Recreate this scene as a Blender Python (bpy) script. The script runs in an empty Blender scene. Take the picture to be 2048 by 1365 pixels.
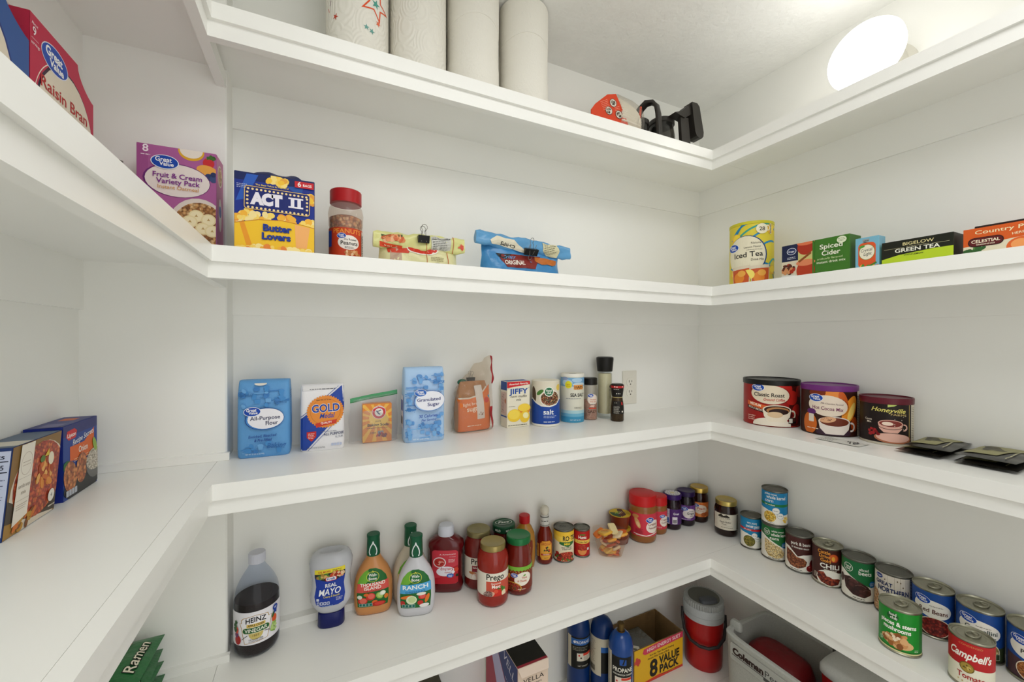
import bpy, bmesh, math, random
from mathutils import Vector, Matrix
from mathutils.geometry import tessellate_polygon

PI = math.pi
sc = bpy.context.scene
COL = sc.collection
# ------------------------------------------------------------------ camera
EYE = 1.45
YAW, PITCH, ROLL = 0.4510519892, -0.0046596811, 0.0020084441
cam_data = bpy.data.cameras.new('camera')
cam_data.sensor_width = 36.0
cam_data.lens = 812.155 / 2048 * 36.0
cam_data.clip_start = 0.02
cam = bpy.data.objects.new('camera', cam_data)
COL.objects.link(cam)
_fw = Vector((math.sin(YAW)*math.cos(PITCH), math.cos(YAW)*math.cos(PITCH), math.sin(PITCH)))
_r = Vector((math.cos(YAW), -math.sin(YAW), 0)); _u = _r.cross(_fw)
_r2 = _r*math.cos(ROLL) + _u*math.sin(ROLL); _u2 = -_r*math.sin(ROLL) + _u*math.cos(ROLL)
cam.matrix_world = Matrix(((_r2.x, _u2.x, -_fw.x, 0), (_r2.y, _u2.y, -_fw.y, 0), (_r2.z, _u2.z, -_fw.z, EYE), (0, 0, 0, 1)))
sc.camera = cam
# ------------------------------------------------------------------ world, light, exposure
wd = bpy.data.worlds.new('world'); sc.world = wd; wd.use_nodes = True
wd.node_tree.nodes['Background'].inputs[0].default_value = (1.0, 1.0, 1.0, 1)
wd.node_tree.nodes['Background'].inputs[1].default_value = 1.6
def area_light(name, loc, target, sx, sy, power, color):
    ld = bpy.data.lights.new(name, 'AREA'); ld.shape = 'RECTANGLE'; ld.size = sx; ld.size_y = sy
    ld.energy = power; ld.color = color
    o = bpy.data.objects.new(name, ld); COL.objects.link(o); o.location = loc
    o.rotation_euler = (Vector(target) - Vector(loc)).to_track_quat('-Z', 'Y').to_euler()
    return o
area_light('added_overhead_fill', (0.45, -0.02, 2.35), (0.46, 0.03, 1.0), 0.9, 0.8, 9.0, (1.0, 1.0, 1.0))  # overhead fill added to brighten the shelf tops; the pantry has no such fixture
LAMP_STRENGTH = 8.0
sc.view_settings.view_transform = 'Standard'
sc.view_settings.look = 'None'
sc.view_settings.gamma = 1.0
sc.view_settings.use_curve_mapping = False
sc.view_settings.exposure = 0.08
sc.cycles.max_bounces = 12
sc.cycles.diffuse_bounces = 11
sc.cycles.transparent_max_bounces = 16
sc.cycles.use_adaptive_sampling = True
sc.cycles.adaptive_threshold = 0.02
sc.cycles.caustics_reflective = False
sc.cycles.caustics_refractive = False
# ------------------------------------------------------------------ materials
def lin(h):
    h = h.lstrip('#'); out = []
    for i in (0, 2, 4):
        c = int(h[i:i+2], 16)/255.0
        out.append(c/12.92 if c <= 0.04045 else ((c+0.055)/1.055)**2.4)
    return tuple(out) + (1.0,)
MATS = {}
def pr(m): return m.node_tree.nodes['Principled BSDF']
def M(h, rough=0.45, metal=0.0, coat=0.0, spec=0.28, var=0.0, scale=60.0):
    """plain painted / printed / plastic material with slight procedural mottling"""
    k = (h, rough, metal, coat, spec, var, scale)
    if k in MATS: return MATS[k]
    m = bpy.data.materials.new('mat_' + h.strip('#')); m.use_nodes = True
    b = pr(m); nt = m.node_tree
    c = lin(h)
    b.inputs['Roughness'].default_value = rough; b.inputs['Metallic'].default_value = metal
    b.inputs['Coat Weight'].default_value = coat; b.inputs['Coat Roughness'].default_value = 0.08
    b.inputs['Specular IOR Level'].default_value = spec
    b.inputs['Base Color'].default_value = c
    if var > 0:
        tc = nt.nodes.new('ShaderNodeTexCoord'); nz = nt.nodes.new('ShaderNodeTexNoise')
        nz.inputs['Scale'].default_value = scale; nz.inputs['Detail'].default_value = 4
        rp = nt.nodes.new('ShaderNodeValToRGB')
        rp.color_ramp.elements[0].position = 0.3; rp.color_ramp.elements[1].position = 0.7
        rp.color_ramp.elements[0].color = tuple(max(0, x*(1-var)) for x in c[:3]) + (1,)
        rp.color_ramp.elements[1].color = tuple(min(1, x*(1+var)) for x in c[:3]) + (1,)
        nt.links.new(tc.outputs['Object'], nz.inputs['Vector']); nt.links.new(nz.outputs['Fac'], rp.inputs['Fac'])
        nt.links.new(rp.outputs['Color'], b.inputs['Base Color'])
    MATS[k] = m
    return m
def noise_bump(m, scale, strength, dist=0.002, detail=4):
    nt = m.node_tree; b = pr(m)
    tc = nt.nodes.new('ShaderNodeTexCoord'); nz = nt.nodes.new('ShaderNodeTexNoise'); bp = nt.nodes.new('ShaderNodeBump')
    nz.inputs['Scale'].default_value = scale; nz.inputs['Detail'].default_value = detail
    bp.inputs['Strength'].default_value = strength; bp.inputs['Distance'].default_value = dist
    nt.links.new(tc.outputs['Object'], nz.inputs['Vector']); nt.links.new(nz.outputs['Fac'], bp.inputs['Height'])
    nt.links.new(bp.outputs['Normal'], b.inputs['Normal'])
    return m
def food(key, cols, scale, rough=0.4, stretch=(1, 1, 1), edge=0.55):
    """printed food photograph: voronoi cells shaded towards their rims, several tones"""
    k = ('food', key)
    if k in MATS: return MATS[k]
    m = bpy.data.materials.new('food_' + key); m.use_nodes = True; nt = m.node_tree; b = pr(m)
    b.inputs['Roughness'].default_value = rough; b.inputs['Specular IOR Level'].default_value = 0.4
    tc = nt.nodes.new('ShaderNodeTexCoord'); mp = nt.nodes.new('ShaderNodeMapping')
    mp.inputs['Scale'].default_value = tuple(scale*s for s in stretch)
    v = nt.nodes.new('ShaderNodeTexVoronoi'); v.feature = 'F1'; v.inputs['Scale'].default_value = 1.6
    nt.links.new(tc.outputs['Object'], mp.inputs['Vector']); nt.links.new(mp.outputs['Vector'], v.inputs['Vector'])
    sx = nt.nodes.new('ShaderNodeSeparateColor'); nt.links.new(v.outputs['Color'], sx.inputs['Color'])
    rp = nt.nodes.new('ShaderNodeValToRGB'); el = rp.color_ramp.elements
    n = len(cols); rp.color_ramp.interpolation = 'CONSTANT'
    while len(el) < n: el.new(0.5)
    for i, c in enumerate(cols): el[i].position = i/n; el[i].color = lin(c)
    nt.links.new(sx.outputs['Red'], rp.inputs['Fac'])
    r2 = nt.nodes.new('ShaderNodeValToRGB'); e2 = r2.color_ramp.elements
    e2[0].position = 0.25; e2[0].color = (1, 1, 1, 1); e2[1].position = 0.85; e2[1].color = (edge*.5, edge*.45, edge*.4, 1)
    nt.links.new(v.outputs['Distance'], r2.inputs['Fac'])
    mx = nt.nodes.new('ShaderNodeMix'); mx.data_type = 'RGBA'; mx.blend_type = 'MULTIPLY'; mx.inputs[0].default_value = 1.6
    nt.links.new(rp.outputs['Color'], mx.inputs[6]); nt.links.new(r2.outputs['Color'], mx.inputs[7])
    nt.links.new(mx.outputs[2], b.inputs['Base Color'])
    MATS[k] = m
    return m
def film(key, tint='#ffffff', opac=0.12, gloss=0.12, rough=0.08, ior=1.35, bump=0.0):
    """thin clear plastic or glass wall: mostly see-through, with gloss growing at grazing angles"""
    k = ('film', key)
    if k in MATS: return MATS[k]
    m = bpy.data.materials.new('film_' + key); m.use_nodes = True; nt = m.node_tree
    for n in list(nt.nodes): nt.nodes.remove(n)
    out = nt.nodes.new('ShaderNodeOutputMaterial')
    tr = nt.nodes.new('ShaderNodeBsdfTransparent'); tr.inputs[0].default_value = lin(tint)
    df = nt.nodes.new('ShaderNodeBsdfDiffuse'); df.inputs[0].default_value = lin(tint)
    gl = nt.nodes.new('ShaderNodeBsdfGlossy'); gl.inputs['Roughness'].default_value = rough
    m1 = nt.nodes.new('ShaderNodeMixShader'); m1.inputs[0].default_value = opac
    nt.links.new(tr.outputs[0], m1.inputs[1]); nt.links.new(df.outputs[0], m1.inputs[2])
    fr = nt.nodes.new('ShaderNodeLayerWeight'); fr.inputs['Blend'].default_value = 0.5
    pw = nt.nodes.new('ShaderNodeMath'); pw.operation = 'POWER'; pw.inputs[1].default_value = 3.5
    ml = nt.nodes.new('ShaderNodeMath'); ml.operation = 'MULTIPLY'; ml.inputs[1].default_value = (ior-1.0)*1.2
    ma = nt.nodes.new('ShaderNodeMath'); ma.operation = 'ADD'; ma.inputs[1].default_value = gloss*.3; ma.use_clamp = True
    nt.links.new(fr.outputs['Facing'], pw.inputs[0]); nt.links.new(pw.outputs[0], ml.inputs[0]); nt.links.new(ml.outputs[0], ma.inputs[0])
    m2 = nt.nodes.new('ShaderNodeMixShader')
    nt.links.new(ma.outputs[0], m2.inputs[0]); nt.links.new(m1.outputs[0], m2.inputs[1]); nt.links.new(gl.outputs[0], m2.inputs[2])
    nt.links.new(m2.outputs[0], out.inputs[0])
    if bump > 0:
        tc = nt.nodes.new('ShaderNodeTexCoord'); nz = nt.nodes.new('ShaderNodeTexNoise'); bp = nt.nodes.new('ShaderNodeBump')
        nz.inputs['Scale'].default_value = 28; nz.inputs['Detail'].default_value = 3; nz.inputs['Distortion'].default_value = 1.2
        bp.inputs['Strength'].default_value = bump; bp.inputs['Distance'].default_value = 0.01
        nt.links.new(tc.outputs['Object'], nz.inputs['Vector']); nt.links.new(nz.outputs['Fac'], bp.inputs['Height'])
        nt.links.new(bp.outputs['Normal'], gl.inputs['Normal']); nt.links.new(bp.outputs['Normal'], fr.inputs['Normal'])
    MATS[k] = m
    return m
def as_mat(c): return M(c) if isinstance(c, str) else c

# ------------------------------------------------------------------ objects
def mesh_obj(name, verts, faces, mats, idx=None, parent=None, smooth=None):
    me = bpy.data.meshes.new(name); me.from_pydata([tuple(v) for v in verts], [], faces)
    if not isinstance(mats, (list, tuple)): mats = [mats]
    for m in mats: me.materials.append(as_mat(m))
    if idx: me.polygons.foreach_set('material_index', idx)
    me.update()
    if smooth:
        me.polygons.foreach_set('use_smooth', [True]*len(me.polygons))
        me.set_sharp_from_angle(angle=math.radians(smooth))
    o = bpy.data.objects.new(name, me); COL.objects.link(o)
    if parent is not None: o.parent = parent
    return o
def thing(name, label, cat, loc, rz=0.0, group=None):
    o = bpy.data.objects.new(name, None); o.empty_display_size = 0.02; COL.objects.link(o)
    o.location = loc; o.rotation_euler = (0, 0, rz); o['label'] = label; o['category'] = cat
    if group: o['group'] = group
    return o
def face_cam(x, y, off=0.0): return math.atan2(-x, y) + off
class G:
    """small mesh collector"""
    def __init__(s): s.v = []; s.f = []; s.i = []
    def add(s, v, f, k=0):
        n = len(s.v); s.v += [Vector(p) for p in v]; s.f += [tuple(n+a for a in q) for q in f]; s.i += [k]*len(f); return s
    def box(s, x0, y0, z0, x1, y1, z1, k=0):
        return s.add([(x0,y0,z0),(x1,y0,z0),(x1,y1,z0),(x0,y1,z0),(x0,y0,z1),(x1,y0,z1),(x1,y1,z1),(x0,y1,z1)],
                     [(0,3,2,1),(4,5,6,7),(0,1,5,4),(1,2,6,5),(2,3,7,6),(3,0,4,7)], k)
    def prism(s, poly, z0, z1, k=0):
        n = len(poly); tr = tessellate_polygon([[Vector((a, b, 0)) for a, b in poly]])
        ar = sum(poly[i][0]*poly[(i+1) % n][1] - poly[(i+1) % n][0]*poly[i][1] for i in range(n))
        v = [(a, b, z0) for a, b in poly] + [(a, b, z1) for a, b in poly]; f = []
        for t in tr:
            p = [poly[i] for i in t]
            c = (p[1][0]-p[0][0])*(p[2][1]-p[0][1]) - (p[2][0]-p[0][0])*(p[1][1]-p[0][1])
            t = tuple(t) if c > 0 else (t[0], t[2], t[1])
            f.append(tuple(reversed(t))); f.append(tuple(i+n for i in t))
        for i in range(n):
            j = (i+1) % n
            f.append((i, j, j+n, i+n) if ar > 0 else (j, i, i+n, j+n))
        return s.add(v, f, k)
    def loft(s, secs, n=32, k=0, cap0=True, cap1=True, idx=None):
        """secs: (z, rx, ry[, power[, cx, cy]]); rings of a superellipse joined upward"""
        b = len(s.v); v = []; f = []; ki = []
        for q in secs:
            for a in range(n):
                p = ring_pt(q, 2*PI*a/n); v.append(p)
        for r in range(len(secs)-1):
            for a in range(n):
                c = (a+1) % n
                f.append((r*n+a, r*n+c, (r+1)*n+c, (r+1)*n+a)); ki.append(idx[r] if idx else k)
        if cap0: f.append(tuple(reversed(range(n)))); ki.append(idx[0] if idx else k)
        if cap1: f.append(tuple((len(secs)-1)*n+a for a in range(n))); ki.append(idx[-1] if idx else k)
        s.v += [Vector(p) for p in v]; s.f += [tuple(b+i for i in q) for q in f]; s.i += ki
        return s
    def tube(s, pts, r, n=8, k=0, closed=False):
        pts = [Vector(p) for p in pts]; m = len(pts); b = len(s.v); up = None
        for i, p in enumerate(pts):
            if closed: t = pts[(i+1) % m] - pts[i-1]
            else: t = pts[min(i+1, m-1)] - pts[max(i-1, 0)]
            t.normalize()
            if up is None: up = Vector((0, 0, 1)) if abs(t.z) < 0.9 else Vector((1, 0, 0))
            a = t.cross(up).normalized(); up = a.cross(t).normalized()
            rr = r[i] if isinstance(r, (list, tuple)) else r
            for j in range(n):
                w = 2*PI*j/n; s.v.append(p + a*math.cos(w)*rr + up*math.sin(w)*rr)
        for i in range(m if closed else m-1):
            for j in range(n):
                c = (j+1) % n; i2 = (i+1) % m
                s.f.append((b+i*n+j, b+i*n+c, b+i2*n+c, b+i2*n+j)); s.i.append(k)
        if not closed:
            s.f.append(tuple(b+j for j in reversed(range(n)))); s.i.append(k)
            s.f.append(tuple(b+(m-1)*n+j for j in range(n))); s.i.append(k)
        return s
    def grid(s, fn, nu, nv, k=0, flip=False):
        b = len(s.v)
        for j in range(nv+1):
            for i in range(nu+1): s.v.append(Vector(fn(i/nu, j/nv)))
        for j in range(nv):
            for i in range(nu):
                q = (b+j*(nu+1)+i, b+j*(nu+1)+i+1, b+(j+1)*(nu+1)+i+1, b+(j+1)*(nu+1)+i)
                s.f.append(q[::-1] if flip else q); s.i.append(k)
        return s
    def xf(s, mat, start=0):
        for i in range(start, len(s.v)): s.v[i] = mat @ s.v[i]
        return s
    def obj(s, name, mats, parent=None, smooth=None):
        return mesh_obj(name, s.v, s.f, mats, s.i, parent, smooth)
def ring_pt(q, th):
    """th measured from the front (-Y), counter-clockwise seen from above"""
    z, rx, ry = q[:3]; n = q[3] if len(q) > 3 else 2.0
    cx, cy = (q[4], q[5]) if len(q) > 5 else (0, 0)
    s, c = math.sin(th), -math.cos(th); e = 2.0/n
    return (cx + rx*math.copysign(abs(s)**e, s), cy + ry*math.copysign(abs(c)**e, c), z)
def bev_box(name, w, d, h, mats, parent=None, bev=0.0015, z0=0.0, cy=0.0, seg=1):
    bm = bmesh.new(); bmesh.ops.create_cube(bm, size=1.0)
    for v in bm.verts: v.co = Vector((v.co.x*w, v.co.y*d + cy, (v.co.z+0.5)*h + z0))
    if bev: bmesh.ops.bevel(bm, geom=list(bm.edges), offset=bev, segments=seg, affect='EDGES', profile=0.5)
    me = bpy.data.meshes.new(name); bm.to_mesh(me); bm.free()
    me.materials.append(as_mat(mats)); o = bpy.data.objects.new(name, me); COL.objects.link(o)
    if parent is not None: o.parent = parent
    return o
def arcpts(cx, cy, r, a0, a1, n=8):
    return [(cx + r*math.cos(a0+(a1-a0)*i/n), cy + r*math.sin(a0+(a1-a0)*i/n)) for i in range(n+1)]

# ------------------------------------------------------------------ surfaces a print can lie on: f(u, v, off) -> point
class Flat:
    wu = wv = None
    def __init__(s, o, du, dv): s.o = Vector(o); s.du = Vector(du); s.dv = Vector(dv); s.n = s.du.cross(s.dv).normalized()
    def __call__(s, u, v, off): return s.o + s.du*u + s.dv*v + s.n*off
class Cyl:
    wv = None
    def __init__(s, r): s.r = r; s.wu = math.sqrt(8*r*0.00003)
    def __call__(s, u, v, off):
        a = u/s.r; return Vector(((s.r+off)*math.sin(a), -(s.r+off)*math.cos(a), v))
class Loft:
    """u is arc length at reference radius, v is height on a lofted body"""
    def __init__(s, secs, ref, wu=0.004, wv=0.006): s.q = secs; s.ref = ref; s.wu = wu; s.wv = wv
    def sec(s, z):
        q = s.q
        for a, b in zip(q, q[1:]):
            if a[0] <= z <= b[0] and b[0] > a[0]:
                t = (z-a[0])/(b[0]-a[0])
                pa = list(a[1:3]) + [a[3] if len(a) > 3 else 2.0] + (list(a[4:6]) if len(a) > 5 else [0, 0])
                pb = list(b[1:3]) + [b[3] if len(b) > 3 else 2.0] + (list(b[4:6]) if len(b) > 5 else [0, 0])
                return (z,) + tuple(x+(y-x)*t for x, y in zip(pa, pb))
        return q[0] if z < q[0][0] else q[-1]
    def __call__(s, u, v, off):
        q = list(s.sec(v)); a = u/s.ref
        q[0] = v; q[1] += off; q[2] += off
        return Vector(ring_pt(q, a))
class LoftX:
    """front of a flattened body: u is plain x on the front, v is height"""
    def __init__(s, secs, wu=0.004, wv=0.006): s.l = Loft(secs, 1.0); s.wu = wu; s.wv = wv
    def __call__(s, u, v, off):
        q = s.l.sec(v); n = q[3]; rx, ry = q[1], q[2]
        t = min(0.999, abs(u-q[4])/rx)
        return Vector((u, q[5] - ry*(1-t**n)**(1/n) - off, v))
class Fn:
    def __init__(s, f, wu=0.006, wv=0.006): s.f = f; s.wu = wu; s.wv = wv
    def __call__(s, u, v, off):
        e = 0.001; p = Vector(s.f(u, v)); a = Vector(s.f(u+e, v)) - p; b = Vector(s.f(u, v+e)) - p
        return p + a.cross(b).normalized()*off
def front(d): return Flat((0, -d/2, 0), (1, 0, 0), (0, 0, 1))
def back_(d): return Flat((0, d/2, 0), (-1, 0, 0), (0, 0, 1))
def right_(w): return Flat((w/2, 0, 0), (0, 1, 0), (0, 0, 1))
def left_(w): return Flat((-w/2, 0, 0), (0, -1, 0), (0, 0, 1))
def top_(h): return Flat((0, 0, h), (1, 0, 0), (0, 1, 0))

def _clip(poly, ax, val, keep_less):
    out = []; n = len(poly)
    for i in range(n):
        a, b = poly[i], poly[(i+1) % n]
        ia = (a[ax] <= val) if keep_less else (a[ax] >= val); ib = (b[ax] <= val) if keep_less else (b[ax] >= val)
        if ia: out.append(a)
        if ia != ib:
            t = (val-a[ax])/(b[ax]-a[ax]); out.append((a[0]+(b[0]-a[0])*t, a[1]+(b[1]-a[1])*t))
    return out
TXT = {}
def text_tris(txt, bold, shear, res):
    k = (txt, bold, shear, res)
    if k in TXT: return TXT[k]
    cu = bpy.data.curves.new('t', 'FONT'); cu.body = txt; cu.size = 1.0; cu.offset = bold*0.55; cu.shear = shear
    cu.resolution_u = res; cu.fill_mode = 'FRONT'; cu.align_x = 'CENTER'
    ob = bpy.data.objects.new('t', cu); COL.objects.link(ob)
    me = bpy.data.meshes.new_from_object(ob); me.calc_loop_triangles()
    vs = [(v.co.x, v.co.y) for v in me.vertices]
    tr = [[vs[i] for i in t.vertices] for t in me.loop_triangles]
    xs = [v[0] for v in vs] or [0, 0]; ys = [v[1] for v in vs] or [0, 0]
    bpy.data.objects.remove(ob); bpy.data.curves.remove(cu); bpy.data.meshes.remove(me)
    TXT[k] = (tr, min(xs), max(xs), min(ys), max(ys))
    return TXT[k]
class Lab:
    """flat print collected as coloured shapes in label space, laid on a surface"""
    def __init__(s, surf, clip=None, step=0.00007, base=0.00025):
        s.surf = surf; s.clip = clip; s.step = step; s.off = base; s.v = []; s.f = []; s.i = []; s.m = []; s.rng = random.Random(7); s.base = base
    def on(s, surf, clip=None): s.surf = surf; s.clip = clip; s.off = s.base; return s
    def mi(s, col):
        m = as_mat(col)
        if m not in s.m: s.m.append(m)
        return s.m.index(m)
    def tris(s, tr, col, lift=True):
        if lift: s.off += s.step
        k = s.mi(col); sf = s.surf; c = s.clip
        for t in tr:
            ps = [list(t)]
            if c:
                p = ps[0]
                for ax, val, kl in ((0, c[0], False), (0, c[1], True), (1, c[2], False), (1, c[3], True)):
                    if len(p) < 3: break
                    if any((q[ax] > val) if kl else (q[ax] < val) for q in p): p = _clip(p, ax, val, kl)
                if len(p) < 3: continue
                ps = [p]
            for ax, w in ((0, sf.wu), (1, sf.wv)):
                if not w: continue
                nx = []
                for p in ps:
                    lo = min(q[ax] for q in p); hi = max(q[ax] for q in p)
                    if hi-lo <= w: nx.append(p); continue
                    a = math.floor(lo/w); b = math.ceil(hi/w)
                    for g in range(a, b):
                        q = p
                        if g*w > lo: q = _clip(q, ax, g*w, False)
                        if len(q) >= 3 and (g+1)*w < hi: q = _clip(q, ax, (g+1)*w, True)
                        if len(q) >= 3: nx.append(q)
                ps = nx
            for p in ps:
                ar = sum(p[i][0]*p[(i+1) % len(p)][1] - p[(i+1) % len(p)][0]*p[i][1] for i in range(len(p)))
                if abs(ar) < 1e-11: continue
                if ar < 0: p = p[::-1]
                n = len(s.v); s.v += [sf(q[0], q[1], s.off) for q in p]
                s.f.append(tuple(range(n, n+len(p)))); s.i.append(k)
        return s
    def P(s, pts, col, holes=(), lift=True):
        loops = [[Vector((a, b, 0)) for a, b in pts]] + [[Vector((a, b, 0)) for a, b in h] for h in holes]
        flat = [q for l in loops for q in l]
        return s.tris([[(flat[i].x, flat[i].y) for i in t] for t in tessellate_polygon(loops)], col, lift)
    def R(s, x0, y0, x1, y1, col, lift=True):
        return s.tris([[(x0, y0), (x1, y0), (x1, y1)], [(x0, y0), (x1, y1), (x0, y1)]], col, lift)
    def RR(s, cx, cy, w, h, r, col, rot=0.0, lift=True):
        p = arcpts(w/2-r, h/2-r, r, 0, PI/2, 5) + arcpts(-w/2+r, h/2-r, r, PI/2, PI, 5) + arcpts(-w/2+r, -h/2+r, r, PI, 1.5*PI, 5) + arcpts(w/2-r, -h/2+r, r, 1.5*PI, 2*PI, 5)
        c, d = math.cos(rot), math.sin(rot)
        return s.P([(cx+a*c-b*d, cy+a*d+b*c) for a, b in p], col, (), lift)
    def E(s, cx, cy, a, b, col, rot=0.0, n=28, lift=True):
        c, d = math.cos(rot), math.sin(rot); p = []
        for i in range(n):
            w = 2*PI*i/n; x, y = a*math.cos(w), b*math.sin(w); p.append((cx+x*c-y*d, cy+x*d+y*c))
        return s.tris([[(cx, cy), p[i], p[(i+1) % n]] for i in range(n)], col, lift)
    def O(s, cx, cy, a, b, t, col, a0=0.0, a1=2*PI, n=32, rot=0.0):
        tr = []; c, d = math.cos(rot), math.sin(rot)
        def q(w, e): x, y = (a-e)*math.cos(w), (b-e)*math.sin(w); return (cx+x*c-y*d, cy+x*d+y*c)
        for i in range(n):
            w0 = a0+(a1-a0)*i/n; w1 = a0+(a1-a0)*(i+1)/n
            tr += [[q(w0, 0), q(w1, 0), q(w1, t)], [q(w0, 0), q(w1, t), q(w0, t)]]
        return s.tris(tr, col)
    def line(s, pts, t, col):
        tr = []
        for (x0, y0), (x1, y1) in zip(pts, pts[1:]):
            l = math.hypot(x1-x0, y1-y0) or 1; nx, ny = -(y1-y0)/l*t/2, (x1-x0)/l*t/2
            tr += [[(x0+nx, y0+ny), (x0-nx, y0-ny), (x1-nx, y1-ny)], [(x0+nx, y0+ny), (x1-nx, y1-ny), (x1+nx, y1+ny)]]
        return s.tris(tr, col)
    def T(s, x, y, txt, size, col, b=0.0, sh=0.0, al='C', rot=0.0, w=None, sx=1.0, res=3, curve=0.0):
        """size = cap height in metres, y = baseline"""
        tr, x0, x1, y0, y1 = text_tris(txt, b, sh, res)
        k = size/0.7; kx = k*sx
        if w: kx = w/(x1-x0)
        ox = -(x0+x1)/2 if al == 'C' else (-x0 if al == 'L' else -x1)
        c, d = math.cos(rot), math.sin(rot); W2 = (x1-x0)*kx/2 or 1
        def f(p):
            a, e = (p[0]+ox)*kx, p[1]*k
            if curve: e += curve*(1-(a/W2)**2)
            return (x+a*c-e*d, y+a*d+e*c)
        return s.tris([[f(p) for p in t] for t in tr], col)
    def dash(s, x0, y0, x1, h, col, rows=1, gap=2.0, frac=0.8, seed=1, rag=0.25, rot=0.0):
        """rows of unreadably small print as broken strokes"""
        g = random.Random(seed); s.off += s.step; c, d = math.cos(rot), math.sin(rot)
        for r in range(rows):
            y = y0 - r*h*gap; x = x0; e = x1 - (x1-x0)*rag*g.random()
            while x < e:
                l = h*(1.2+2.6*g.random()); b = min(e, x+l)
                q = [(x, y), (b, y), (b, y+h*frac), (x, y+h*frac)]
                q = [(x0+(a-x0)*c-(k-y0)*d, y0+(a-x0)*d+(k-y0)*c) for a, k in q]
                s.tris([[q[0], q[1], q[2]], [q[0], q[2], q[3]]], col, False)
                x = b + h*0.6
        return s
    def bars(s, x0, y0, x1, y1, col='#1a1a1a', n=22, seed=3, vert=True):
        g = random.Random(seed); s.off += s.step; t = 0.0; cuts = []
        while t < 1: w = (0.3+1.2*g.random())/n; cuts.append((t, min(1, t+w*.6))); t += w
        for a, b in cuts:
            if vert: s.R(x0+(x1-x0)*a, y0, x0+(x1-x0)*b, y1, col, False)
            else: s.R(x0, y0+(y1-y0)*a, x1, y0+(y1-y0)*b, col, False)
        return s
    def blobs(s, cx, cy, a, b, n, size, cols, seed=1, asp=1.5, lift=True):
        g = random.Random(seed)
        for i in range(n):
            w = 2*PI*g.random(); r = math.sqrt(g.random()); x = cx+a*r*math.cos(w); y = cy+b*r*math.sin(w)
            s.off += s.step*.22
            s.E(x, y, size*asp*(.7+.5*g.random()), size*(.7+.5*g.random()), cols[g.randrange(len(cols))], g.random()*PI, 9, False)
        return s
    def star(s, cx, cy, r, col, ri=0.4, n=5, rot=0.0, hole=0.0):
        p = [(cx+(r if i % 2 == 0 else r*ri)*math.sin(rot+PI*i/n), cy+(r if i % 2 == 0 else r*ri)*math.cos(rot+PI*i/n)) for i in range(2*n)]
        h = [[(cx+(a-cx)*hole, cy+(b-cy)*hole) for a, b in p]] if hole else ()
        return s.P(p, col, h)
    def oval_logo(s, cx, cy, a, rot=0.0, blue='#1445a8'):
        b = a*0.6
        s.E(cx, cy, a*1.07, b*1.1, '#e8ecf4', rot, 28); s.E(cx, cy, a, b, blue, rot, 28)
        s.T(cx-a*.1, cy+b*.04, 'Great', a*.42, '#f6f6f6', .035, 0, 'C', rot, a*1.25)
        s.T(cx+a*.12, cy-b*.58, 'Value', a*.36, '#f6f6f6', .035, 0, 'C', rot, a*1.1)
        return s
    def done(s, name, parent):
        if name in ('lid_print', 'rim_print', 'cap_print', 'roll_print', 'nutrition_print', 'card_print'):
            want = {'lid_print': ('lid', 'foil_lid'), 'rim_print': ('lid',), 'cap_print': ('cap',), 'roll_print': ('rolled_top',), 'nutrition_print': ('rolled_top',), 'card_print': ('card',)}[name]
            for ch in parent.children:
                if ch.name.split('.')[0] in want: parent = ch; break
        return mesh_obj(name, s.v, s.f, s.m, s.i, parent)
# ================================================================== room
XL, XR, YF = -0.1688, 1.153, 0.9           # front edges of the left, right and back shelves
WXL, WXR, WYB, JY, JX = -0.415, 1.402, 1.156, 1.08, -0.1755
ZS = {'A': 2.061, 'B': 1.621, 'C': 1.184, 'D': 0.7403, 'E': 0.298}
ZCEIL = 2.362; YN = -0.45; YROOM = -1.6
wall_m = noise_bump(M('#eeeeea', 0.62, var=0.012, scale=3.0, spec=0.25), 140, 0.10, 0.001)
shelf_m = noise_bump(M('#eeeeea', 0.33, var=0.012, scale=5.0, spec=0.5), 90, 0.05, 0.001)
ceil_m = noise_bump(M('#ebebe8', 0.75, var=0.02, scale=20.0, spec=0.2), 75, 0.55, 0.004, 6)
floor_m = M('#dedad2', 0.5, var=0.05, scale=14.0)
def struct(name, g, m):
    o = g.obj(name, m); o['kind'] = 'structure'; return o
struct('floor', G().box(-1.2, YROOM, -0.05, 2.2, 1.3, 0.0), floor_m)
struct('ceiling', G().box(-1.2, YROOM, ZCEIL, 2.2, 1.3, ZCEIL+0.05), ceil_m)
struct('wall_back', G().box(JX, WYB, 0, WXR+0.1, WYB+0.1, ZCEIL), wall_m)
struct('wall_right', G().box(WXR, -0.75, 0, WXR+0.1, WYB, ZCEIL), wall_m)
struct('wall_left', G().box(WXL-0.1, -0.75, 0, WXL, JY, ZCEIL), wall_m)
struct('wall_return', G().prism([(WXL-0.1, JY), (JX-0.003, JY), (JX, JY+0.003), (JX, WYB+0.1), (WXL-0.1, WYB+0.1)], 0, ZCEIL), wall_m)
g = G(); g.box(WXL-0.1, -0.85, 0, -0.15, -0.75, ZCEIL); g.box(0.80, -0.85, 0, WXR+0.1, -0.75, ZCEIL); g.box(-0.15, -0.85, 2.05, 0.80, -0.75, ZCEIL)
struct('wall_front', g, wall_m)
NT, NH, AH, AR, AT = 0.022, 0.030, 0.0297, 0.0075, 0.018   # nosing thickness/height, apron height/recess/thickness
names = {'A': 'top', 'B': 'second', 'C': 'third', 'D': 'fourth', 'E': 'lowest'}
CL = 0.115
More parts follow.
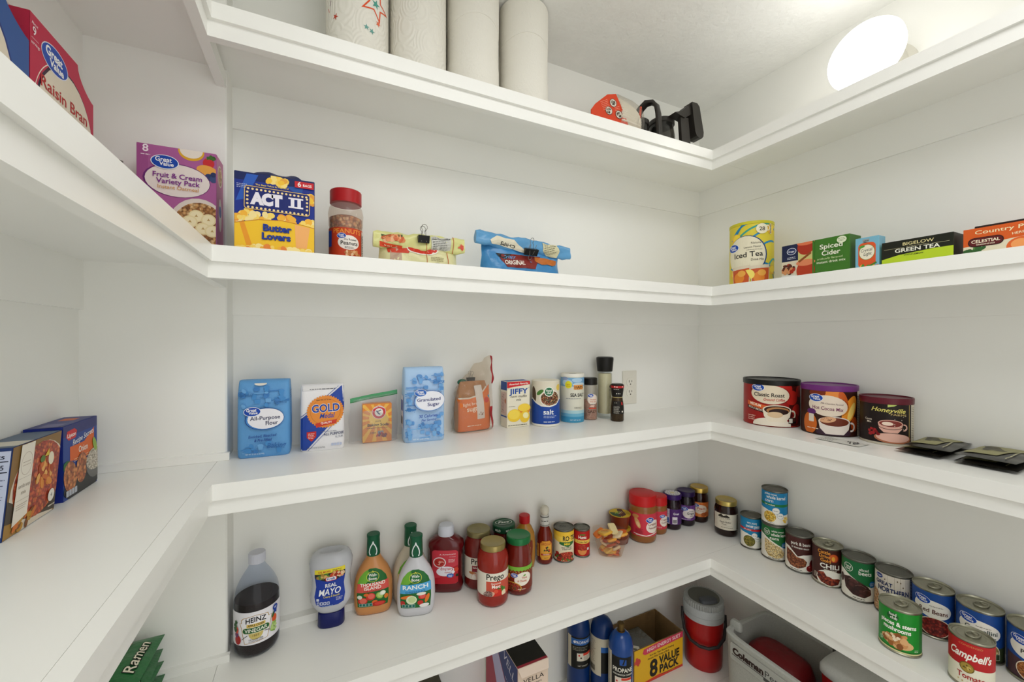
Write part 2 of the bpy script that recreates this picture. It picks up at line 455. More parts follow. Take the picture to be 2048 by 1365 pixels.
hint = {('A', 'back'): 'under the paper towel rolls', ('A', 'right'): 'below the round wall lamp', ('A', 'left'): 'above the cereal boxes',
        ('B', 'back'): 'under the popcorn box', ('B', 'right'): 'under the tea boxes', ('B', 'left'): 'under the cereal boxes',
        ('C', 'back'): 'under the flour and sugar bags', ('C', 'right'): 'under the coffee canister', ('C', 'left'): 'under the soup mix boxes',
        ('D', 'back'): 'under the dressing bottles', ('D', 'right'): 'under the row of cans', ('D', 'left'): 'under the noodle packets',
        ('E', 'back'): 'under the blue gas cylinders', ('E', 'right'): 'under the grey cooler', ('E', 'left'): 'empty, beneath the noodle shelf'}
def shelf(lv, side):
    z = ZS[lv]; zn = z-NH; za = zn-AH
    t = thing('wall_shelf', '%s white painted %s shelf, %s' % (names[lv], side, hint[(lv, side)]), 'shelf',
              {'back': (0.5, 1.03, za), 'left': (-0.3, 0.3, za), 'right': (1.28, 0.25, za)}[side], 0, 'built-in white pantry shelves')
    bz0 = z-0.019; gp = 0.0007; L = Vector(t.location)
    def put(name, g):
        g.xf(Matrix.Translation(-L)); o = g.obj(name, shelf_m, t); return o
    if side == 'back':
        put('board', G().prism([(XL-NT, YF+NT+gp), (WXR, YF+NT+gp), (WXR, WYB), (JX, WYB), (JX, JY), (XL-NT, JY)], bz0, z-0.0003))
        put('nosing', G().box(XL, YF, zn, XR, YF+NT, z))
        put('apron', G().box(XL-AR, YF+AR, za, XR+AR, YF+AR+AT, zn))
        put('wall_cleat', G().box(JX, WYB-0.007, z-CL, WXR-0.007, WYB, bz0))
    else:
        sg = 1 if side == 'right' else -1
        xf = XR if side == 'right' else XL; xw = WXR if side == 'right' else WXL
        def bx(xa, ya, z0, xb, yb, z1): return G().box(min(xa, xb), ya, z0, max(xa, xb), yb, z1)
        ye = YF+NT if side == 'right' else JY
        put('board', bx(xf+sg*(NT+gp), YN, bz0, xw, ye, z-0.0003))
        put('nosing', bx(xf, YN, zn, xf+sg*NT, YF+NT, z))
        put('apron', bx(xf+sg*AR, YN, za, xf+sg*(AR+AT), YF+AR if side == 'right' else JY, zn))
        put('wall_cleat', bx(xw-sg*0.007, YN, z-CL, xw, WYB-0.007 if side == 'right' else JY, bz0))
for lv in 'ABCDE':
    for side in ('back', 'right', 'left'): shelf(lv, side)
# low moulding strips standing on the third and fourth shelves
def strip(n, poly, z0, z1): struct('trim_%d' % n, G().prism(poly, z0, z1), shelf_m)
strip(1, [(WXL, JY-0.012), (JX+0.006, JY-0.012), (JX+0.006, JY-0.002), (JX, JY), (WXL, JY)], ZS['C'], ZS['C']+0.016)
strip(2, [(WXL, JY-0.012), (JX+0.006, JY-0.012), (JX+0.006, JY-0.002), (JX, JY), (WXL, JY)], ZS['D'], ZS['D']+0.016)
strip(3, [(JX, WYB-0.024), (0.13, WYB-0.024), (0.13, WYB), (JX, WYB)], ZS['D'], ZS['D']+0.019)
# ------------------------------------------------------------------ wall outlet
t = thing('wall_outlet', 'white double electrical outlet on the back wall beside the pepper grinder', 'outlet', (1.039, WYB, 1.214))
bev_box('cover_plate', 0.066, 0.005, 0.121, M('#e0ddd2', 0.35), t, 0.0018, 0, -0.0025)
for k, zc in enumerate((0.042, 0.079)):
    g = G(); g.loft([(0, 0.0165, 0.0145, 3.2), (0.0022, 0.0165, 0.0145, 3.2)], 24)
    g.xf(Matrix.Translation((0, -0.005, zc)) @ Matrix.Rotation(PI/2, 4, 'X'))
    f = g.obj('socket', M('#e4e1d6', 0.3), t, 30)
    q = G(); q.box(-0.0072, -0.0078, zc-0.001, -0.0052, -0.0071, zc+0.008); q.box(0.0052, -0.0078, zc, 0.0072, -0.0071, zc+0.007)
    q.prism(arcpts(0, 0, 0.0025, 0, 2*PI, 10)[:-1], 0, 0.0006); q.xf(Matrix.Translation((0, -0.0072, zc-0.007)) @ Matrix.Rotation(PI/2, 4, 'X'), 16)
    q.obj('slot', M('#4a463d', 0.6), f)
# ------------------------------------------------------------------ lamp on the right wall
t = thing('wall_lamp', 'round glowing disc lamp mounted high on the right wall', 'lamp', (WXR, 0.546, 2.18))
R90 = Matrix.Rotation(-PI/2, 4, 'Y')     # local +z -> world -x
g = G().loft([(0, .058, .058), (.012, .058, .058), (.02, .052, .052), (.024, .045, .045), (.05, .043, .043)], 40); g.xf(R90)
g.obj('lamp_base', M('#d2cfc4', 0.35), t, 35)
g = G().loft([(.05, .030, .030), (.078, .030, .030), (.1, .032, .032)], 32); g.xf(R90); g.obj('lamp_holder', M('#d8d6cc', 0.4), t, 35)
em = bpy.data.materials.new('lamp_glow'); em.use_nodes = True; b = pr(em)
b.inputs['Base Color'].default_value = (1, 1, 1, 1); b.inputs['Emission Color'].default_value = (1.0, 0.98, 0.95, 1); b.inputs['Emission Strength'].default_value = LAMP_STRENGTH
g = G().loft([(.1, .034, .034), (.112, .068, .068), (.117, .073, .073)], 48); g.xf(R90); g.obj('shade_back', M('#d9d7cf', 0.4), t, 60)
g = G().loft([(.1172, .0732, .0732), (.124, .080, .080), (.136, .0825, .0825), (.146, .079, .079), (.156, .064, .064), (.162, .04, .04), (.165, .012, .012)], 48); g.xf(R90)
g.obj('disc_shade', em, t, 60)
# ================================================================== canned food on the fourth shelf
ZD, ZC, ZB, ZA, ZE = ZS['D'], ZS['C'], ZS['B'], ZS['A'], ZS['E']
tin = M('#a5a391', 0.34, 0.9, var=0.06, scale=40)
tin_dark = M('#74736b', 0.4, 0.9, var=0.08, scale=40)
gold_m = M('#c9a955', 0.28, 0.85)
def can(name, label, x, y, r, H, rz, ring=False, z=ZD, m=None, cat='can', group='cans along the right wall'):
    m = m or (tin if ring else tin_dark)
    t = thing(name, label, cat, (x, y, z), rz, group)
    g = G().loft([(0, r*.955, r*.955), (.0012, r, r), (.003, r, r), (.0045, r*.965, r*.965), (H-.0045, r*.965, r*.965), (H-.003, r, r), (H-.0008, r, r), (H, r*.985, r*.985)], 40, cap1=False)
    g.obj('can_body', m, t, 40)
    g = G().loft([(H-.0035, .001, .001), (H-.0035, r*.30, r*.30), (H-.0035, r*.55, r*.55), (H-.0028, r*.62, r*.62), (H-.0036, r*.70, r*.70), (H-.0030, r*.80, r*.80), (H-.0038, r*.86, r*.86), (H-.0036, r*.93, r*.93), (H-.0002, r*.965, r*.965), (H, r*.985, r*.985)], 40, cap1=False)
    g.f = [f[::-1] for f in g.f]
    lid = g.obj('lid', m, t, 25)
    if ring:
        g = G(); pts = []
        for i in range(20):
            w = 2*PI*i/20; pts.append((r*.27*math.cos(w), r*.1 + r*.40*math.sin(w)*(.95+.05*math.cos(w)), H-.0012 + .0008*math.sin(w)))
        g.tube(pts, .0013, 6, closed=True)
        g.loft([(H-.0034, r*.22, r*.2, 2, 0, r*.42), (H-.0008, r*.2, r*.18, 2, 0, r*.42)], 16)
        g.xf(Matrix.Rotation(-.5, 4, 'Z'))
        g.obj('pull_ring', m, lid, 40)
    return t
def canlab(r, H, pad=.0055):
    rr = r*.965; return Lab(Cyl(rr), (-PI*rr, PI*rr, pad, H-pad)), rr*PI
W_ = '#efece2'
RC, HC = 0.0374, 0.1115
XC = WXR-.010-RC
def club(L, cx, cy, r, col='#f2f2ea', bg=None):
    if bg: L.E(cx, cy, r, r, bg)
    L.O(cx, cy, r, r, r*.1, col); L.T(cx, cy+r*.02, 'food', r*.5, col, .03, w=r*1.25); L.T(cx, cy-r*.52, 'club', r*.5, col, .03, w=r*1.0)
def micro(L, x, y, w, h=.0016, col='#3a3530', rows=1, seed=1): L.dash(x, y, x+w, h, col, rows, 2.0, .7, seed)
def bowl(L, cx, cy, a, b, mat, rim='#eee8da', t=.003, rot=0): L.E(cx, cy, a+t, b+t, rim, rot); L.E(cx, cy, a, b, mat, rot)
peas_f = food('peas', ['#7d7a26', '#8c8430', '#6b6a1e', '#a38f3c'], 190)
corn_f = food('corn', ['#f0c23a', '#f5d25a', '#e2a92b', '#f7dd7a'], 190)
wcorn_f = food('white_corn', ['#efd9a0', '#f4e5b8', '#e5c47c', '#f2dca6'], 180)
beans_f = food('baked_beans', ['#8b4a2a', '#a15a35', '#743a20', '#b06a40'], 150)
red_f = food('red_beans', ['#7d1712', '#92221a', '#66100e', '#a3382b'], 150)
pinto_f = food('pinto_beans', ['#b0662c', '#c27a3a', '#9a5322', '#cf8d4e'], 160, stretch=(1, 1, 1.6))
cann_f = food('white_beans', ['#c9b06c', '#d8c386', '#b79a57', '#e0d09a'], 170)
chili_f = food('chili', ['#7c2415', '#96331d', '#5f170e', '#b04a2a'], 130)
beet_f = food('beets', ['#4a2320', '#552a26', '#3d1b1a'], 60, edge=.75)
north_f = food('north_beans', ['#d9a878', '#e6bd92', '#c98f5e'], 150)

# --- green peas (blue label, red stripe)
t = can('pea_can', 'small blue can of sweet peas with red stripe, left of the stacked corn cans', 1.352, .897, .0335, .108, face_cam(1.352, .897, .25))
L, e = canlab(.0335, .108); L.R(-e, 0, e, .12, '#1c82b4'); L.P([(-.05, .055), (-.02, .052), (.012, .04), (.06, .032), (.06, 0), (-.05, 0)], W_)
L.R(-e, .062, e, .069, '#c8252b'); L.T(-.006, .086, 'very young', .0075, '#f4f4f0', .01, w=.03); L.T(-.003, .0735, 'sweet peas', .0105, '#f4f4f0', .02, w=.042)
L.T(-.02, .0638, 'salt added', .004, '#f4f4f0', .02)
bowl(L, -.014, .028, .018, .018, peas_f, '#f0eee4', .002); L.E(.002, .048, .009, .009, '#f2f2ee'); L.O(.002, .048, .0088, .0088, .0006, '#57789a'); L.E(.012, .036, .008, .008, '#f2f2ee'); L.O(.012, .036, .0078, .0078, .0006, '#57789a')
micro(L, -.004, .047, .012); micro(L, .007, .036, .010); L.blobs(.03, .02, .008, .007, 14, .003, ['#93a83a', '#b2c056', '#7c942c'], 4)
micro(L, -.02, .009, .016); L.done('label', t)
# --- lower corn can: green
t = can('corn_can', 'green can of white whole kernel corn under the blue corn can', 1.3545, .820, .0372, .1115, face_cam(1.3545, .82, .1))
L, e = canlab(.0372, .1115); L.R(-e, 0, e, .12, '#1f6a34'); L.P([(-.06, .08), (-.036, .076), (-.01, .062), (.02, .045), (.06, .03), (.06, 0), (-.06, 0)], W_)
club(L, -.026, .088, .010); L.T(.006, .0915, 'white sweet', .006, '#f2f2ea', .02, w=.036); L.T(.012, .079, 'whole kernel', .0095, '#f2f2ea', .03, w=.05); L.T(-.004, .067, 'corn', .0095, '#f2f2ea', .03)
L.P([(-.032, .066), (-.014, .06), (.012, .046), (.026, .028), (.022, .014), (.004, .009), (-.02, .013), (-.032, .03)], wcorn_f)
L.E(.026, .052, .0095, .0095, '#1d6fae'); micro(L, .019, .054, .013, .0014, '#e8f0f6', 3); micro(L, -.02, .0075, .034, .0024); L.done('label', t)
# --- upper corn can: blue, stacked
t = can('corn_can', 'blue can of whole kernel corn with green stripe, stacked on the green corn can', 1.355, .8205, .0372, .1115, face_cam(1.355, .82, .12), z=ZD+.1115)
L, e = canlab(.0372, .1115); L.R(-e, 0, e, .12, '#1d84ba'); L.P([(-.06, .052), (-.03, .05), (-.005, .042), (.02, .036), (.06, .038), (.06, 0), (-.06, 0)], W_)
L.R(-e, .062, e, .070, '#1f7a45'); L.T(-.016, .0975, 'golden sweet', .006, '#f4f4f0', .02, w=.036); L.T(.0, .0855, 'whole kernel', .0105, '#f4f4f0', .03, w=.056); L.T(-.020, .0745, 'corn', .0095, '#f4f4f0', .03); L.T(-.018, .0638, 'low sodium', .0045, '#f4f4f0', .02)
bowl(L, -.018, .028, .018, .017, corn_f, '#f2efe6', .002); L.E(.0, .049, .0105, .0105, '#f2f2ee'); L.O(.0, .049, .0103, .0103, .0006, '#57789a'); L.E(.012, .034, .0095, .0095, '#f2f2ee'); L.O(.012, .034, .0093, .0093, .0006, '#57789a')
micro(L, -.007, .048, .014); micro(L, .006, .034, .012); L.blobs(.029, .022, .008, .009, 22, .0022, ['#f3cd46', '#f6de86', '#e2b02f'], 5); micro(L, -.024, .009, .02); L.R(.042, 0, .075, .12, '#e9e6dc'); L.dash(.044, .1, .06, .0018, '#3c3c3c', 24, 2.0, .6, 5); L.done('label', t)
# --- pork & beans
t = can('bean_can', 'brown can of pork and beans in tomato sauce beside the chili can', 1.3555, .744, RC, .1115, face_cam(1.3555, .744, .05))
L, e = canlab(RC, .1115); L.R(-e, 0, e, .12, '#4a2420'); L.P([(-.06, .075), (-.03, .072), (-.016, .06), (-.006, .049), (.008, .056), (.03, .058), (.06, .05), (.06, 0), (-.06, 0)], W_)
L.T(.002, .083, 'pork & beans', .0098, '#f2f0e8', .02, w=.052); L.T(.001, .073, 'in tomato sauce', .0064, '#f2f0e8', .02, w=.046)
L.P([(-.04, .066), (-.022, .06), (-.008, .047), (.008, .046), (.018, .036), (.014, .022), (-.005, .013), (-.026, .016), (-.04, .03)], beans_f)
L.E(.034, .03, .009, .012, '#7a2220'); L.E(.028, .017, .012, .010, '#8c1f1f'); L.E(.025, .021, .003, .002, '#c76a62'); micro(L, -.026, .008, .034, .0024); L.done('label', t)
# --- chili
t = can('chili_can', 'brown chili can with orange lettering and a bowl of chili, beside the beets', 1.3555, .667, RC, .1115, face_cam(1.3555, .667, .04), True)
L, e = canlab(RC, .1115); L.R(-e, 0, e, .12, '#44211c'); L.R(-e, 0, e, .0085, '#c9c3b2')
L.E(.013, .084, .012, .012, '#b23a20'); L.E(.013, .085, .0095, .010, '#d9622c'); L.E(.012, .082, .004, .007, '#f0b040')
for i, (s_, yy) in enumerate((('Cattle', .092), ('Drive', .0805), ('Gold', .069))):
    L.T(-.010 + .002*i, yy, s_, .0098, '#3a120c', .06, w=.031-.003*i); L.T(-.010 + .002*i, yy+.0004, s_, .0092, '#f0a03c', .03, w=.030-.003*i)
L.T(.004, .0525, 'CHILI', .0125, '#f3f1ea', .055, w=.046); L.R(-.012, .0455, .022, .0505, '#231410'); L.T(.005, .0465, 'WITH BEANS', .0034, '#f0e8d8', .02, w=.03)
L.E(.004, .023, .032, .025, W_); L.P([(-.025, .036), (-.01, .041), (-.003, .030), (.018, .030), (.030, .024), (.024, .010), (.004, .004), (-.016, .010), (-.026, .022)], chili_f)
L.P([(-.001, .046), (.034, .042), (.030, .028), (.010, .026), (.0, .032)], '#efece4'); micro(L, -.036, .03, .012, .002, '#e6dcc8', 4, 2); L.done('label', t)
# --- beets
t = can('beet_can', 'green can of sliced beets between the chili and the wood-grain bean can', 1.3555, .5915, RC, .1115, face_cam(1.3555, .5915, .02))
L, e = canlab(RC, .1115); L.R(-e, 0, e, .12, '#1c6b3c'); L.P([(-.06, .078), (-.036, .074), (-.012, .061), (.012, .049), (.028, .042), (.06, .06), (.06, 0), (-.06, 0)], W_)
club(L, -.024, .085, .0115); L.T(.011, .085, 'sliced', .0072, '#f2f2ea', .02, w=.02); L.T(.014, .074, 'beets', .0108, '#f2f2ea', .03, w=.029)
L.P([(-.036, .056), (-.02, .062), (.0, .056), (.018, .046), (.027, .036), (.028, .024), (.012, .014), (-.012, .016), (-.03, .028)], beet_f)
for a, b_, r_ in ((-.012, .048, .012), (.004, .036, .013), (.018, .028, .010)): L.O(a, b_, r_, r_*.8, .0006, '#9a7a70', .4, 2.6)
L.E(.031, .052, .0085, .0085, '#1d6fae'); micro(L, .025, .054, .011, .0014, '#e8f0f6', 3); L.O(.024, .042, .0022, .003, .0007, '#f6f4ec'); micro(L, -.012, .009, .026, .002); L.E(-.041, .05, .006, .012, '#3d1b1a'); L.done('label', t)
# --- great northern
wood = M('#d8cfc2', .5, var=.12, scale=30)
t = can('bean_can', 'whitewashed wood-pattern can of northern beans behind the mushroom can', 1.3555, .5155, RC, .1115, face_cam(1.3555, .5155, 0))
L, e = canlab(RC, .1115); L.R(-e, 0, e, .12, wood)
for x_ in (-.024, -.012, .001, .012, .023): L.R(x_, 0, x_+.0005, .12, '#a49a8a')
for x_, y_ in ((-.017, .093), (.007, .097), (.018, .084), (.013, .095)): L.E(x_, y_, .0012, .002, '#6b5540')
L.E(-.03, .098, .0085, .006, '#20357f'); L.T(-.03, .0965, 'Kroger', .0032, '#f0f0f0', .02, .2); L.T(-.020, .078, 'GREAT', .0095, '#1f2c5c', .04, w=.036); L.T(-.001, .062, 'NORTHERN', .0125, '#1f2c5c', .05, w=.062)
L.P([(-.06, .062), (-.035, .058), (-.026, .04), (.03, .04), (.03, 0), (-.06, 0)], north_f); L.R(.034, 0, .07, .12, '#3a3f66'); L.dash(.035, .1, .05, .0018, '#b8bccb', 22, 2.1, .6, 5); L.done('label', t)
# --- oval-logo bean cans
def oval_can(name, label, y, lines, f, col, back='#1d4a94', low='#4a5a34', off=0.0, x=1.3555):
    t = can(name, label, x, y, RC, HC, face_cam(x, y, off), True)
    L, e = canlab(RC, HC); L.R(-e, 0, e, .12, back); L.P([(-.045, 0), (.06, 0), (.06, .04), (.02, .035), (-.02, .046), (-.045, .05)], low)
    L.E(-.001, .068, .035, .0205, W_, -.12); L.O(.001, .067, .0355, .021, .0006, '#12233f', -1.2, .5, rot=-.12)
    bowl(L, .004, .027, .027, .021, f, '#e8dfc8', .0016); L.oval_logo(-.019, .086, .0145, -.1)
    L.R(-e, 0, e, .0075, '#2f2b22')
    for s_, x_, y_, h_, w_ in lines: L.T(x_, y_, s_, h_, col, .02, w=w_, rot=-.02)
    micro(L, -.006, .0752, .024, .0014, '#5a4a40') ; return t, L
t, L = oval_can('bean_can', 'blue can of red beans behind the mushroom can', .4405, [('Red Beans', .001, .0585, .0098, .050)], red_f, '#5a2a20', low='#46281f'); L.done('label', t)
t, L = oval_can('bean_can', 'blue can of cannellini beans behind the red soup can', .363, [('Cannellini', .002, .0635, .0092, .050), ('Beans', .010, .0520, .0092, .030)], cann_f, '#27403a', low='#3f4a2a')
L.RR(.028, .018, .008, .013, .001, '#cfd8c0'); L.RR(.028, .018, .0068, .0118, .001, '#33422c'); L.done('label', t)
t, L = oval_can('bean_can', 'blue can of pinto beans at the near end of the row', .286, [('Pinto', -.004, .060, .0085, .026), ('Beans', .004, .050, .0085, .028)], pinto_f, '#2a2420', low='#4a3038'); L.done('label', t)
# --- mushrooms (front)
t = can('mushroom_can', 'bright green can of mushroom pieces near the shelf edge', 1.2176, .4513, RC, .101, face_cam(1.2176, .4513, .02), True)
L, e = canlab(RC, .101); L.R(-e, 0, e, .12, '#1d8a2b'); L.R(.037, 0, .09, .12, '#176f24'); L.R(-e, 0, e, .0085, '#d9d29a'); L.R(-e, .0085, e, .011, '#16691f')
L.E(-.013, .081, .0105, .0085, '#1f5a2a'); L.T(-.013, .083, 'food', .0062, '#f2f4ea', .03, w=.013); L.T(-.011, .0755, 'club', .0062, '#f2f4ea', .03, w=.012)
L.T(-.004, .062, 'pieces & stems', .0092, '#f2f4ea', .06, w=.064); L.T(-.006, .0500, 'mushrooms', .0092, '#f2f4ea', .06, w=.048)
L.E(-.006, .026, .029, .012, '#d9b27c', -.1)
L.blobs(-.006, .029, .022, .013, 34, .0055, ['#b77c46', '#c98f58', '#9a6030', '#d9a874', '#8a5228'], 9, 1.4)
L.blobs(-.014, .035, .012, .008, 8, .003, ['#e8cda6', '#f0dcc0'], 3, 1.2); micro(L, .024, .017, .008, .0014, '#e8f0d8', 2); micro(L, -.038, .024, .008, .0016, '#e8f0d8', 3); L.done('label', t)
# --- condensed soup (front)
t = can('soup_can', 'red and white tomato soup can at the shelf edge', 1.2245, .3395, .0335, .100, face_cam(1.2245, .3395, 0), True)
L, e = canlab(.0335, .100); L.R(-e, 0, e, .12, '#e4e0cc'); L.R(-e, .0445, e, .12, '#b31b1f')
L.T(-.001, .0865, 'CONDENSED', .0035, '#c98a54', .0, w=.034); L.T(-.001, .0610, 'Campbell\'s', .0150, '#f2efe6', .05, .35, w=.064)
L.E(-.006, .0435, .0105, .0105, '#6e5a22'); L.E(-.006, .0435, .009, .009, '#a48a3c'); L.blobs(-.006, .0435, .005, .005, 8, .0014, ['#5a4a1c', '#cbb464'], 3); L.T(.0, .0205, 'Tomato', .0105, '#a5181d', .03, w=.040)
L.star(-.018, .014, .002, '#b59a4c'); L.star(-.012, .013, .002, '#b59a4c'); L.E(.026, .019, .007, .005, '#8b8a86'); L.T(.004, .009, 'SOUP', .006, '#a5181d', .01, w=.02); L.done('label', t)
# --- diced tomatoes and paste on the back shelf
t = can('tomato_can', 'can of diced tomatoes with a handwritten date on its lid', .7256, 1.1105, .0337, .1031, face_cam(.7256, 1.1105, .08), group='cans on the back shelf')
L, e = canlab(.0337, .1031); L.R(-e, 0, e, .12, '#e9dfc2'); L.P([(-e, .12), (-e, .085), (0, .078), (e, .085), (e, .12)], '#efc23a'); L.R(-e, .0, e, .006, '#caa64a')
L.P([(-.042, .088), (-.02, .083), (.006, .0815), (.036, .084), (.036, .066), (.006, .063), (-.02, .065), (-.042, .07)], '#f3cf52'); L.T(.005, .070, 'RO', .0145, '#1d1a16', .05, w=.020); L.star(.018, .077, .003, '#b8231f'); L.T(.0315, .070, 'TEL', .0145, '#1d1a16', .05, w=.022)
L.P([(-.016, .066), (.034, .066), (.034, .059), (.012, .050), (-.016, .059)], '#2c6a34'); L.T(.009, .057, 'Mild', .0065, '#f0d23a', .05, w=.019)
L.T(.008, .0465, 'DICED TOMATOES', .0036, '#2c2620', .03, w=.034); L.T(.009, .041, '& GREEN CHILIES', .0036, '#2c2620', .03, w=.030)
tom_f = food('diced_tomato', ['#c8361f', '#dd5230', '#b02a1a', '#e8714a'], 190)
bowl(L, .007, .022, .025, .013, tom_f, '#e8cfae', .002, .04); L.blobs(-.022, .020, .010, .012, 16, .0045, ['#b8301f', '#96231a', '#4b6a2c', '#6b2a20'], 3); L.blobs(.004, .009, .028, .004, 14, .003, ['#c84a2a', '#57742f', '#a8321f'], 5); L.E(.029, .016, .005, .004, '#2c5f38')
L.on(top_(.1031-.0026)); L.T(-.004, .001, '4/25', .010, '#2a2824', -.005, .3, rot=-.25, w=.022); L.done('label', t)
t = can('paste_can', 'small red can of tomato paste beside the diced tomatoes', .7925, 1.105, .0272, .0905, face_cam(.7925, 1.105, .1), group='cans on the back shelf')
L, e = canlab(.0272, .0905); L.R(-e, 0, e, .12, '#b51e1c'); L.R(-e, .046, e, .057, '#f0c85a'); L.E(.0, .0745, .011, .0022, '#4a7a2c'); L.T(.0, .0615, 'Hunts', .0098, '#f6f2ea', .035, w=.026); L.T(.0, .0487, 'Tomato Paste', .0052, '#3a3020', .02, w=.034)
paste_f = food('paste', ['#d23a22', '#e2583a', '#b82a1a'], 140); L.P([(-.012, .04), (.004, .044), (.014, .036), (.012, .024), (-.002, .018), (-.014, .026)], paste_f); L.P(arcpts(.0, .024, .015, PI, 2*PI, 12), '#e0914e'); L.R(.016, .024, .024, .032, '#d8d8d8'); L.done('label', t)
# ================================================================== bottles and jars on the fourth shelf
def body(t, name, secs, mat, n=40, smooth=45, cap1=True): return G().loft(secs, n, cap1=cap1).obj(name, mat, t, smooth)
def gloss(h, r=.16, coat=.6): return M(h, r, coat=coat*.25, spec=.35)
clear_glass = film('clear_glass', '#f4f8fa', .03, .16, .03, 1.45)
clear_pet = film('clear_pet', '#f6f3ee', .08, .12, .06, 1.4)
def ribbed(t, name, r, z0, z1, mat, ribs=60, depth=.0006, top=True, parent=None):
    g = G(); n = ribs*2; v = []
    for z, k in ((z0, 1), (z1-.002, 1), (z1, .955)):
        for i in range(n):
            rr = (r if i % 2 == 0 else r-depth)*k; a = 2*PI*i/n; v.append((rr*math.sin(a), -rr*math.cos(a), z))
    f = []
    for q in range(2):
        for i in range(n):
            j = (i+1) % n; f.append((q*n+i, q*n+j, (q+1)*n+j, (q+1)*n+i))
    f.append(tuple(2*n+i for i in range(n))); f.append(tuple(reversed(range(n))))
    g.add(v, f); return g.obj(name, mat, parent or t, 30)

# --- cider vinegar bottle
x, y = -.121, 1.097
t = thing('vinegar_bottle', 'large clear bottle of dark cider vinegar with white cap, beside the left wall end', 'bottle', (x, y, ZD), face_cam(x, y, -.05))
R_ = .0455; vb = [(0, .034, .034), (.004, .040, .040), (.012, .0445, .0445), (.022, R_, R_), (.035, R_, R_), (.115, R_, R_), (.128, .0445, .0445), (.142, .0415, .0415), (.158, .035, .035), (.172, .027, .027), (.184, .019, .019), (.192, .0155, .0155), (.205, .015, .015)]
g = G()
for k, q in enumerate(vb):
    for i in range(60):
        a = 2*PI*i/60; fl = 1 - (.028*(.5+.5*math.cos(i*PI/2.5)) if .118 < q[0] < .19 else 0)
        g.v.append(Vector((q[1]*fl*math.sin(a), -q[1]*fl*math.cos(a), q[0])))
for k in range(len(vb)-1):
    for i in range(60): g.f.append((k*60+i, k*60+(i+1) % 60, (k+1)*60+(i+1) % 60, (k+1)*60+i)); g.i.append(0)
g.obj('bottle_glass', film('pale_blue_glass', '#eef2f9', .02, .05, .03, 1.3), t, 50)
liq = M('#1a0705', .3, spec=.1); lq = [(max(.002, q[0]), q[1]-.0016, q[2]-.0016) for q in vb[:6]] + [(.121, .0436, .0436)]
body(t, 'vinegar', lq, liq, 48, 60)
L = Lab(Cyl(R_), (-.075, .075, .034, .106)); L.R(-.075, .034, .075, .106, '#e6e4ea')
gld = '#a8843a'
fr_ = [(-.030, .090), (-.024, .0945), (0, .0985), (.024, .0945), (.026, .087), (.033, .087), (.030, .072), (.023, .040), (-.023, .037), (-.030, .072), (-.034, .083), (-.030, .083)]
L.P(fr_, gld); L.P([(a*.95, .068+(b-.068)*.965) for a, b in fr_], '#ebe9ee'); L.T(.0, .0815, 'HEINZ', .0105, '#141416', .05, w=.040, curve=.0025)
L.RR(0, .0765, .036, .007, .001, '#d9b95e'); L.T(0, .0745, 'APPLE CIDER', .0044, '#2a2412', .04, w=.031)
L.RR(0, .0660, .054, .0135, .0067, '#e6dfc0'); L.RR(0, .0660, .052, .0118, .0058, '#1f5a2c'); L.T(0, .0622, 'VINEGAR', .0078, '#f2f2e6', .02, w=.044)
L.P(arcpts(0, .059, .014, PI, 2*PI, 14), '#c9b76a'); L.T(0, .052, '1869', .0045, '#6a4a26', .01, w=.012); L.line([(-.016, .056), (-.024, .051), (-.028, .047)], .0012, '#2a3020'); L.line([(.016, .058), (.024, .056), (.028, .053)], .0012, '#2a3020')
L.T(0, .0445, 'THE ALL NATURAL', .0028, '#3c3c46', .02, w=.028); L.T(0, .0405, 'CHOICE FOR FOOD', .0028, '#3c3c46', .02, w=.027)
L.E(-.038, .046, .008, .010, '#a8201c'); L.E(-.041, .057, .005, .006, '#6a2a5c'); L.E(-.040, .067, .004, .007, '#d0442a'); L.blobs(-.044, .075, .004, .010, 14, .003, ['#2f5a2c', '#3f7038', '#24482a'], 3)
L.E(.038, .073, .006, .009, '#d9572a'); L.E(.035, .083, .0025, .007, '#2f5a26', -.4); L.blobs(.037, .056, .006, .009, 24, .003, ['#7fa648', '#94b95c', '#5f8a36', '#b2cc7c'], 6); L.E(.040, .097, .0065, .0065, '#22419c'); L.P([(.036, .092), (.044, .092), (.043, .083), (.040, .086), (.037, .083)], '#22419c'); L.T(.040, .0955, '#1', .004, '#eef0f6', .03)
L.done('label', t)
ribbed(t, 'cap', .0172, .196, .218, M('#c9cbd8', .4), 40, .0004)
# --- upside-down squeeze mayonnaise
x, y = .036, 1.106
t = thing('mayonnaise_bottle', 'squeeze bottle of mayonnaise standing on its navy cap beside the vinegar', 'bottle', (x, y, ZD), face_cam(x, y, -.12))
cb = [(0, .029, .0195, 2.6), (.003, .031, .0215, 2.6), (.034, .030, .021, 2.6), (.036, .028, .019, 2.6)]
body(t, 'cap', cb, M('#141b5c', .35), 40)
mb = [(.036, .026, .018, 2.3), (.040, .030, .021, 2.4), (.055, .040, .0265, 2.5), (.066, .0445, .029, 2.6), (.080, .0455, .029, 2.7), (.100, .042, .028, 2.6), (.120, .0415, .0275, 2.6), (.140, .0455, .0295, 2.6), (.158, .047, .030, 2.5), (.170, .044, .0285, 2.4), (.178, .040, .0265, 2.3), (.1825, .034, .0225, 2.2), (.1835, .028, .018, 2.2)]
mb = [(q[0], q[1]*1.06, q[2]) + tuple(q[3:]) for q in mb]
body(t, 'bottle_body', mb + [(.180, .024, .015, 2.2), (.174, .018, .011, 2.1), (.170, .008, .005, 2)], gloss('#bdbfc6', .2, .4), 48, 60)
S_ = LoftX(mb, .005, .005); L = Lab(S_, (-.041, .041, .05, .16))
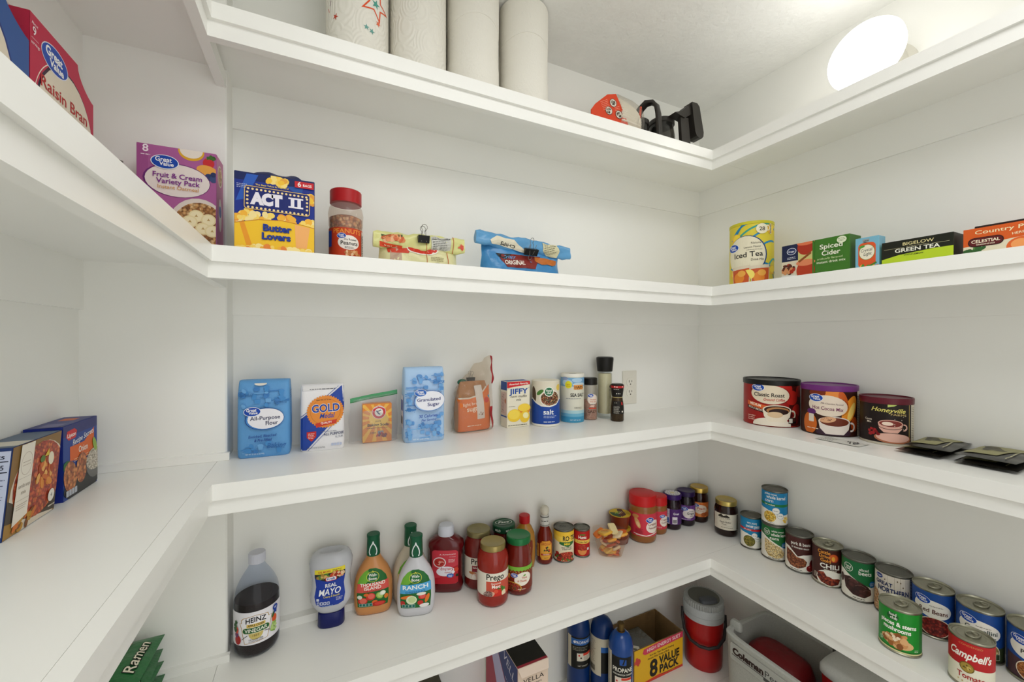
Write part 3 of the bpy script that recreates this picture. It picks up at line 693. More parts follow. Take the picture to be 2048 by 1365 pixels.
out = [(-.034, .150), (.034, .153), (.0345, .135), (.031, .110), (.034, .085), (.031, .066), (.018, .060), (-.018, .059), (-.031, .065), (-.035, .085), (-.031, .108), (-.0345, .132)]
L.P(out, '#1c3a9c'); L.P([(-.034, .150), (.034, .153), (.0345, .143), (-.0342, .139)], '#e9d83a'); L.T(-.012, .1425, '10% MORE', .0048, '#b8321f', .03, w=.028, rot=.04); micro(L, .006, .147, .022, .0016, '#3a3a1c', 2)
L.P([(-.0342, .139), (.0345, .143), (.0343, .131), (.015, .122), (-.01, .121), (-.033, .129)], '#2b2a22'); L.blobs(.016, .136, .014, .005, 16, .004, ['#c8482a', '#e0a070', '#9c2f1e', '#e6c7a0'], 3); L.blobs(-.016, .133, .014, .005, 18, .0035, ['#4f7a2c', '#d6b06a', '#a8843a', '#74973e'], 5)
L.RR(.003, .1265, .026, .011, .0045, '#c9252c', .06); L.RR(.003, .1265, .023, .0085, .0035, '#eceef4', .06); L.T(.003, .1240, 'Kraft', .0056, '#2a3f96', .04, w=.018, rot=.06)
L.T(.003, .1065, 'REAL', .0085, '#eef0f4', .04, w=.026, rot=.05); L.T(.0, .0885, 'MAYO', .0145, '#f2f4f6', .03, .25, w=.050, rot=.06); L.T(.004, .0825, 'Creamy & Smooth', .0045, '#e2d257', .02, .2, w=.036, rot=.06)
for i_ in range(4): L.RR(-.026+.0075*i_, .069, .0062, .0075, .001, '#cdd3e6'); L.E(-.026+.0075*i_, .069, .0018, .0025, '#2f4a94')
L.RR(-.027, .0785, .006, .006, .001, '#cdd3e6'); micro(L, .014, .0795, .016, .0015, '#cdd3e6', 3); micro(L, -.018, .0617, .026, .0016, '#8fb2e0'); L.done('label', t)
# --- salad dressings
db = [(0, .030, .021, 3.2), (.003, .0345, .0245, 3.2), (.014, .0375, .026, 3.0), (.022, .0385, .0265, 2.8), (.050, .0395, .027, 2.6), (.075, .0385, .0265, 2.5), (.095, .035, .025, 2.4), (.112, .029, .0222, 2.3), (.126, .0225, .0185, 2.2), (.138, .0175, .0155, 2.1), (.146, .0155, .0148, 2), (.160, .015, .0148, 2)]
db = [(q[0], q[1]*(1.24 if q[0] < .12 else 1.24-.24*min(1, (q[0]-.12)/.03)), q[2]*1.08, q[3] if len(q) > 3 else 2.0) for q in db]
class Sq:
    """stretches a print sideways to the width of the bottle"""
    def __init__(s, b, k): s.b = b; s.k = k; s.wu = b.wu/k; s.wv = b.wv
    def __call__(s, u, v, off): return s.b(u*s.k, v, off)
def dressing(label, x, y, rz, col, name, band, txt, veg):
    t = thing('dressing_bottle', label, 'bottle', (x, y, ZD), rz, 'salad dressing bottles')
    body(t, 'bottle_body', db, gloss(col, .18, .6), 48, 60)
    g = G().loft([(.145, .0168, .0168), (.147, .0172, .0172), (.190, .0158, .0158), (.1915, .0165, .0165), (.197, .0165, .0165), (.1985, .015, .015)], 32); g.obj('cap', M('#12573a', .4), t, 35)
    L = Lab(Loft([(.14, .0174, .0174), (.19, .016, .016)], .0165, .003, .02), None)
    L.line([(-.0072, .1505), (-.0092, .1545), (-.0094, .159), (-.0082, .165), (-.005, .173), (-.0015, .178), (0, .183), (.0015, .178), (.005, .173), (.0082, .165), (.0094, .159), (.0092, .1545), (.0072, .1505)], .0026, '#e9eef0'); L.E(0, .181, .0018, .004, '#e9eef0', 0, 10); L.E(-.0072, .1505, .0018, .0018, '#e9eef0', 0, 8); L.E(.0072, .1505, .0018, .0018, '#e9eef0', 0, 8)
    L.on(Sq(LoftX(db, .005, .005), 1.22))
    out = [(-.030, .024), (.030, .024), (.032, .05), (.031, .080), (.026, .098), (.017, .111), (.006, .118), (-.006, .118), (-.017, .111), (-.026, .098), (-.031, .080), (-.032, .05)]
    L.P(out, '#23682f'); L.P([(-.031, .082), (-.026, .098), (-.017, .111), (-.010, .116), (-.006, .105), (-.010, .088), (-.016, .082)], '#6fae3a')
    L.E(0, .0985, .0128, .0128, '#d7d94a'); L.E(0, .0985, .0118, .0118, '#1f6a38'); L.T(0, .0995, 'Wish-', .0068, '#f2f4ee', .03, w=.017); L.T(0, .0910, 'Bone', .0068, '#f2f4ee', .03, w=.016); L.line([(-.002, .1075), (0, .113), (.002, .1075)], .0008, '#e6e25a')
    L.P([(-.0325, .060), (.0325, .064), (.031, .086), (-.0305, .082)], band)
    for s_, y_, h_, w_, c_ in txt: L.T(0, y_, s_, h_, c_, .035, w=w_, rot=.04)
    g_ = random.Random(len(txt)*7+3)
    for (a, b_, ra, rb, c1, c2, ro) in veg:
        L.E(a, b_, ra, rb, c1, ro, 16)
        if c2: L.E(a+ra*.1, b_+rb*.08, ra*.72, rb*.72, c2, ro, 14)
    for i_ in range(4): L.RR(-.024+.0068*i_, .0305, .006, .0075, .0008, '#bfe0d6'); L.RR(-.024+.0068*i_, .0305, .005, .0065, .0008, '#1f6a60')
    L.done('label', t); return t
x, y = .1375, 1.117
dressing('tall dressing bottle of orange Thousand Island with green cap', x, y, face_cam(x, y, -.06), '#c98a52', 'island', '#d8574e',
         [('THOUSAND', .0765, .0078, .050, '#f4efe8'), ('ISLAND', .0675, .0078, .034, '#f4efe8'), ('DRESSING', .0620, .0042, .036, '#a83a36')],
         [(-.004, .050, .0095, .0095, '#c8362c', '#e0675a', .3), (.014, .050, .007, .009, '#8fb84a', '#b4d07a', .5), (-.020, .040, .010, .009, '#c12f26', '#dc6a58', .2), (.004, .035, .006, .005, '#dd6a2a', None, .4), (.020, .055, .006, .006, '#d8e2cc', '#eef2e4', 0), (-.026, .050, .005, .005, '#dfe7d6', None, 0), (.012, .030, .014, .006, '#b3261f', '#cf4034', 0), (.027, .045, .004, .006, '#e07a2c', None, 0), (-.013, .056, .005, .004, '#dd6a2a', None, 0)])
x, y = .2375, 1.063
dressing('white Ranch dressing bottle with green cap in front of its twin', x, y, face_cam(x, y, -.06), '#c9c9cf', 'ranch', '#4fa3d8',
         [('RANCH', .0715, .0098, .052, '#f4f6f6'), ('DRESSING', .0625, .0046, .040, '#1f5f94')],
         [(-.018, .052, .013, .004, '#e0762c', None, .25), (-.008, .045, .011, .011, '#dfe8c6', '#c3d69a', 0), (.014, .052, .008, .007, '#c62f2a', '#dd5a50', 0), (.012, .059, .010, .004, '#e6e6d8', None, 0), (.024, .046, .004, .011, '#e0762c', None, -.3), (.010, .037, .006, .006, '#c12f26', None, 0), (-.026, .037, .005, .006, '#b8322a', None, 0), (.018, .029, .010, .005, '#e9e7e4', None, 0)])
x, y = .2360, 1.1255
t = dressing('pale dressing bottle with green cap standing behind the Ranch bottle', x, y, face_cam(x, y, .2), '#cfc5b2', 'second', '#d9c38a', [], [(-.01, .05, .01, .01, '#c9b27a', None, 0)])
# --- ketchup (upside-down label)
x, y = .3350, 1.119
t = thing('ketchup_bottle', 'dark red ketchup bottle with white flip cap and pink label printed upside down', 'bottle', (x, y, ZD), face_cam(x, y, -.14))
kb = [(0, .033, .020, 3), (.003, .036, .023, 3), (.016, .0385, .0255, 2.8), (.028, .0365, .0248, 2.8), (.06, .0365, .0248, 2.8), (.115, .037, .025, 2.8), (.126, .040, .0265, 2.6), (.138, .0385, .026, 2.5), (.148, .031, .023, 2.4), (.155, .022, .019, 2.2), (.158, .019, .0175, 2)]
kb = [(q[0], q[1]*(1.27 if q[0] < .14 else 1.27-.27*min(1, (q[0]-.14)/.015)),) + tuple(q[2:]) for q in kb]
body(t, 'bottle_body', kb, gloss('#5c0f14', .14, .8), 48, 60)
g = G().loft([(.154, .0215, .0195, 2.3), (.156, .0225, .0205, 2.3), (.176, .0215, .0195, 2.3), (.1765, .0205, .0188, 2.3), (.182, .0195, .018, 2.3), (.1835, .017, .0155, 2.2)], 36); g.obj('cap', M('#d3d6e2', .35), t, 35)
L = Lab(Sq(LoftX(kb, .005, .005), 1.25)); L.RR(0, .0735, .058, .094, .008, '#c93a48'); L.P([(-.029, .03), (-.02, .0268), (.02, .0268), (.029, .03), (.029, .078), (.012, .07), (.0, .056), (-.012, .045), (-.029, .04)], '#b71f2c')
L.E(-.012, .0865, .0145, .0145, '#e9dfe0'); L.E(-.012, .0865, .0122, .0122, '#b8332f'); L.blobs(-.012, .0865, .007, .007, 8, .003, ['#cf5a50', '#a3241f', '#e0a090'], 2)
L.T(.006, .1075, 'A Americana', .0038, '#f0d8da', .01, w=.036, rot=.05); micro(L, .010, .102, .014, .0012, '#f0d8da'); micro(L, .008, .094, .017, .0016, '#f4e2e4', 3, 5)
L.E(.002, .062, .021, .0135, '#eceaf2', .1); L.T(.004, .0715, 'Ketchup', .0088, '#b3202c', .02, rot=PI+.05, w=.028); L.T(.008, .0610, 'Tomato', .0055, '#b3202c', .01, rot=PI+.05, w=.017)
L.E(.012, .0505, .0078, .0058, '#2b62b8', .1); L.T(.012, .0520, 'Great', .003, '#eef0f6', .03, rot=PI, w=.009); L.T(.012, .0487, 'Value', .003, '#eef0f6', .03, rot=PI, w=.008); L.E(.025, .066, .005, .006, '#d0412c'); L.E(.027, .050, .003, .004, '#243018'); L.done('label', t)
# --- glass jars
def jar(name, label, x, y, secs, col, lid, off=0.0, cat='jar', group=None, z=ZD, rough=.14):
    t = thing(name, label, cat, (x, y, z), face_cam(x, y, off), group)
    body(t, 'jar_body', secs, gloss(col, rough, .8), 44, 55)
    if lid:
        r, z0, z1, m = lid; g = G().loft([(z0, r*.97, r*.97), (z0+.001, r, r), (z1-.003, r, r), (z1-.0008, r*.97, r*.97), (z1, r*.9, r*.9), (z1-.0006, r*.86, r*.86)], 44); g.obj('lid', m, t, 35)
    return t
pj = [(0, .036, .036), (.004, .041, .041), (.012, .0428, .0428), (.030, .0418, .0418), (.092, .0418, .0418), (.104, .0430, .0430), (.118, .0428, .0428), (.130, .0395, .0395), (.138, .0345, .0345), (.142, .033, .033), (.154, .032, .032)]
lid_gold = M('#9b8a55', .3, .7, var=.05)
sauce_f = '#8c1f12'
t = jar('sauce_jar', 'jar of meat pasta sauce with bronze lid, front of the sauce group', .4367, 1.019, pj, sauce_f, (.0345, .1425, .158, lid_gold), -.02, group='pasta sauce jars')
L = Lab(Cyl(.0418), (-.075, .075, .031, .0915)); L.R(-.075, .031, .075, .0915, '#e4ddcf'); L.T(.008, .074, 'Prego', .0155, '#17140f', .03, w=.049)
L.R(-.017, .031, .075, .070, '#c7523e'); L.T(.010, .0625, 'Flavored with', .0044, '#f2e4da', .02, w=.026); L.T(.010, .0525, 'Meat', .0088, '#f4eee6', .04, w=.023)
L.E(.014, .040, .015, .012, '#c5281c'); L.E(.009, .044, .006, .005, '#dc5238'); L.P([(.012, .050), (.016, .055), (.018, .051), (.024, .052), (.018, .0485)], '#3c6a26'); L.blobs(.030, .048, .005, .006, 8, .003, ['#4c8a34', '#3f7428'], 2); L.E(.032, .036, .007, .008, '#ead9b8'); L.E(-.006, .037, .012, .007, '#d9a68c', .3)
L.E(-.012, .036, .013, .009, food('meat', ['#d9c8c0', '#8c5a52', '#b08a80', '#6f4240'], 420), .3); L.done('label', t)
t = jar('sauce_jar', 'jar of Italian sausage pasta sauce behind the meat sauce jar', .4286, 1.1060, pj, '#6e1a14', (.0345, .1425, .158, M('#8a8058', .35, .6)), -.02, group='pasta sauce jars')
L = Lab(Cyl(.0418), (-.075, .075, .031, .0915)); L.R(-.075, .031, .075, .0915, '#e0d9cb'); L.T(.004, .074, 'Prego', .0155, '#17140f', .03, w=.049); L.R(-.018, .053, .075, .070, '#8a1f2c'); L.T(.002, .062, 'Italian Sausage', .0052, '#f2e4da', .02, w=.034); L.T(.006, .0555, '& Garlic', .0052, '#f2e4da', .02, w=.02)
L.E(-.016, .049, .012, .004, '#b5703c', -.1); L.E(-.008, .040, .012, .009, '#dcb9ac', .2); L.E(-.012, .037, .006, .008, '#ece2d6', .2); L.done('label', t)
sj = [(0, .034, .034), (.004, .0385, .0385), (.012, .0395, .0395), (.060, .0393, .0393), (.075, .0385, .0385), (.100, .0365, .0365), (.118, .034, .034), (.128, .032, .032), (.134, .031, .031), (.149, .031, .031)]
t = jar('salsa_jar', 'salsa jar with plain green lid in front of the mild salsa', .521, 1.031, sj, '#6b1a10', (.0345, .136, .1545, M('#1d6b3a', .3, .2)), .02)
L = Lab(Loft(sj, .039, .003, .02), (-.07, .07, .016, .080)); L.R(-.07, .016, .07, .080, '#7a2a18'); L.P([(-.07, .080), (.07, .080), (.07, .070)] + [(.07-.14*i/28, .068+.003*(i % 2)) for i in range(29)] + [(-.07, .07)], '#7ab23c')
for i_ in range(14): L.E(-.055+.008*i_, .0662, .0012, .0012, '#d9c24a', 0, 8)
L.E(.012, .048, .024, .018, '#ece6d8', .25); L.oval_logo(-.012, .0575, .0095); L.T(.016, .049, 'Thick', .0055, '#c05a30', .02, w=.016); L.T(.010, .0405, '& Chunky', .0055, '#c05a30', .02, w=.026); L.E(.016, .058, .004, .002, '#6ba03c', .4)
L.E(-.020, .024, .028, .016, '#c89a3a'); L.E(-.020, .024, .0255, .0138, food('salsa', ['#b53020', '#cf5138', '#8f2014', '#3f5a2a'], 300)); L.P([(-.036, .055), (-.024, .062), (-.026, .046)], '#d9a64a'); micro(L, -.002, .020, .022, .0026, '#e6d6c4'); L.done('label', t)
t = jar('salsa_jar', 'mild salsa jar with printed green lid tucked behind the plain green one', .5125, 1.1125, sj, '#54150e', (.0345, .136, .1545, M('#12472c', .3, .2)), .1)
L = Lab(top_(.1545-.0002)); L.E(0, .004, .026, .015, '#e8ece4', .1); L.E(0, .004, .0245, .0138, '#12472c', .1); L.T(0, -.001, 'Pace', .011, '#f0f2ea', .03, .3, w=.034, rot=.1)
L.done('lid_print', t); L = Lab(Cyl(.0346)); L.T(.012, .1415, 'MILD', .0065, '#dfe8dc', .02, w=.018); L.T(-.022, .1415, 'MILD', .0065, '#dfe8dc', .02, w=.018); L.done('rim_print', t)
# --- honey mustard bottle with red cap
t = thing('mustard_bottle', 'amber squeeze bottle with red cap behind the salsa jars', 'bottle', (.589, 1.124, ZD), face_cam(.589, 1.124, .05))
mu = [(0, .027, .018, 2.6), (.004, .031, .021, 2.6), (.02, .033, .022, 2.6), (.075, .0335, .0225, 2.6), (.105, .031, .022, 2.5), (.125, .022, .019, 2.3), (.134, .0155, .0155), (.138, .0145, .0145)]
body(t, 'bottle_body', mu, gloss('#a9762c', .16, .6), 40, 60); ribbed(t, 'cap', .0168, .137, .160, M('#b3161a', .35), 36, .0004)
L = Lab(LoftX(mu, .005, .005)); L.P([(-.022, .03), (.022, .03), (.025, .07), (.024, .088), (.012, .094), (0, .104), (-.012, .094), (-.024, .088), (-.025, .07)], '#7a2c16'); L.E(0, .090, .015, .012, '#d8a05a'); L.blobs(0, .090, .009, .007, 10, .003, ['#8a4a22', '#c77a3a', '#e6c48a'], 3); L.T(.006, .062, 'Honey', .008, '#f0d9a0', .02, w=.026); L.done('label', t)
# --- hot sauce with wooden ball cap
x, y = .660, 1.121
t = thing('hot_sauce_bottle', 'slim hot sauce bottle with pale round wooden cap', 'bottle', (x, y, ZD), face_cam(x, y, .12))
hb = [(0, .021, .021), (.003, .0245, .0245), (.010, .0255, .0255), (.070, .0255, .0255), (.088, .0238, .0238), (.100, .0195, .0195), (.112, .015, .015), (.124, .0128, .0128), (.142, .0122, .0122)]
body(t, 'bottle_body', hb, gloss('#6e1a0e', .12, .8), 40, 55)
g = G().loft([(.116, .0152, .0152), (.120, .0148, .0148), (.146, .0132, .0132), (.150, .0130, .0130)], 32); g.obj('neck_seal', M('#c9c8c2', .35), t, 40)
g = G().loft([(.150, .0105, .0105), (.154, .0125, .0125), (.160, .0142, .0142), (.166, .0142, .0142), (.172, .0122, .0122), (.1765, .008, .008), (.178, .003, .003)], 32); g.obj('wooden_cap', M('#d2ccbd', .5, var=.06, scale=80), t, 60)
L = Lab(Cyl(.0255), (-.06, .06, .008, .085)); ol = [(-.018, .026), (-.012, .016), (.012, .016), (.024, .030), (.024, .064), (.014, .075), (-.010, .075), (-.018, .066)]
L.P(ol, '#d7862a'); L.P([(a*.9+.0003, .0455+(b-.0455)*.93) for a, b in ol], '#e6a83c'); L.T(.003, .062, 'CHOLULA', .0085, '#b32a1c', .03, w=.036); L.blobs(.006, .048, .010, .009, 20, .003, ['#2d5a2c', '#c8452a', '#3c2a1c', '#e0b23a'], 3); L.R(-.014, .030, .020, .0355, '#b8321f'); L.T(.003, .0313, 'ORIGINAL', .0036, '#f2e2c8', .03, w=.022); micro(L, -.004, .022, .014, .0016); L.done('label', t); L = Lab(Cyl(.0255), (-.06, .06, .008, .085)); L.RR(-.0285, .044, .012, .04, .001, '#d99a3a'); micro(L, -.033, .056, .009, .0014, '#6a3a1c', 6)
L.done('side_label', t); L = Lab(Loft([(.116, .0153, .0153), (.150, .0131, .0131)], .014, .003, .02)); L.R(-.04, .117, .04, .1215, '#8f8f8a'); L.R(-.04, .143, .04, .1465, '#6b6b68'); L.dash(-.012, .131, .012, .0035, '#4a4a48', 1, 2, .7, 4); L.done('neck_print', t)
# --- peanut butter
def pb(label, x, y, r, H, off, lines, z1, big):
    lz = H*.80; secs = [(0, r*.86, r*.86), (.004, r*.96, r*.96), (.012, r, r), (H*.655, r, r), (H*.675, r*.98, r*.98), (H*.70, r*1.0, r*1.0), (H*.725, r*.975, r*.975), (H*.755, r*.985, r*.985), (H*.78, r*.93, r*.93), (lz+.002, r*.9, r*.9)]
    t = jar('peanut_butter_jar', label, x, y, secs, '#8f5a2a', None, off, 'jar', 'peanut butter jars', rough=.2)
    g = G().loft([(H*.775, r*.985, r*.985), (H*.782, r*1.005, r*1.005), (H-.004, r*.99, r*.99), (H-.001, r*.965, r*.965), (H, r*.9, r*.9)], 44); g.obj('lid', M('#c11a1c', .38), t, 35)
    L = Lab(Cyl(r), (-r*2.4, r*2.4, H*.155, H*.635)); L.R(-.2, 0, .2, .2, '#cc3546'); L.R(-r*2.4, 0, -r*1.35, .2, '#a31a26')
    L.E(r*.62, H*.36, r*.62, H*.135, '#ece2d8', .1); L.oval_logo(r*.30, H*.505, r*.30); L.T(r*.55, H*.385, 'Creamy', r*.2, '#8a3a26', .02, w=r*.78); L.T(r*.62, H*.315, 'Peanut Butter', r*.145, '#8a3a26', .02, w=r*.86)
    L.E(r*1.1, H*.25, r*.15, r*.1, '#a8703a'); L.E(r*.95, H*.235, r*.12, r*.08, '#c08a4a')
    if big:
        L.E(-r*.62, H*.44, r*.16, r*.42, '#d9a86c', .45); L.E(-r*.58, H*.41, r*.10, r*.20, '#e8c290', .45); L.E(-r*.78, H*.57, r*.26, r*.14, '#c98a52', .1); micro(L, -r*.75, H*.30, r*.55, r*.035, '#5a1c22', 5, 4)
        L.P([(-r*.9, H*.21), (0, H*.185), (r, H*.24), (r, H*.215), (0, H*.165), (-r*.9, H*.195)], '#e6d6d2'); micro(L, -r*.7, H*.178, r*1.0, r*.04, '#f0dcd8')
    else: L.dash(-r*.6, H*.225, r*.3, r*.05, '#e6d0c8', 2, 2, .7, 3)
    L.done('label', t); return t
pb('large peanut butter jar with red lid beside the yellow-lidded cups', 1.0535, 1.101, .0475, .163, .26, None, 0, True)
pb('small peanut butter jar with red lid behind the large one', 1.140, 1.1155, .0335, .134, .26, None, 0, False)
# --- jellies
def jelly(label, x, y, off, col, lidm, r=.0325, H=.129):
    secs = [(0, r*.86, r*.86), (.004, r*.97, r*.97), (.012, r, r), (H*.64, r, r), (H*.72, r*.985, r*.985), (H*.78, r*.93, r*.93), (H*.82, r*.88, r*.88), (H*.9, r*.86, r*.86)]
    t = jar('jelly_jar', label, x, y, secs, col, (r*.985, H*.86, H, lidm), off, group='jelly jars in the corner'); return t
t = jelly('dark jelly jar with purple rim and white checkered lid top', 1.2165, 1.1165, -.1, '#1e0a16', M('#36155f', .35))
L = Lab(top_(.129)); L.E(0, 0, .0275, .0275, '#e9e6ea')
for i_ in range(-4, 5):
    for j_ in range(-4, 5):
        if .012 < math.hypot(i_*.0058, j_*.0058) < .025: L.R(i_*.0058-.0016, j_*.0058-.0016, i_*.0058+.0016, j_*.0058+.0016, '#2a2430', False)
L.E(0, 0, .009, .009, '#d9d2a8'); L.done('lid_print', t); L = Lab(Cyl(.0325), (-.05, .05, .022, .078)); L.R(-.06, .02, .06, .08, '#4a2468'); L.R(-.038, .022, -.006, .078, '#c9c4d2'); L.dash(-.036, .072, -.008, .0016, '#6a6478', 8, 2.1, .7, 3); L.R(-.036, .026, -.008, .046, '#2a57a8'); L.dash(-.034, .042, -.010, .0016, '#c8d4ea', 4, 2.1, .7, 5); L.R(.004, .024, .022, .050, '#dedbe2'); L.bars(.006, .027, .020, .040); L.T(.018, .058, 'Great', .008, '#eceaf0', .03, w=.022); L.done('label', t)
t = jelly('grape jelly jar with dark purple lid and oval white label', 1.2885, 1.1155, .1, '#160a14', M('#2a1747', .35))
L = Lab(Cyl(.0325), (-.05, .05, .024, .080)); L.R(-.06, .02, .06, .08, '#6a3d86'); L.blobs(0, .052, .045, .028, 26, .007, ['#5a2f76', '#7b4c98', '#8a5ea6', '#4c2668'], 3, 1.0); L.E(.010, .050, .025, .018, '#e6ddda', .15); L.oval_logo(-.008, .0665, .0115); L.T(.016, .0565, 'Concord', .0045, '#3a2a40', .01, w=.018); L.T(.014, .0465, 'Grape', .0085, '#26202c', .03, w=.027); L.T(.017, .0385, 'Jelly', .0055, '#6a5a70', .01); micro(L, -.018, .027, .032, .0022, '#e6dcec'); L.done('label', t)
t = jelly('peach preserves jar with gold lid in the shelf corner', 1.3600, 1.1150, .06, '#2a0f08', gold_m, .0330, .133)
L = Lab(Cyl(.0330), (-.05, .05, .024, .080)); L.R(-.06, .02, .06, .08, '#cf6a2c'); L.blobs(0, .052, .045, .028, 26, .007, ['#dd7c38', '#e39150', '#c45a24', '#eba868'], 8, 1.0); L.E(.003, .053, .025, .017, '#ead9c6', .1); L.oval_logo(-.013, .067, .0105); L.T(.006, .0525, 'Peach', .0085, '#b8391f', .03, w=.027); micro(L, -.006, .0465, .022, .0018, '#a86a4a'); L.E(.015, .034, .010, .008, '#b05a2a'); L.done('label', t)
# --- apple butter
aj = [(0, .032, .032), (.004, .037, .037), (.014, .039, .039), (.085, .039, .039), (.096, .0375, .0375), (.104, .0345, .0345), (.108, .0335, .0335), (.118, .0335, .0335)]
t = jar('apple_butter_jar', 'dark jar of apple butter with gold lid and cream label', 1.3560, .9955, aj, '#22100a', (.0355, .1085, .1255, M('#c2ad62', .3, .75)), .1)
L = Lab(Cyl(.039), (-.05, .062, .026, .082)); L.R(-.06, .02, .07, .09, '#ddd6c4'); L.P([(-.03, .074), (-.02, .082), (-.012, .075), (-.002, .080), (.008, .073), (.008, .070), (-.03, .070)], '#2a241c'); L.T(-.008, .064, 'KITCHEN', .0058, '#3a342a', .0, w=.034); L.R(-.024, .0605, .008, .0608, '#3a342a'); L.T(-.006, .051, 'Apple Butter', .0068, '#2f2a22', .01, w=.038); micro(L, -.018, .045, .018, .0022); L.R(-.02, .041, .016, .0414, '#6a6252'); micro(L, -.02, .034, .040, .0022, '#6a6252'); L.R(.035, .028, .046, .080, '#4a4238'); L.dash(.036, .076, .045, .0014, '#b8ae9c', 14, 2.4, .7, 4); L.done('label', t)
# --- stacked dip cups and a tub of spread packets
def cup(label, x, y, z, rz, tilt=0.0):
    t = thing('dip_cup', label, 'cup', (x, y, z), rz, 'caramel dip cups')
    g = G().loft([(0, .026, .026), (.002, .028, .028), (.045, .0345, .0345), (.047, .0362, .0362), (.049, .0362, .0362)], 36); g.obj('cup_body', M('#7a3017', .35), t, 40)
    g = G().loft([(.049, .0375, .0375), (.0502, .0375, .0375)], 36); g.obj('foil_lid', M('#b89a22', .35), t)
    L = Lab(top_(.0502)); L.E(0, 0, .034, .034, '#c9ab2c'); L.P([(-.034, -.004)] + arcpts(0, 0, .034, PI*1.04, PI*1.55, 8) + [(.006, .0)], '#1f4a26'); L.P([(-.012, .030), (.004, .033), (.022, -.010), (.010, -.030), (-.004, -.018)], '#4a1f14')
    for i_ in range(4): L.line([(-.016+.006*i_, -.012), (-.006+.006*i_, .012)], .0022, ['#a8c43a', '#8fb03a', '#d9cfa0', '#b07a3c'][i_]); L.line([(.010+.005*i_, .018), (.022+.004*i_, -.006)], .0012, '#3a3418')
    L.done('lid_print', t); return t
cup('brown dip cup with yellow foil lid, lower of two stacked behind the spread tub', .962, 1.1145, ZD, -.6)
cup('brown dip cup with yellow foil lid, upper of two stacked behind the spread tub', .961, 1.114, ZD+.0503, -.75)
t = thing('plastic_tub', 'clear plastic tub filled with orange and yellow spread packets', 'tub', (.883, 1.071, ZD), -.62)
t.scale = (1.0, 1.0, 1)
tb = [(0, .034, .030, 3.6), (.003, .038, .034, 3.6), (.052, .052, .046, 3.6), (.054, .0535, .0475, 3.6), (.066, .0555, .0495, 3.6), (.0675, .0585, .0525, 3.6)]
g = G().loft(tb, 44, cap1=False); g.obj('tub_body', film('tub_plastic', '#fdf6ee', .05, .04, .06, 1.3), t, 45)
pk = random.Random(5)
for i_ in range(24):
    lv = i_//5; zz = .008+lv*.0135; s_ = .026+.006*lv; px_ = pk.uniform(-1, 1)*(.011+.0065*lv); py_ = pk.uniform(-1, 1)*(.009+.006*lv)
    cols_ = [('#d9772c', 'orange'), ('#e0a23a', 'yellow orange'), ('#d9b45a', 'pale yellow'), ('#cf5f28', 'deep orange'), ('#dcc9a8', 'cream'), ('#d98c5a', 'peach coloured'), ('#a8482a', 'rust coloured')]
    col, cname = cols_[(i_*3+lv) % 7]; where = ['bottom', 'second', 'middle', 'fourth', 'upper'][lv]
    p = thing('spread_packet', 'small %s packet in the %s layer of the clear tub' % (cname, where), 'packet', (.883, 1.071, ZD+zz), 0, 'spread packets in the clear tub')
    q = G().loft([(-.004, .0135, .018, 5), (0, .016, .021, 5), (.004, .0135, .018, 5)], 20)
    q.xf(Matrix.Rotation(-.62, 4, 'Z') @ Matrix.Translation((px_, py_, 0)) @ Matrix.Rotation(pk.uniform(-.5, .5), 4, 'X') @ Matrix.Rotation(pk.uniform(-.5, .5), 4, 'Y') @ Matrix.Rotation(pk.uniform(0, 3), 4, 'Z'))
    q.obj('packet_body', M(col, .35), p, 40)
p = thing('spread_packet', 'yellow packet lettered SPREAD lying on top in the clear tub', 'packet', (.883, 1.071, ZD+.07), -.62+.5, 'spread packets in the clear tub')
q = G().loft([(-.004, .016, .022, 5), (0, .019, .026, 5), (.004, .016, .022, 5)], 20); mt = Matrix.Translation((-.024, -.008, .004)) @ Matrix.Rotation(-.25, 4, 'X') @ Matrix.Rotation(-.2, 4, 'Y'); q.xf(mt); q.obj('packet_body', M('#e3b044', .35), p, 40)
class XF:
    wu = wv = None
    def __init__(s, m, z): s.m = m; s.z = z
    def __call__(s, u, v, off): return s.m @ Vector((u, v, s.z+off))
L = Lab(XF(mt, .0042)); L.T(0, .002, 'SPREAD', .0075, '#c8391f', .03, w=.026, rot=-.9); L.line([(-.012, .006), (.004, -.016)], .0012, '#3a2a14'); L.line([(.010, .016), (.015, .002)], .0012, '#3a2a14'); L.done('print', p)
p = thing('spread_packet', 'cream packet standing upright on top in the clear tub', 'packet', (.883, 1.071, ZD+.07), -.62, 'spread packets in the clear tub')
q = G().loft([(-.004, .012, .018, 5), (0, .014, .021, 5), (.004, .012, .018, 5)], 20); q.xf(Matrix.Translation((.010, .008, .006)) @ Matrix.Rotation(.5, 4, 'X') @ Matrix.Rotation(.35, 4, 'Y') @ Matrix.Rotation(.4, 4, 'Z')); q.obj('packet_body', M('#dccb9a', .4), p, 40)
# ================================================================== third shelf
def carton(name, label, cat, loc, rz, w, d, h, col, group=None, bev=.0012):
    t = thing(name, label, cat, loc, rz, group); bev_box('carton', w, d, h, M(col, .45), t, bev); return t
def paper_bag(t, w, d, h, mat, fold=.012, name='bag_body'):
    s = [(0, w*.47, d*.44, 7), (.004, w*.492, d*.485, 7), (h*.12, w*.5, d*.51, 6), (h*.45, w*.502, d*.53, 5), (h*.75, w*.495, d*.50, 6), (h*.88, w*.487, d*.44, 7), (h*.955, w*.48, d*.37, 8), (h*.985, w*.478, d*.30, 8), (h, w*.47, d*.24, 8)]
    G().loft(s, 56).obj(name, mat, t, 45); return LoftX(s, .007, .007)
def crinkle(h, rough=.5, st=.25, sc_=45): return noise_bump(M(h, rough, var=.03, scale=24), sc_, st, .004)
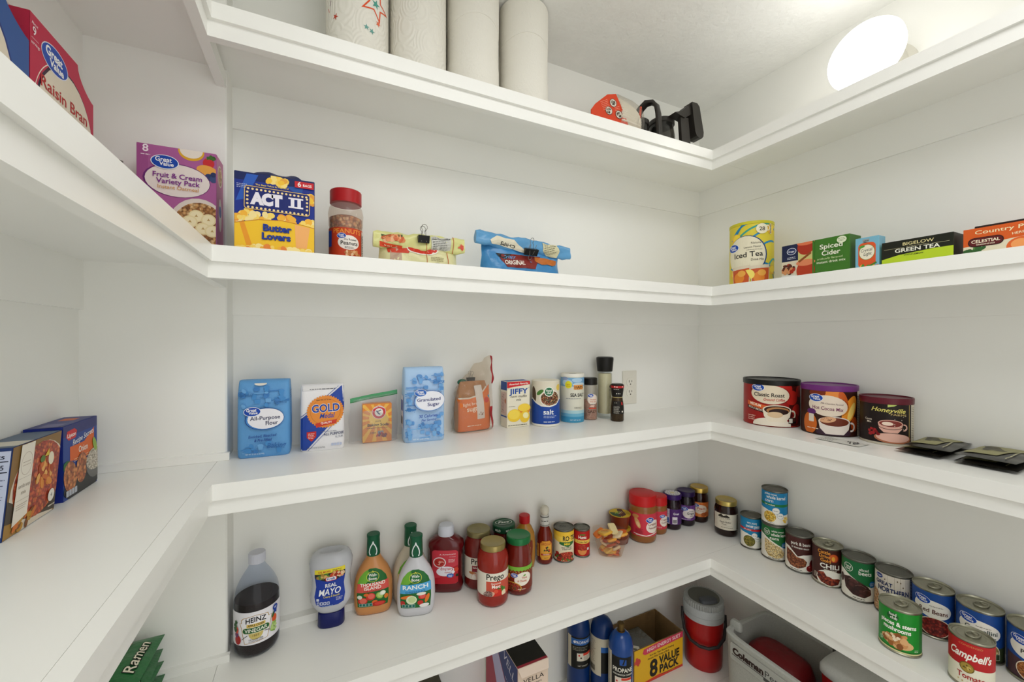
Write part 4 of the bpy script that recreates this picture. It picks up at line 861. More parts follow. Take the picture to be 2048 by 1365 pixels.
# --- flour, blue bag
kit = random.Random(11)
def utensils(L, w, h, cols, n=26, avoid=None, seed=1, z0=.006):
    g = random.Random(seed)
    for i in range(n):
        x_ = g.uniform(-w*.44, w*.44); y_ = g.uniform(z0+.006, h*.93); c = cols[g.randrange(len(cols))]; k = i % 4
        if avoid and any(abs(x_-a) < p and abs(y_-b) < q for a, b, p, q in avoid): continue
        if k == 0: L.E(x_, y_, .004, .0055, c, g.random(), 10); L.line([(x_-.012, y_-.002), (x_-.003, y_)], .0016, c)
        elif k == 1: L.RR(x_, y_, .011, .009, .002, c)
        elif k == 2: L.line([(x_-.012, y_), (x_+.012, y_+.001)], .0022, c); L.E(x_+.012, y_+.001, .004, .0025, c, 0, 10)
        else: L.P([(x_-.005, y_+.004), (x_+.005, y_+.004), (x_+.0035, y_-.005), (x_-.0035, y_-.005)], c); L.E(x_, y_+.005, .006, .0035, c, 0, 10)
t = thing('flour_bag', 'blue paper bag of all-purpose flour at the left end of the third shelf', 'bag', (-.1030, 1.092, ZC), -.04)
S_ = paper_bag(t, .104, .062, .172, crinkle('#5f9bd2', .45, .35)); L = Lab(S_, (-.05, .05, .003, .166), .00007, .0012)
utensils(L, .1, .165, ['#3f7cbd', '#468ac8', '#69a3d8'], 70, [(0, .083, .042, .03), (0, .045, .03, .012)], 4)
L.T(-.033, .138, 'Sprinkle', .0068, '#35689f', .01, .2, w=.026); L.T(.033, .120, 'Sprinkle', .0062, '#35689f', .01, .2, w=.026); L.T(.026, .021, 'Baking', .011, '#2d66a8', .03, .2, w=.038)
L.E(.003, .087, .038, .0245, '#1f3f86', .05); L.E(.0035, .087, .037, .0235, '#3f7fc4', .05); L.E(.005, .0875, .035, .0225, '#e9e8ee', .05)
L.oval_logo(-.021, .104, .0155, .02); L.T(.004, .0855, 'All-Purpose', .0082, '#20234e', .02, w=.058, rot=.03); L.T(.017, .0735, 'Flour', .0088, '#20234e', .02, w=.024, rot=.03)
L.T(-.001, .0465, 'Enriched, Bleached', .0058, '#1d3f8e', .03, .2, w=.054, rot=.03); L.T(.0, .0375, '& Pre-Sifted', .0058, '#1d3f8e', .03, .2, w=.034, rot=.03); L.T(-.016, .0085, 'NET WT 32 OZ (2 LB) 907g', .003, '#cfe0f0', .01, w=.036)
L.E(-.006, .165, .012, .004, '#e6e0d4'); L.done('front_print', t)
L = Lab(Flat((.0512, 0, 0), (0, 1, 0), (0, 0, 1))); L.dash(-.02, .145, .016, .002, '#1f2a55', 22, 2.6, .6, 4); L.R(-.02, .02, .016, .07, '#2a4f9c'); L.done('side_print', t)
# --- flour, white and blue bag
t = thing('flour_bag', 'white and blue flour bag with round orange seal', 'bag', (.0165, 1.093, ZC), -.02)
S_ = paper_bag(t, .097, .060, .156, crinkle('#e6e5e8', .4, .3)); L = Lab(S_, (-.047, .047, .002, .152), .00007, .0012)
L.P([(-.05, .075), (.05, .16), (.05, .10), (-.035, .004), (-.05, .004)], '#24459e'); L.line([(-.05, .079), (.046, .162)], .0012, '#24459e'); L.line([(-.032, .002), (.05, .091)], .0010, '#24459e')
L.P([(-.05, .142), (.032, .1485), (.032, .156), (-.05, .156)], '#e0dfe0'); L.dash(-.028, .1455, .03, .0022, '#3a3a42', 1, 2, .6, 4)
for i_ in range(40): L.E(.006+.0385*math.cos(2*PI*i_/40), .093+.0365*math.sin(2*PI*i_/40), .0022, .0022, '#e08a36', 0, 6, i_ == 0)
L.E(.006, .093, .0385, .0365, '#e08a36'); L.O(.006, .093, .033, .031, .0012, '#c9752a'); L.dash(-.014, .120, .026, .0024, '#6a4a2a', 1, 2, .6, 6)
L.T(.007, .0925, 'GOLD', .0185, '#e8e6e6', .09, w=.062, rot=.03); L.T(.007, .0928, 'GOLD', .0178, '#24459e', .045, w=.060, rot=.03); L.T(.010, .078, 'Medal', .0115, '#24459e', .02, .35, w=.034, rot=.04)
L.P([(-.016, .066), (.006, .0705), (.031, .0735), (.029, .064), (.006, .061), (-.014, .056)], '#c93a26'); L.T(.008, .0645, 'QUALITY', .0048, '#f4ece4', .03, w=.024, rot=.08)
L.P([(-.034, .047), (-.014, .048), (-.014, .035), (-.024, .024), (-.034, .034)], '#c22c2c'); L.dash(-.031, .042, -.017, .0018, '#f0d8d4', 4, 2, .7, 3)
L.T(.024, .0365, 'ALL PURPOSE', .0062, '#26335f', .03, w=.044, rot=.03); L.T(.036, .029, 'FLOUR', .005, '#6a6f80', .0, w=.017, rot=.03); L.dash(-.004, .0455, .040, .0016, '#5a5f70', 1, 2, .7, 2)
for i_ in range(4): L.RR(.021+.006*i_, .0135, .005, .006, .0008, '#b9c3dc')
L.T(-.014, .0075, 'NET WT 32 OZ (2 LB) 907g', .003, '#4a4a52', .01, w=.038); L.done('front_print', t)
L = Lab(Flat((.0478, 0, 0), (0, 1, 0), (0, 0, 1))); L.dash(-.02, .11, .012, .002, '#2a3a70', 12, 2.6, .6, 4); L.done('side_print', t)
# --- zip bag with baking soda box inside
t = carton('baking_soda_box', 'orange baking soda box inside the clear zip bag', 'box', (.1440, 1.105, ZC+.0005), -.03, .0715, .030, .099, '#dd8338')
L = Lab(front(.030)); W2 = .0355
L.R(-W2, .001, W2, .098, '#e08a3a')
for i_ in range(14):
    a0 = 2*PI*i_/14; a1 = a0+.18; L.clip = (-W2, W2, .002, .097); L.P([(.0, .06), (.08*math.cos(a0), .06+.08*math.sin(a0)), (.08*math.cos(a1), .06+.08*math.sin(a1))], '#ecb650', (), i_ == 0)
L.E(.004, .062, .024, .024, '#f0c45a'); L.E(.004, .0765, .0175, .0175, '#c93340'); L.E(.004, .0765, .0105, .0105, '#ece6de'); L.O(.004, .0765, .0172, .0172, .001, '#ece6de'); L.T(.004, .0855, 'ARM & HAMMER', .0035, '#f2e6e0', .03, w=.024, curve=.004)
L.line([(-.002, .081), (.003, .073), (.007, .071)], .003, '#4a5a7a'); L.line([(.002, .079), (.009, .082)], .0028, '#6a6a70'); L.T(.002, .052, 'pure', .005, '#5a3a2a', .0); L.T(.002, .0415, 'Baking Soda', .0068, '#2a2730', .035, w=.052); L.dash(-.026, .036, .028, .0016, '#5a3a2a', 1, 2, .7, 3)
L.T(-.010, .022, '100+', .005, '#5a3a2a', .02); L.RR(.008, .0245, .014, .009, .001, '#8a8f96'); L.blobs(.010, .018, .012, .005, 12, .003, ['#b23a3a', '#6a4a60', '#c9c0c0', '#8a3a3a'], 3); L.done('front_print', t)
t = thing('zip_bag', 'clear zip-top plastic bag with green seal holding a baking soda box', 'bag', (.1365, 1.103, ZC+.0003), -.03)
def zb(u, v, s):
    x_ = (u-.5)*.122*(1-.05*v); z_ = .116*v + .018*v*(u-.35)
    b_ = .024*math.sin(PI*min(1, u*1.02+.001))**.5*(1-v**2.2)
    return (x_ + .0015*math.sin(9*v+4*u), s*(b_+.0006) + .002*math.sin(7*u+5*v), z_)
zf = film('zip_plastic', '#f2f3f4', .10, .10, .10, 1.3, .5)
g = G(); g.grid(lambda u, v: zb(u, v, -1), 14, 12); g.grid(lambda u, v: zb(u, v, 1), 14, 12, flip=True); g.obj('bag_film', zf, t, 60)
g = G(); g.grid(lambda u, v: (zb(u, 1, -1)[0], -.0012 + .002*math.sin(7*u+5), zb(u, 1, -1)[2] + .010*v - .006), 14, 2)
g.grid(lambda u, v: (zb(u, 1, 1)[0], .0012 + .002*math.sin(7*u+5), zb(u, 1, 1)[2] + .010*v - .006), 14, 2, flip=True); g.obj('seal_band', M('#4a9a66', .35), t)
g = G().tube([(zb(u/14, 1, 0)[0], -.0018 + .002*math.sin(7*u/14+5), zb(u/14, 1, 0)[2]-.0065) for u in range(15)], .0011, 6); g.obj('zip_ridge', M('#1d7a3c', .35), t, 40)
# --- granulated sugar
t = thing('sugar_bag', 'tall pale blue bag of granulated sugar patterned with kitchen tools', 'bag', (.2570, 1.072, ZC), -.06)
S_ = paper_bag(t, .106, .062, .192, crinkle('#a8c8ea', .45, .25)); L = Lab(S_, (-.051, .051, .003, .187), .00007, .0012)
utensils(L, .104, .19, ['#5f97d2', '#6fa5dc', '#78aee0', '#5a8fca'], 110, [(.006, .105, .040, .028), (.0, .062, .032, .014)], 9)
L.T(.034, .152, 'Suga', .0095, '#3f7fc2', .03, .2, w=.032); L.T(-.036, .082, 'king', .0095, '#3f7fc2', .03, .2, w=.024); L.T(.002, .037, 'Dusting', .0125, '#6ea6dc', .02, .25, w=.046)
L.E(.010, .107, .040, .0265, '#2f55a8', .06); L.E(.0105, .107, .039, .0255, '#9dbfe6', .06); L.E(.012, .1075, .037, .0245, '#e8e9f2', .06); L.oval_logo(-.013, .128, .0145, .02, '#2d63b8')
L.T(.008, .107, 'Granulated', .0082, '#2b2f72', .02, w=.060, rot=.04); L.T(.020, .0945, 'Sugar', .0085, '#2b2f72', .02, w=.031, rot=.04)
L.T(.006, .0655, '30 Calories', .0075, '#2446a0', .03, .2, w=.048, rot=.04); L.T(.008, .056, 'Per Serving', .006, '#2446a0', .03, .2, w=.038, rot=.04); L.T(-.012, .009, 'NET WT 4 LB (1.81kg)', .003, '#e6eef8', .01, w=.04); L.done('front_print', t)
L = Lab(Flat((-.0538, 0, 0), (0, -1, 0), (0, 0, 1))); L.R(-.02, .035, .022, .12, '#d4d6e2'); L.bars(-.015, .045, .012, .065, '#2a2a2a', 16, 3); L.R(-.015, .08, .015, .108, '#2d4fa6'); L.done('side_print', t)
# --- brown sugar in clear bag
t = thing('brown_sugar_pouch', 'orange pouch of light brown sugar inside a clear bag', 'bag', (.4115, 1.114, ZC+.001), .12)
ps = [(0, .050, .014, 4), (.006, .053, .017, 4), (.05, .054, .021, 4), (.085, .052, .019, 4), (.115, .048, .012, 4), (.138, .042, .0045, 4), (.143, .040, .003, 4)]
G().loft(ps, 48).obj('pouch_body', noise_bump(M('#a9764a', .4, var=.05), 60, .3, .003), t, 50)
L = Lab(LoftX(ps, .006, .006), (-.0515, .0515, .002, .14), .00007, .003); L.P([(-.06, .002), (.06, .002), (.06, .14), (.045, .125), (.02, .107), (-.005, .098), (-.06, .096)], '#d9702a'); L.line([(-.05, .096), (-.02, .096), (.004, .101), (.026, .113), (.04, .126)], .004, '#d8cfc4')
L.T(-.008, .076, 'light brown', .0088, '#f0e2d2', .01, w=.062, rot=.08); L.T(-.006, .060, 'sugar', .0135, '#f2e6d8', .02, w=.044, rot=.08); L.E(.036, .088, .008, .008, '#c8392c'); L.P([(.040, .10), (.052, .104), (.05, .088)], '#2f8aa8'); micro(L, -.026, .016, .045, .003, '#ecd9c4'); L.RR(.014, .083, .024, .096, .002, '#d6d0d0', .06); L.blobs(.016, .050, .008, .006, 16, .001, ['#6a4a3a', '#8a5a3a'], 3); L.done('front_print', t)
def binder_clip(label, loc, rz, w=.022, up=True, down=False, tilt=None):
    t = thing('binder_clip', label, 'clip', loc, rz); hh = .012
    g = G().prism([(-.0055, 0), (.0055, 0), (.0012, hh), (-.0012, hh)], -w/2, w/2); g.xf(Matrix.Rotation(PI/2, 4, 'Z') @ Matrix.Rotation(PI/2, 4, 'X') if False else Matrix(((0, 0, 1, 0), (1, 0, 0, 0), (0, 1, 0, 0), (0, 0, 0, 1))))
    g.xf(Matrix.Translation((0, 0, 0)) @ Matrix.Scale(-1, 4, (0, 0, 1)) @ Matrix.Translation((0, 0, -hh)) if up else Matrix.Identity(4))
    if up: g.f = [f[::-1] for f in g.f]
    g.obj('clip_body', M('#171614', .35, .3), t)
    for sgn in (-1, 1):
        q = G(); a = w*.22; zz = hh; pts = [(-a, sgn*.0018, zz-.010), (-a*.8, sgn*.003, zz+.002), (-a*.55, sgn*.004, zz+.008)]
        for i in range(9): w_ = PI*1.25-PI*1.5*i/8; pts.append((.0055*math.cos(w_), sgn*(.005+.0004*i), zz+.0135+.0052*math.sin(w_)))
        pts += [(a*.55, sgn*.004, zz+.008), (a*.8, sgn*.003, zz+.002), (a, sgn*.0018, zz-.010)]
        q.tube(pts, .0006, 6)
        if down and sgn < 0: q.xf(Matrix.Translation((0, -.007, hh*.9)) @ Matrix.Rotation(PI, 4, 'X') @ Matrix.Translation((0, 0, -hh)))
        q.obj('wire_handle', M('#8d8b86', .3, .9), t, 40)
    if tilt: t.rotation_euler = (tilt, 0, rz)
    return t
binder_clip('black binder clip closing the brown sugar pouch', (.4075, 1.1170, ZC+.142), .12, .024)
t = thing('plastic_bag', 'large crinkled clear bag with red ends around the brown sugar pouch', 'bag', (.4110, 1.113, ZC+.0003), .12)
def pbag(u, v, s):
    wd_ = .064*(1-.1*v) ; cx_ = .006*v
    top = .196 + .020*u - .055*(1-u)**2*1.2 + .004*math.sin(16*u)
    z_ = top*v; b_ = (.034*(1-v**2.2)**.6 + .002)*(math.sin(PI*min(max(u, .01), .99))**.45)
    cr = .0028*math.sin(23*u+9*v) + .0022*math.sin(31*v-11*u) + .0016*math.sin(47*u+40*v)
    return (cx_ + (u-.5)*2*wd_ + .002*math.sin(20*v), s*b_ + cr*(.15+v) , z_)
pf = film('crinkle_plastic', '#f6f1ea', .06, .10, .08, 1.28, 1.0)
g = G(); g.grid(lambda u, v: pbag(u, v, -1), 30, 30); g.grid(lambda u, v: pbag(u, v, 1), 20, 20, flip=True); g.obj('bag_film', pf, t, 50)
red_film = M('#a3262c', .3, coat=.2)
g = G(); g.grid(lambda u, v: (lambda p: (p[0]+.001, p[1]-.0008, p[2]))(pbag(.925+.075*u, .62+.38*v, -1)), 4, 12); g.obj('red_end', red_film, t, 40)
g = G(); g.grid(lambda u, v: (lambda p: (p[0]+.001, p[1]-.0008, p[2]))(pbag(.90+.10*u-.06*v, .02+.30*v, -1)), 4, 10); g.obj('red_end', red_film, t, 40)
t = thing('wrapper_top', 'dark green scrunched wrapper top beside the binder clip in the clear bag', 'wrapper', (.3800, 1.1140, ZC+.137), .12)
g = G().loft([(0, .013, .004, 3), (.006, .015, .006, 2.5), (.011, .011, .004, 2.5), (.013, .006, .002, 2)], 24); g.obj('wrapper_fold', noise_bump(M('#1f5a44', .3), 200, .6, .003), t, 40)
# --- corn muffin mix
t = carton('muffin_mix_box', 'small blue and cream box of corn muffin mix', 'box', (.5525, 1.116, ZC), .03, .0785, .042, .139, '#e6e0cc')
L = Lab(front(.042)); L.P([(-.039, .138), (.039, .138), (.039, .128), (.01, .125), (-.02, .122), (-.039, .119)], '#c8242c'); L.T(.0, .1285, 'America\'s Favorite', .0055, '#f4eee6', .03, .2, w=.066, rot=.03)
L.T(.0, .101, 'JIFFY', .0155, '#1d4a9c', .05, w=.064); L.T(-.034, .113, '"', .006, '#1d2a5a'); L.T(.035, .113, '"', .006, '#1d2a5a'); L.T(.0, .090, 'corn muffin', .0072, '#3a332a', .0, .3, w=.056); L.T(.0, .080, 'mix', .0072, '#3a332a', .0, .3, w=.018)
L.E(.019, .056, .022, .014, '#f0c93a'); L.P(arcpts(.019, .055, .021, PI, 2*PI, 12), '#dd8a2c'); L.E(.019, .058, .021, .012, '#f3d048'); L.E(-.015, .036, .023, .019, '#efc93c'); L.E(-.016, .039, .019, .014, '#f4d654'); L.E(.021, .030, .017, .018, '#eec63a', -.4); L.E(.024, .034, .010, .009, '#f4ecb0', -.4); L.dash(-.036, .006, .034, .0026, '#5a5a4a', 1, 2, .6, 3); micro(L, -.034, .063, .022, .0014); L.done('front_print', t)
L = Lab(left_(.0785)); L.R(-.020, .112, .020, .138, '#1d4796'); L.R(-.020, .105, .020, .112, '#e6e0cc'); L.R(-.018, .038, .018, .106, '#dcc0b4'); L.dash(-.016, .098, .004, .0018, '#6a3a34', 16, 2.0, .6, 3); L.E(.010, .080, .004, .008, '#b8642c'); L.R(-.020, .031, .020, .035, '#1d4796'); L.done('side_print', t)
L = Lab(top_(.139)); L.R(-.038, -.020, .038, .020, '#23498c'); L.done('top_print', t)
# --- round salt boxes
def round_box(name, label, x, y, r, H, off, top='#ddd8c8', col='#e6e2d6', group='round salt boxes'):
    t = thing(name, label, 'box', (x, y, ZC), face_cam(x, y, off), group)
    g = G().loft([(0, r*.99, r*.99), (.001, r, r), (H-.001, r, r), (H, r*.985, r*.985)], 44, cap1=False); g.obj('carton_tube', M(col, .45), t, 40)
    g = G().loft([(H-.0022, .001, .001), (H-.0022, r*.9, r*.9), (H, r*.965, r*.965), (H, r*.99, r*.99)], 44, cap1=False); g.f = [f[::-1] for f in g.f]; g.obj('lid', M(top, .5), t, 40)
    return t
r, H = .0430, .1385
t = round_box('salt_box', 'round salt box with blue base and food photo on top half', .6506, 1.1000, r, H, .05)
L = Lab(Cyl(r), (-PI*r, PI*r, .001, H-.001)); L.R(-.2, 0, .2, .2, '#dcd5c2'); 
L.E(-.045, .095, .011, .026, '#5a4636', .1); L.E(-.020, .104, .013, .006, '#4a7a34', .6); L.E(.044, .118, .010, .010, '#e0c25a')
L.E(.012, .086, .033, .026, '#ece6da'); L.E(.013, .086, .030, .023, food('chopped', ['#3a281c', '#8a4a28', '#c98a52', '#5a3a24', '#d8c09a', '#a83a26', '#3a4a24'], 260))
L.P([(-.14, 0), (.14, 0), (.14, .085), (.05, .085), (.033, .070), (.01, .064), (-.015, .066), (-.035, .075), (-.05, .085), (-.14, .085)], '#e6e3da'); L.P([(-.14, .007), (.14, .007), (.14, .080), (.05, .080), (.033, .0655), (.01, .0595), (-.015, .0615), (-.035, .0705), (-.05, .080), (-.14, .080)], '#1e469c')
L.E(.008, .1065, .0148, .0148, '#e6efe2'); club(L, .008, .1065, .0138, '#f0f4ea', '#1f6a42'); L.T(.007, .0375, 'salt', .0148, '#f0f2f4', .03, w=.032); micro(L, -.008, .0315, .042, .0022, '#c3cfe6', 2); micro(L, -.008, .0135, .036, .0032, '#dfe6f2'); L.done('label', t)
r, H = .0372, .1565
sky_m = food('sea_sky', ['#7fb0d6', '#8bb9dc', '#9cc4e0'], 30, edge=1.6)
t = round_box('salt_box', 'taller sea salt box with sky blue label beside the first salt', .7535, 1.1040, r, H, .12, '#d6d3c8')
L = Lab(Cyl(r), (-PI*r, PI*r, .001, H-.001)); L.R(-.2, 0, .2, .2, '#d8d6c6'); L.R(-.2, .0, .2, .006, '#3f8fb4'); L.R(-.2, .006, .2, .020, '#3f94bc'); L.R(-.2, .020, .2, .030, '#6fb0cc'); L.R(-.2, .030, .2, .040, '#a8cdd6')
L.R(-.2, .116, .2, .144, '#79a9cf'); L.R(-.2, .1465, .2, .16, '#e6e4dc'); L.E(.012, .136, .018, .007, '#a9c9e2'); L.E(-.022, .128, .018, .010, '#b8cfe0'); L.E(.02, .122, .024, .006, '#c3d4dc'); L.E(-.03, .141, .012, .005, '#8a9cc0')
L.E(-.017, .1215, .0112, .0118, '#e0d82c'); L.T(-.017, .1205, 'NEW', .0035, '#b8662c', .03); L.T(-.017, .1155, 'LOOK', .0035, '#b8662c', .03); L.R(.000, .1065, .034, .121, '#e69a4a'); L.T(.017, .1105, 'HAIN', .008, '#2a2620', .04, w=.029); L.dash(.003, .108, .031, .002, '#2a2620', 1, 2, .7, 3)
L.T(.014, .084, 'SEA SALT', .0105, '#2c2a2a', .03, w=.048); L.dash(-.024, .077, .034, .002, '#8a8f94', 1, 2, .7, 5); L.dash(.002, .049, .030, .0018, '#6a6a60', 2, 2.2, .7, 7); L.T(.006, .008, 'NET WT 26 OZ', .0035, '#e6eef2', .01, w=.034); L.done('label', t)
t2 = G().loft([(.1545, .011, .006, 6), (.1547, .011, .006, 6)], 20); t2.obj('pour_spout', M('#8f8d86', .3, .8), t)
# --- pink salt jar
x, y, r = .8255, 1.106, .0237
t = thing('pink_salt_jar', 'small clear jar of pink salt with black cap', 'jar', (x, y, ZC), face_cam(x, y, .1))
js = [(0, r*.9, r*.9), (.003, r, r), (.103, r, r), (.110, r*.93, r*.93), (.115, r*.9, r*.9)]
G().loft(js, 36, cap1=False).obj('jar_wall', clear_pet, t, 40); pink = food('pink_salt', ['#c98a72', '#d9a08a', '#b8745c', '#e3b8a2'], 420)
G().loft([(.001, r*.86, r*.86), (.003, r*.96, r*.96), (.062, r*.96, r*.96), (.066, r*.7, r*.7)], 32).obj('pink_salt', pink, t, 40)
G().loft([(.115, r*.98, r*.98), (.116, r*1.02, r*1.02), (.136, r*1.0, r*1.0), (.138, r*.93, r*.93)], 36).obj('cap', M('#181512', .35), t, 35)
L = Lab(Cyl(r), (-.03, .03, .02, .1)); L.E(.008, .068, .019, .017, '#e6d8cc'); L.oval_logo(.0, .081, .0092); L.T(.009, .066, 'Himalayan', .0042, '#d0764a', .01, w=.022); L.T(.009, .059, 'Pink Salt', .0042, '#d0764a', .01, w=.020); L.P([(.0, .050), (.014, .050), (.010, .042), (-.004, .044)], '#e0b8a8'); L.R(-.006, .037, .020, .041, '#cf4a34'); L.dash(-.008, .029, .022, .003, '#4a2a22', 2, 1.7, .7, 4); micro(L, .002, .052, .014, .0016); L.done('label', t)
# --- tall glass grinder
x, y, r = .8880, 1.107, .0250
t = thing('salt_grinder', 'tall glass salt grinder with large black cap beside the outlet', 'grinder', (x, y, ZC), face_cam(x, y, .1))
gs = [(0, r*.95, r*.95), (.003, r, r), (.018, r, r), (.150, r*.95, r*.95), (.155, r*.85, r*.85), (.159, r*.8, r*.8)]
G().loft(gs, 36, cap1=False).obj('glass_body', clear_glass, t, 40); G().loft([(.016, r*.9, r*.9), (.019, r*.93, r*.93), (.148, r*.89, r*.89), (.151, r*.8, r*.8)], 36).obj('salt_fill', M('#cfc29a', .55, var=.06, scale=300), t, 40)
G().loft([(.157, r*.98, r*.98), (.160, r*1.02, r*1.02), (.198, r*1.16, r*1.16), (.2045, r*1.14, r*1.14), (.2065, r*.95, r*.95)], 40).obj('cap', M('#14120f', .45), t, 30)
L = Lab(Cyl(r*.985)); L.E(.020, .108, .006, .006, '#3a3024'); micro(L, .012, .095, .018, .0024, '#4a4232'); L.E(.020, .072, .005, .006, '#a8a078'); L.done('label', t)
# --- pepper grinder in front
x, y, r = .8900, 1.0460, .0214
t = thing('pepper_grinder', 'small waisted peppercorn grinder with black and red label', 'grinder', (x, y, ZC), face_cam(x, y, .1))
gs = [(0, r*.92, r*.92), (.003, r, r), (.045, r*.98, r*.98), (.066, r*.86, r*.86), (.076, r*.80, r*.80)]
G().loft(gs, 36).obj('glass_body', M('#3a2c1a', .2, var=.4, scale=500), t, 40); G().loft([(.074, r*.76, r*.76), (.079, r*.76, r*.76)], 32).obj('collar', M('#b3a36c', .35), t, 40)
G().loft([(.079, r*.80, r*.80), (.100, r*.94, r*.94), (.114, r, r), (.118, r*.99, r*.99), (.121, r*.82, r*.82)], 36).obj('cap', M('#16130f', .35), t, 35)
L = Lab(Loft([(.079, r*.80, r*.80), (.100, r*.94, r*.94), (.114, r, r), (.12, r, r)], r, .003, .01)); L.R(-.035, .108, .035, .1155, '#b8262a'); L.E(-.010, .1125, .002, .002, '#ece6dc', 0, 10); L.E(-.003, .1118, .0018, .0018, '#ece6dc', 0, 10); L.E(.016, .1125, .0018, .0018, '#ece6dc', 0, 10); L.E(-.004, .090, .002, .002, '#e6e2d8', 0, 10); L.E(.003, .090, .0018, .0018, '#e6e2d8', 0, 10); L.E(.008, .0895, .0013, .0013, '#e6e2d8', 0, 10); micro(L, -.014, .1035, .018, .0018, '#cfc9bc')
L.done('cap_print', t); L = Lab(Loft(gs, r, .003, .01)); L.R(-.020, .024, .030, .066, '#1a1712'); L.dash(-.014, .048, .006, .0016, '#a8a49a', 8, 1.9, .7, 3); L.RR(.016, .058, .006, .010, .002, '#c22a2c'); L.E(.016, .032, .003, .003, '#ddd8cc', 0, 10); L.E(-.010, .060, .0012, .0012, '#ddd8cc', 0, 8); L.E(-.004, .0605, .0012, .0012, '#ddd8cc', 0, 8); L.done('label', t)
# ------------------------------------------------------------------ canisters on the right
def canister(name, label, x, y, r, H, lidcol, off, base='#2b2420'):
    t = thing(name, label, 'canister', (x, y, ZC), face_cam(x, y, off), 'drink canisters')
    G().loft([(0, r*.97, r*.97), (.0015, r*.985, r*.985), (.003, r*.97, r*.97), (H-.010, r*.97, r*.97)], 56).obj('canister_body', M(base, .4), t, 40)
    g = G().loft([(H-.016, r*.985, r*.985), (H-.015, r, r), (H-.002, r*1.005, r*1.005), (H, r*.99, r*.99), (H, r*.94, r*.94), (H-.003, r*.925, r*.925), (H-.003, r*.80, r*.80), (H-.0022, r*.78, r*.78), (H-.003, r*.76, r*.76), (H-.003, .001, .001)], 56, cap1=False); g.obj('lid', M(lidcol, .35), t, 30)
    return t, Lab(Cyl(r*.972), (-r*1.9, r*1.9, .003, H-.014))
def cupprint(L, cx, cy, a, cupcol, drink, foam):
    L.P([(cx-a, cy), (cx+a, cy), (cx+a*.9, cy-a*.55), (cx+a*.55, cy-a*.95), (cx-a*.55, cy-a*.95), (cx-a*.9, cy-a*.55)], cupcol); L.O(cx+a*1.12, cy-a*.35, a*.32, a*.36, a*.13, cupcol, -1.9, 1.9)
    L.E(cx, cy, a, a*.40, cupcol); L.E(cx, cy, a*.9, a*.33, drink); 
    if foam: L.E(cx-a*.25, cy-a*.02, a*.45, a*.2, foam)
r, H = .0782, .142
t, L = canister('coffee_canister', 'wide red ground coffee canister with black lid', 1.3135, .8080, r, H, '#171613', .06, '#7c1410')
L.R(-.2, 0, .2, .2, '#9c1a16'); L.R(.045, 0, .2, .2, '#4a0f0c')
for a, b_, q in ((.055, .09, .022), (.075, .05, .02), (.035, .115, .02), (.09, .11, .02), (-.05, .11, .016), (.068, .025, .016)): L.E(a, b_, q, q, '#b8241c' if q > .018 else '#7c1410')
L.P([(-.2, .004), (.2, .004), (.2, .0), (-.2, 0)], '#c43a2c'); L.E(-.008, .098, .053, .029, '#e2d4bc', -.05); L.O(-.006, .0975, .054, .0295, .0009, '#2a1410', -1.0, .9, rot=-.05); L.oval_logo(-.040, .118, .0175)
L.T(-.010, .0915, 'Classic Roast', .0115, '#1c1512', .03, w=.082); L.T(.004, .079, 'Ground Coffee', .0082, '#b8322a', .02, .35, w=.056)
L.P([(-.075, .075), (-.005, .062), (-.006, .048), (-.075, .062)], '#d8622c'); L.T(-.048, .061, 'MEDIUM', .0078, '#f2e0cc', .04, w=.034, rot=-.17); L.P([(-.075, .061), (-.012, .047), (-.014, .039), (-.075, .052)], '#3a1410'); L.T(-.045, .0485, 'RICH & SMOOTH', .0056, '#f0e0cc', .03, w=.052, rot=-.2)
L.E(-.002, .006, .052, .022, '#e9e0d0'); cupprint(L, .012, .052, .038, '#e8ddc8', '#3a1c12', None); L.E(.014, .050, .030, .011, '#b07a4a'); L.E(.016, .047, .026, .009, '#2a120c'); L.E(.006, .038, .020, .009, '#d9bc96')
micro(L, -.072, .028, .026, .003, '#e6c8b8', 2); micro(L, -.072, .016, .03, .003, '#e6c8b8'); L.R(.042, .012, .068, .030, '#1a1512'); L.RR(.049, .021, .011, .013, .001, '#d9d4c8'); L.dash(.057, .026, .066, .0016, '#8a3a30', 3, 2, .7, 3); L.done('label', t)
r, H = .0665, .139
fire = food('fire', ['#3a1408', '#8a3410', '#d9741a', '#2a0e06', '#f0a63a', '#5a1e0a'], 34, edge=1.2, stretch=(1, 1, .6))
t, L = canister('cocoa_canister', 'hot cocoa canister with purple lid beside the coffee', 1.3320, .6545, r, H, '#6d2a74', .05, '#2a140c')
L.R(-.2, 0, .2, .2, '#34140a'); L.E(.006, .112, .018, .022, '#e0873a'); L.E(.048, .075, .018, .04, '#e8902a', -.4); L.E(.052, .07, .008, .026, '#f6d06a', -.4); L.E(-.05, .03, .02, .03, '#c9651f'); L.E(.03, .10, .010, .026, '#c4591c', .3); L.E(.062, .035, .012, .02, '#a8430f'); L.E(-.03, .118, .02, .012, '#7a2c10')
L.E(-.006, .083, .046, .029, '#e3d4c2', -.08); L.O(-.004, .082, .047, .0295, .0008, '#2a1410', -.9, .9, rot=-.08); L.oval_logo(-.033, .1035, .0165); L.T(.004, .087, 'Milk Chocolate Flavored', .0042, '#5a3a4a', .0, .2, w=.050, rot=-.05); L.T(-.006, .071, 'Hot Cocoa Mix', .0095, '#7a3a5c', .02, w=.070, rot=-.05); L.E(-.044, .064, .012, .008, '#5c2468'); L.RR(-.044, .046, .014, .022, .002, '#dcd0c2')
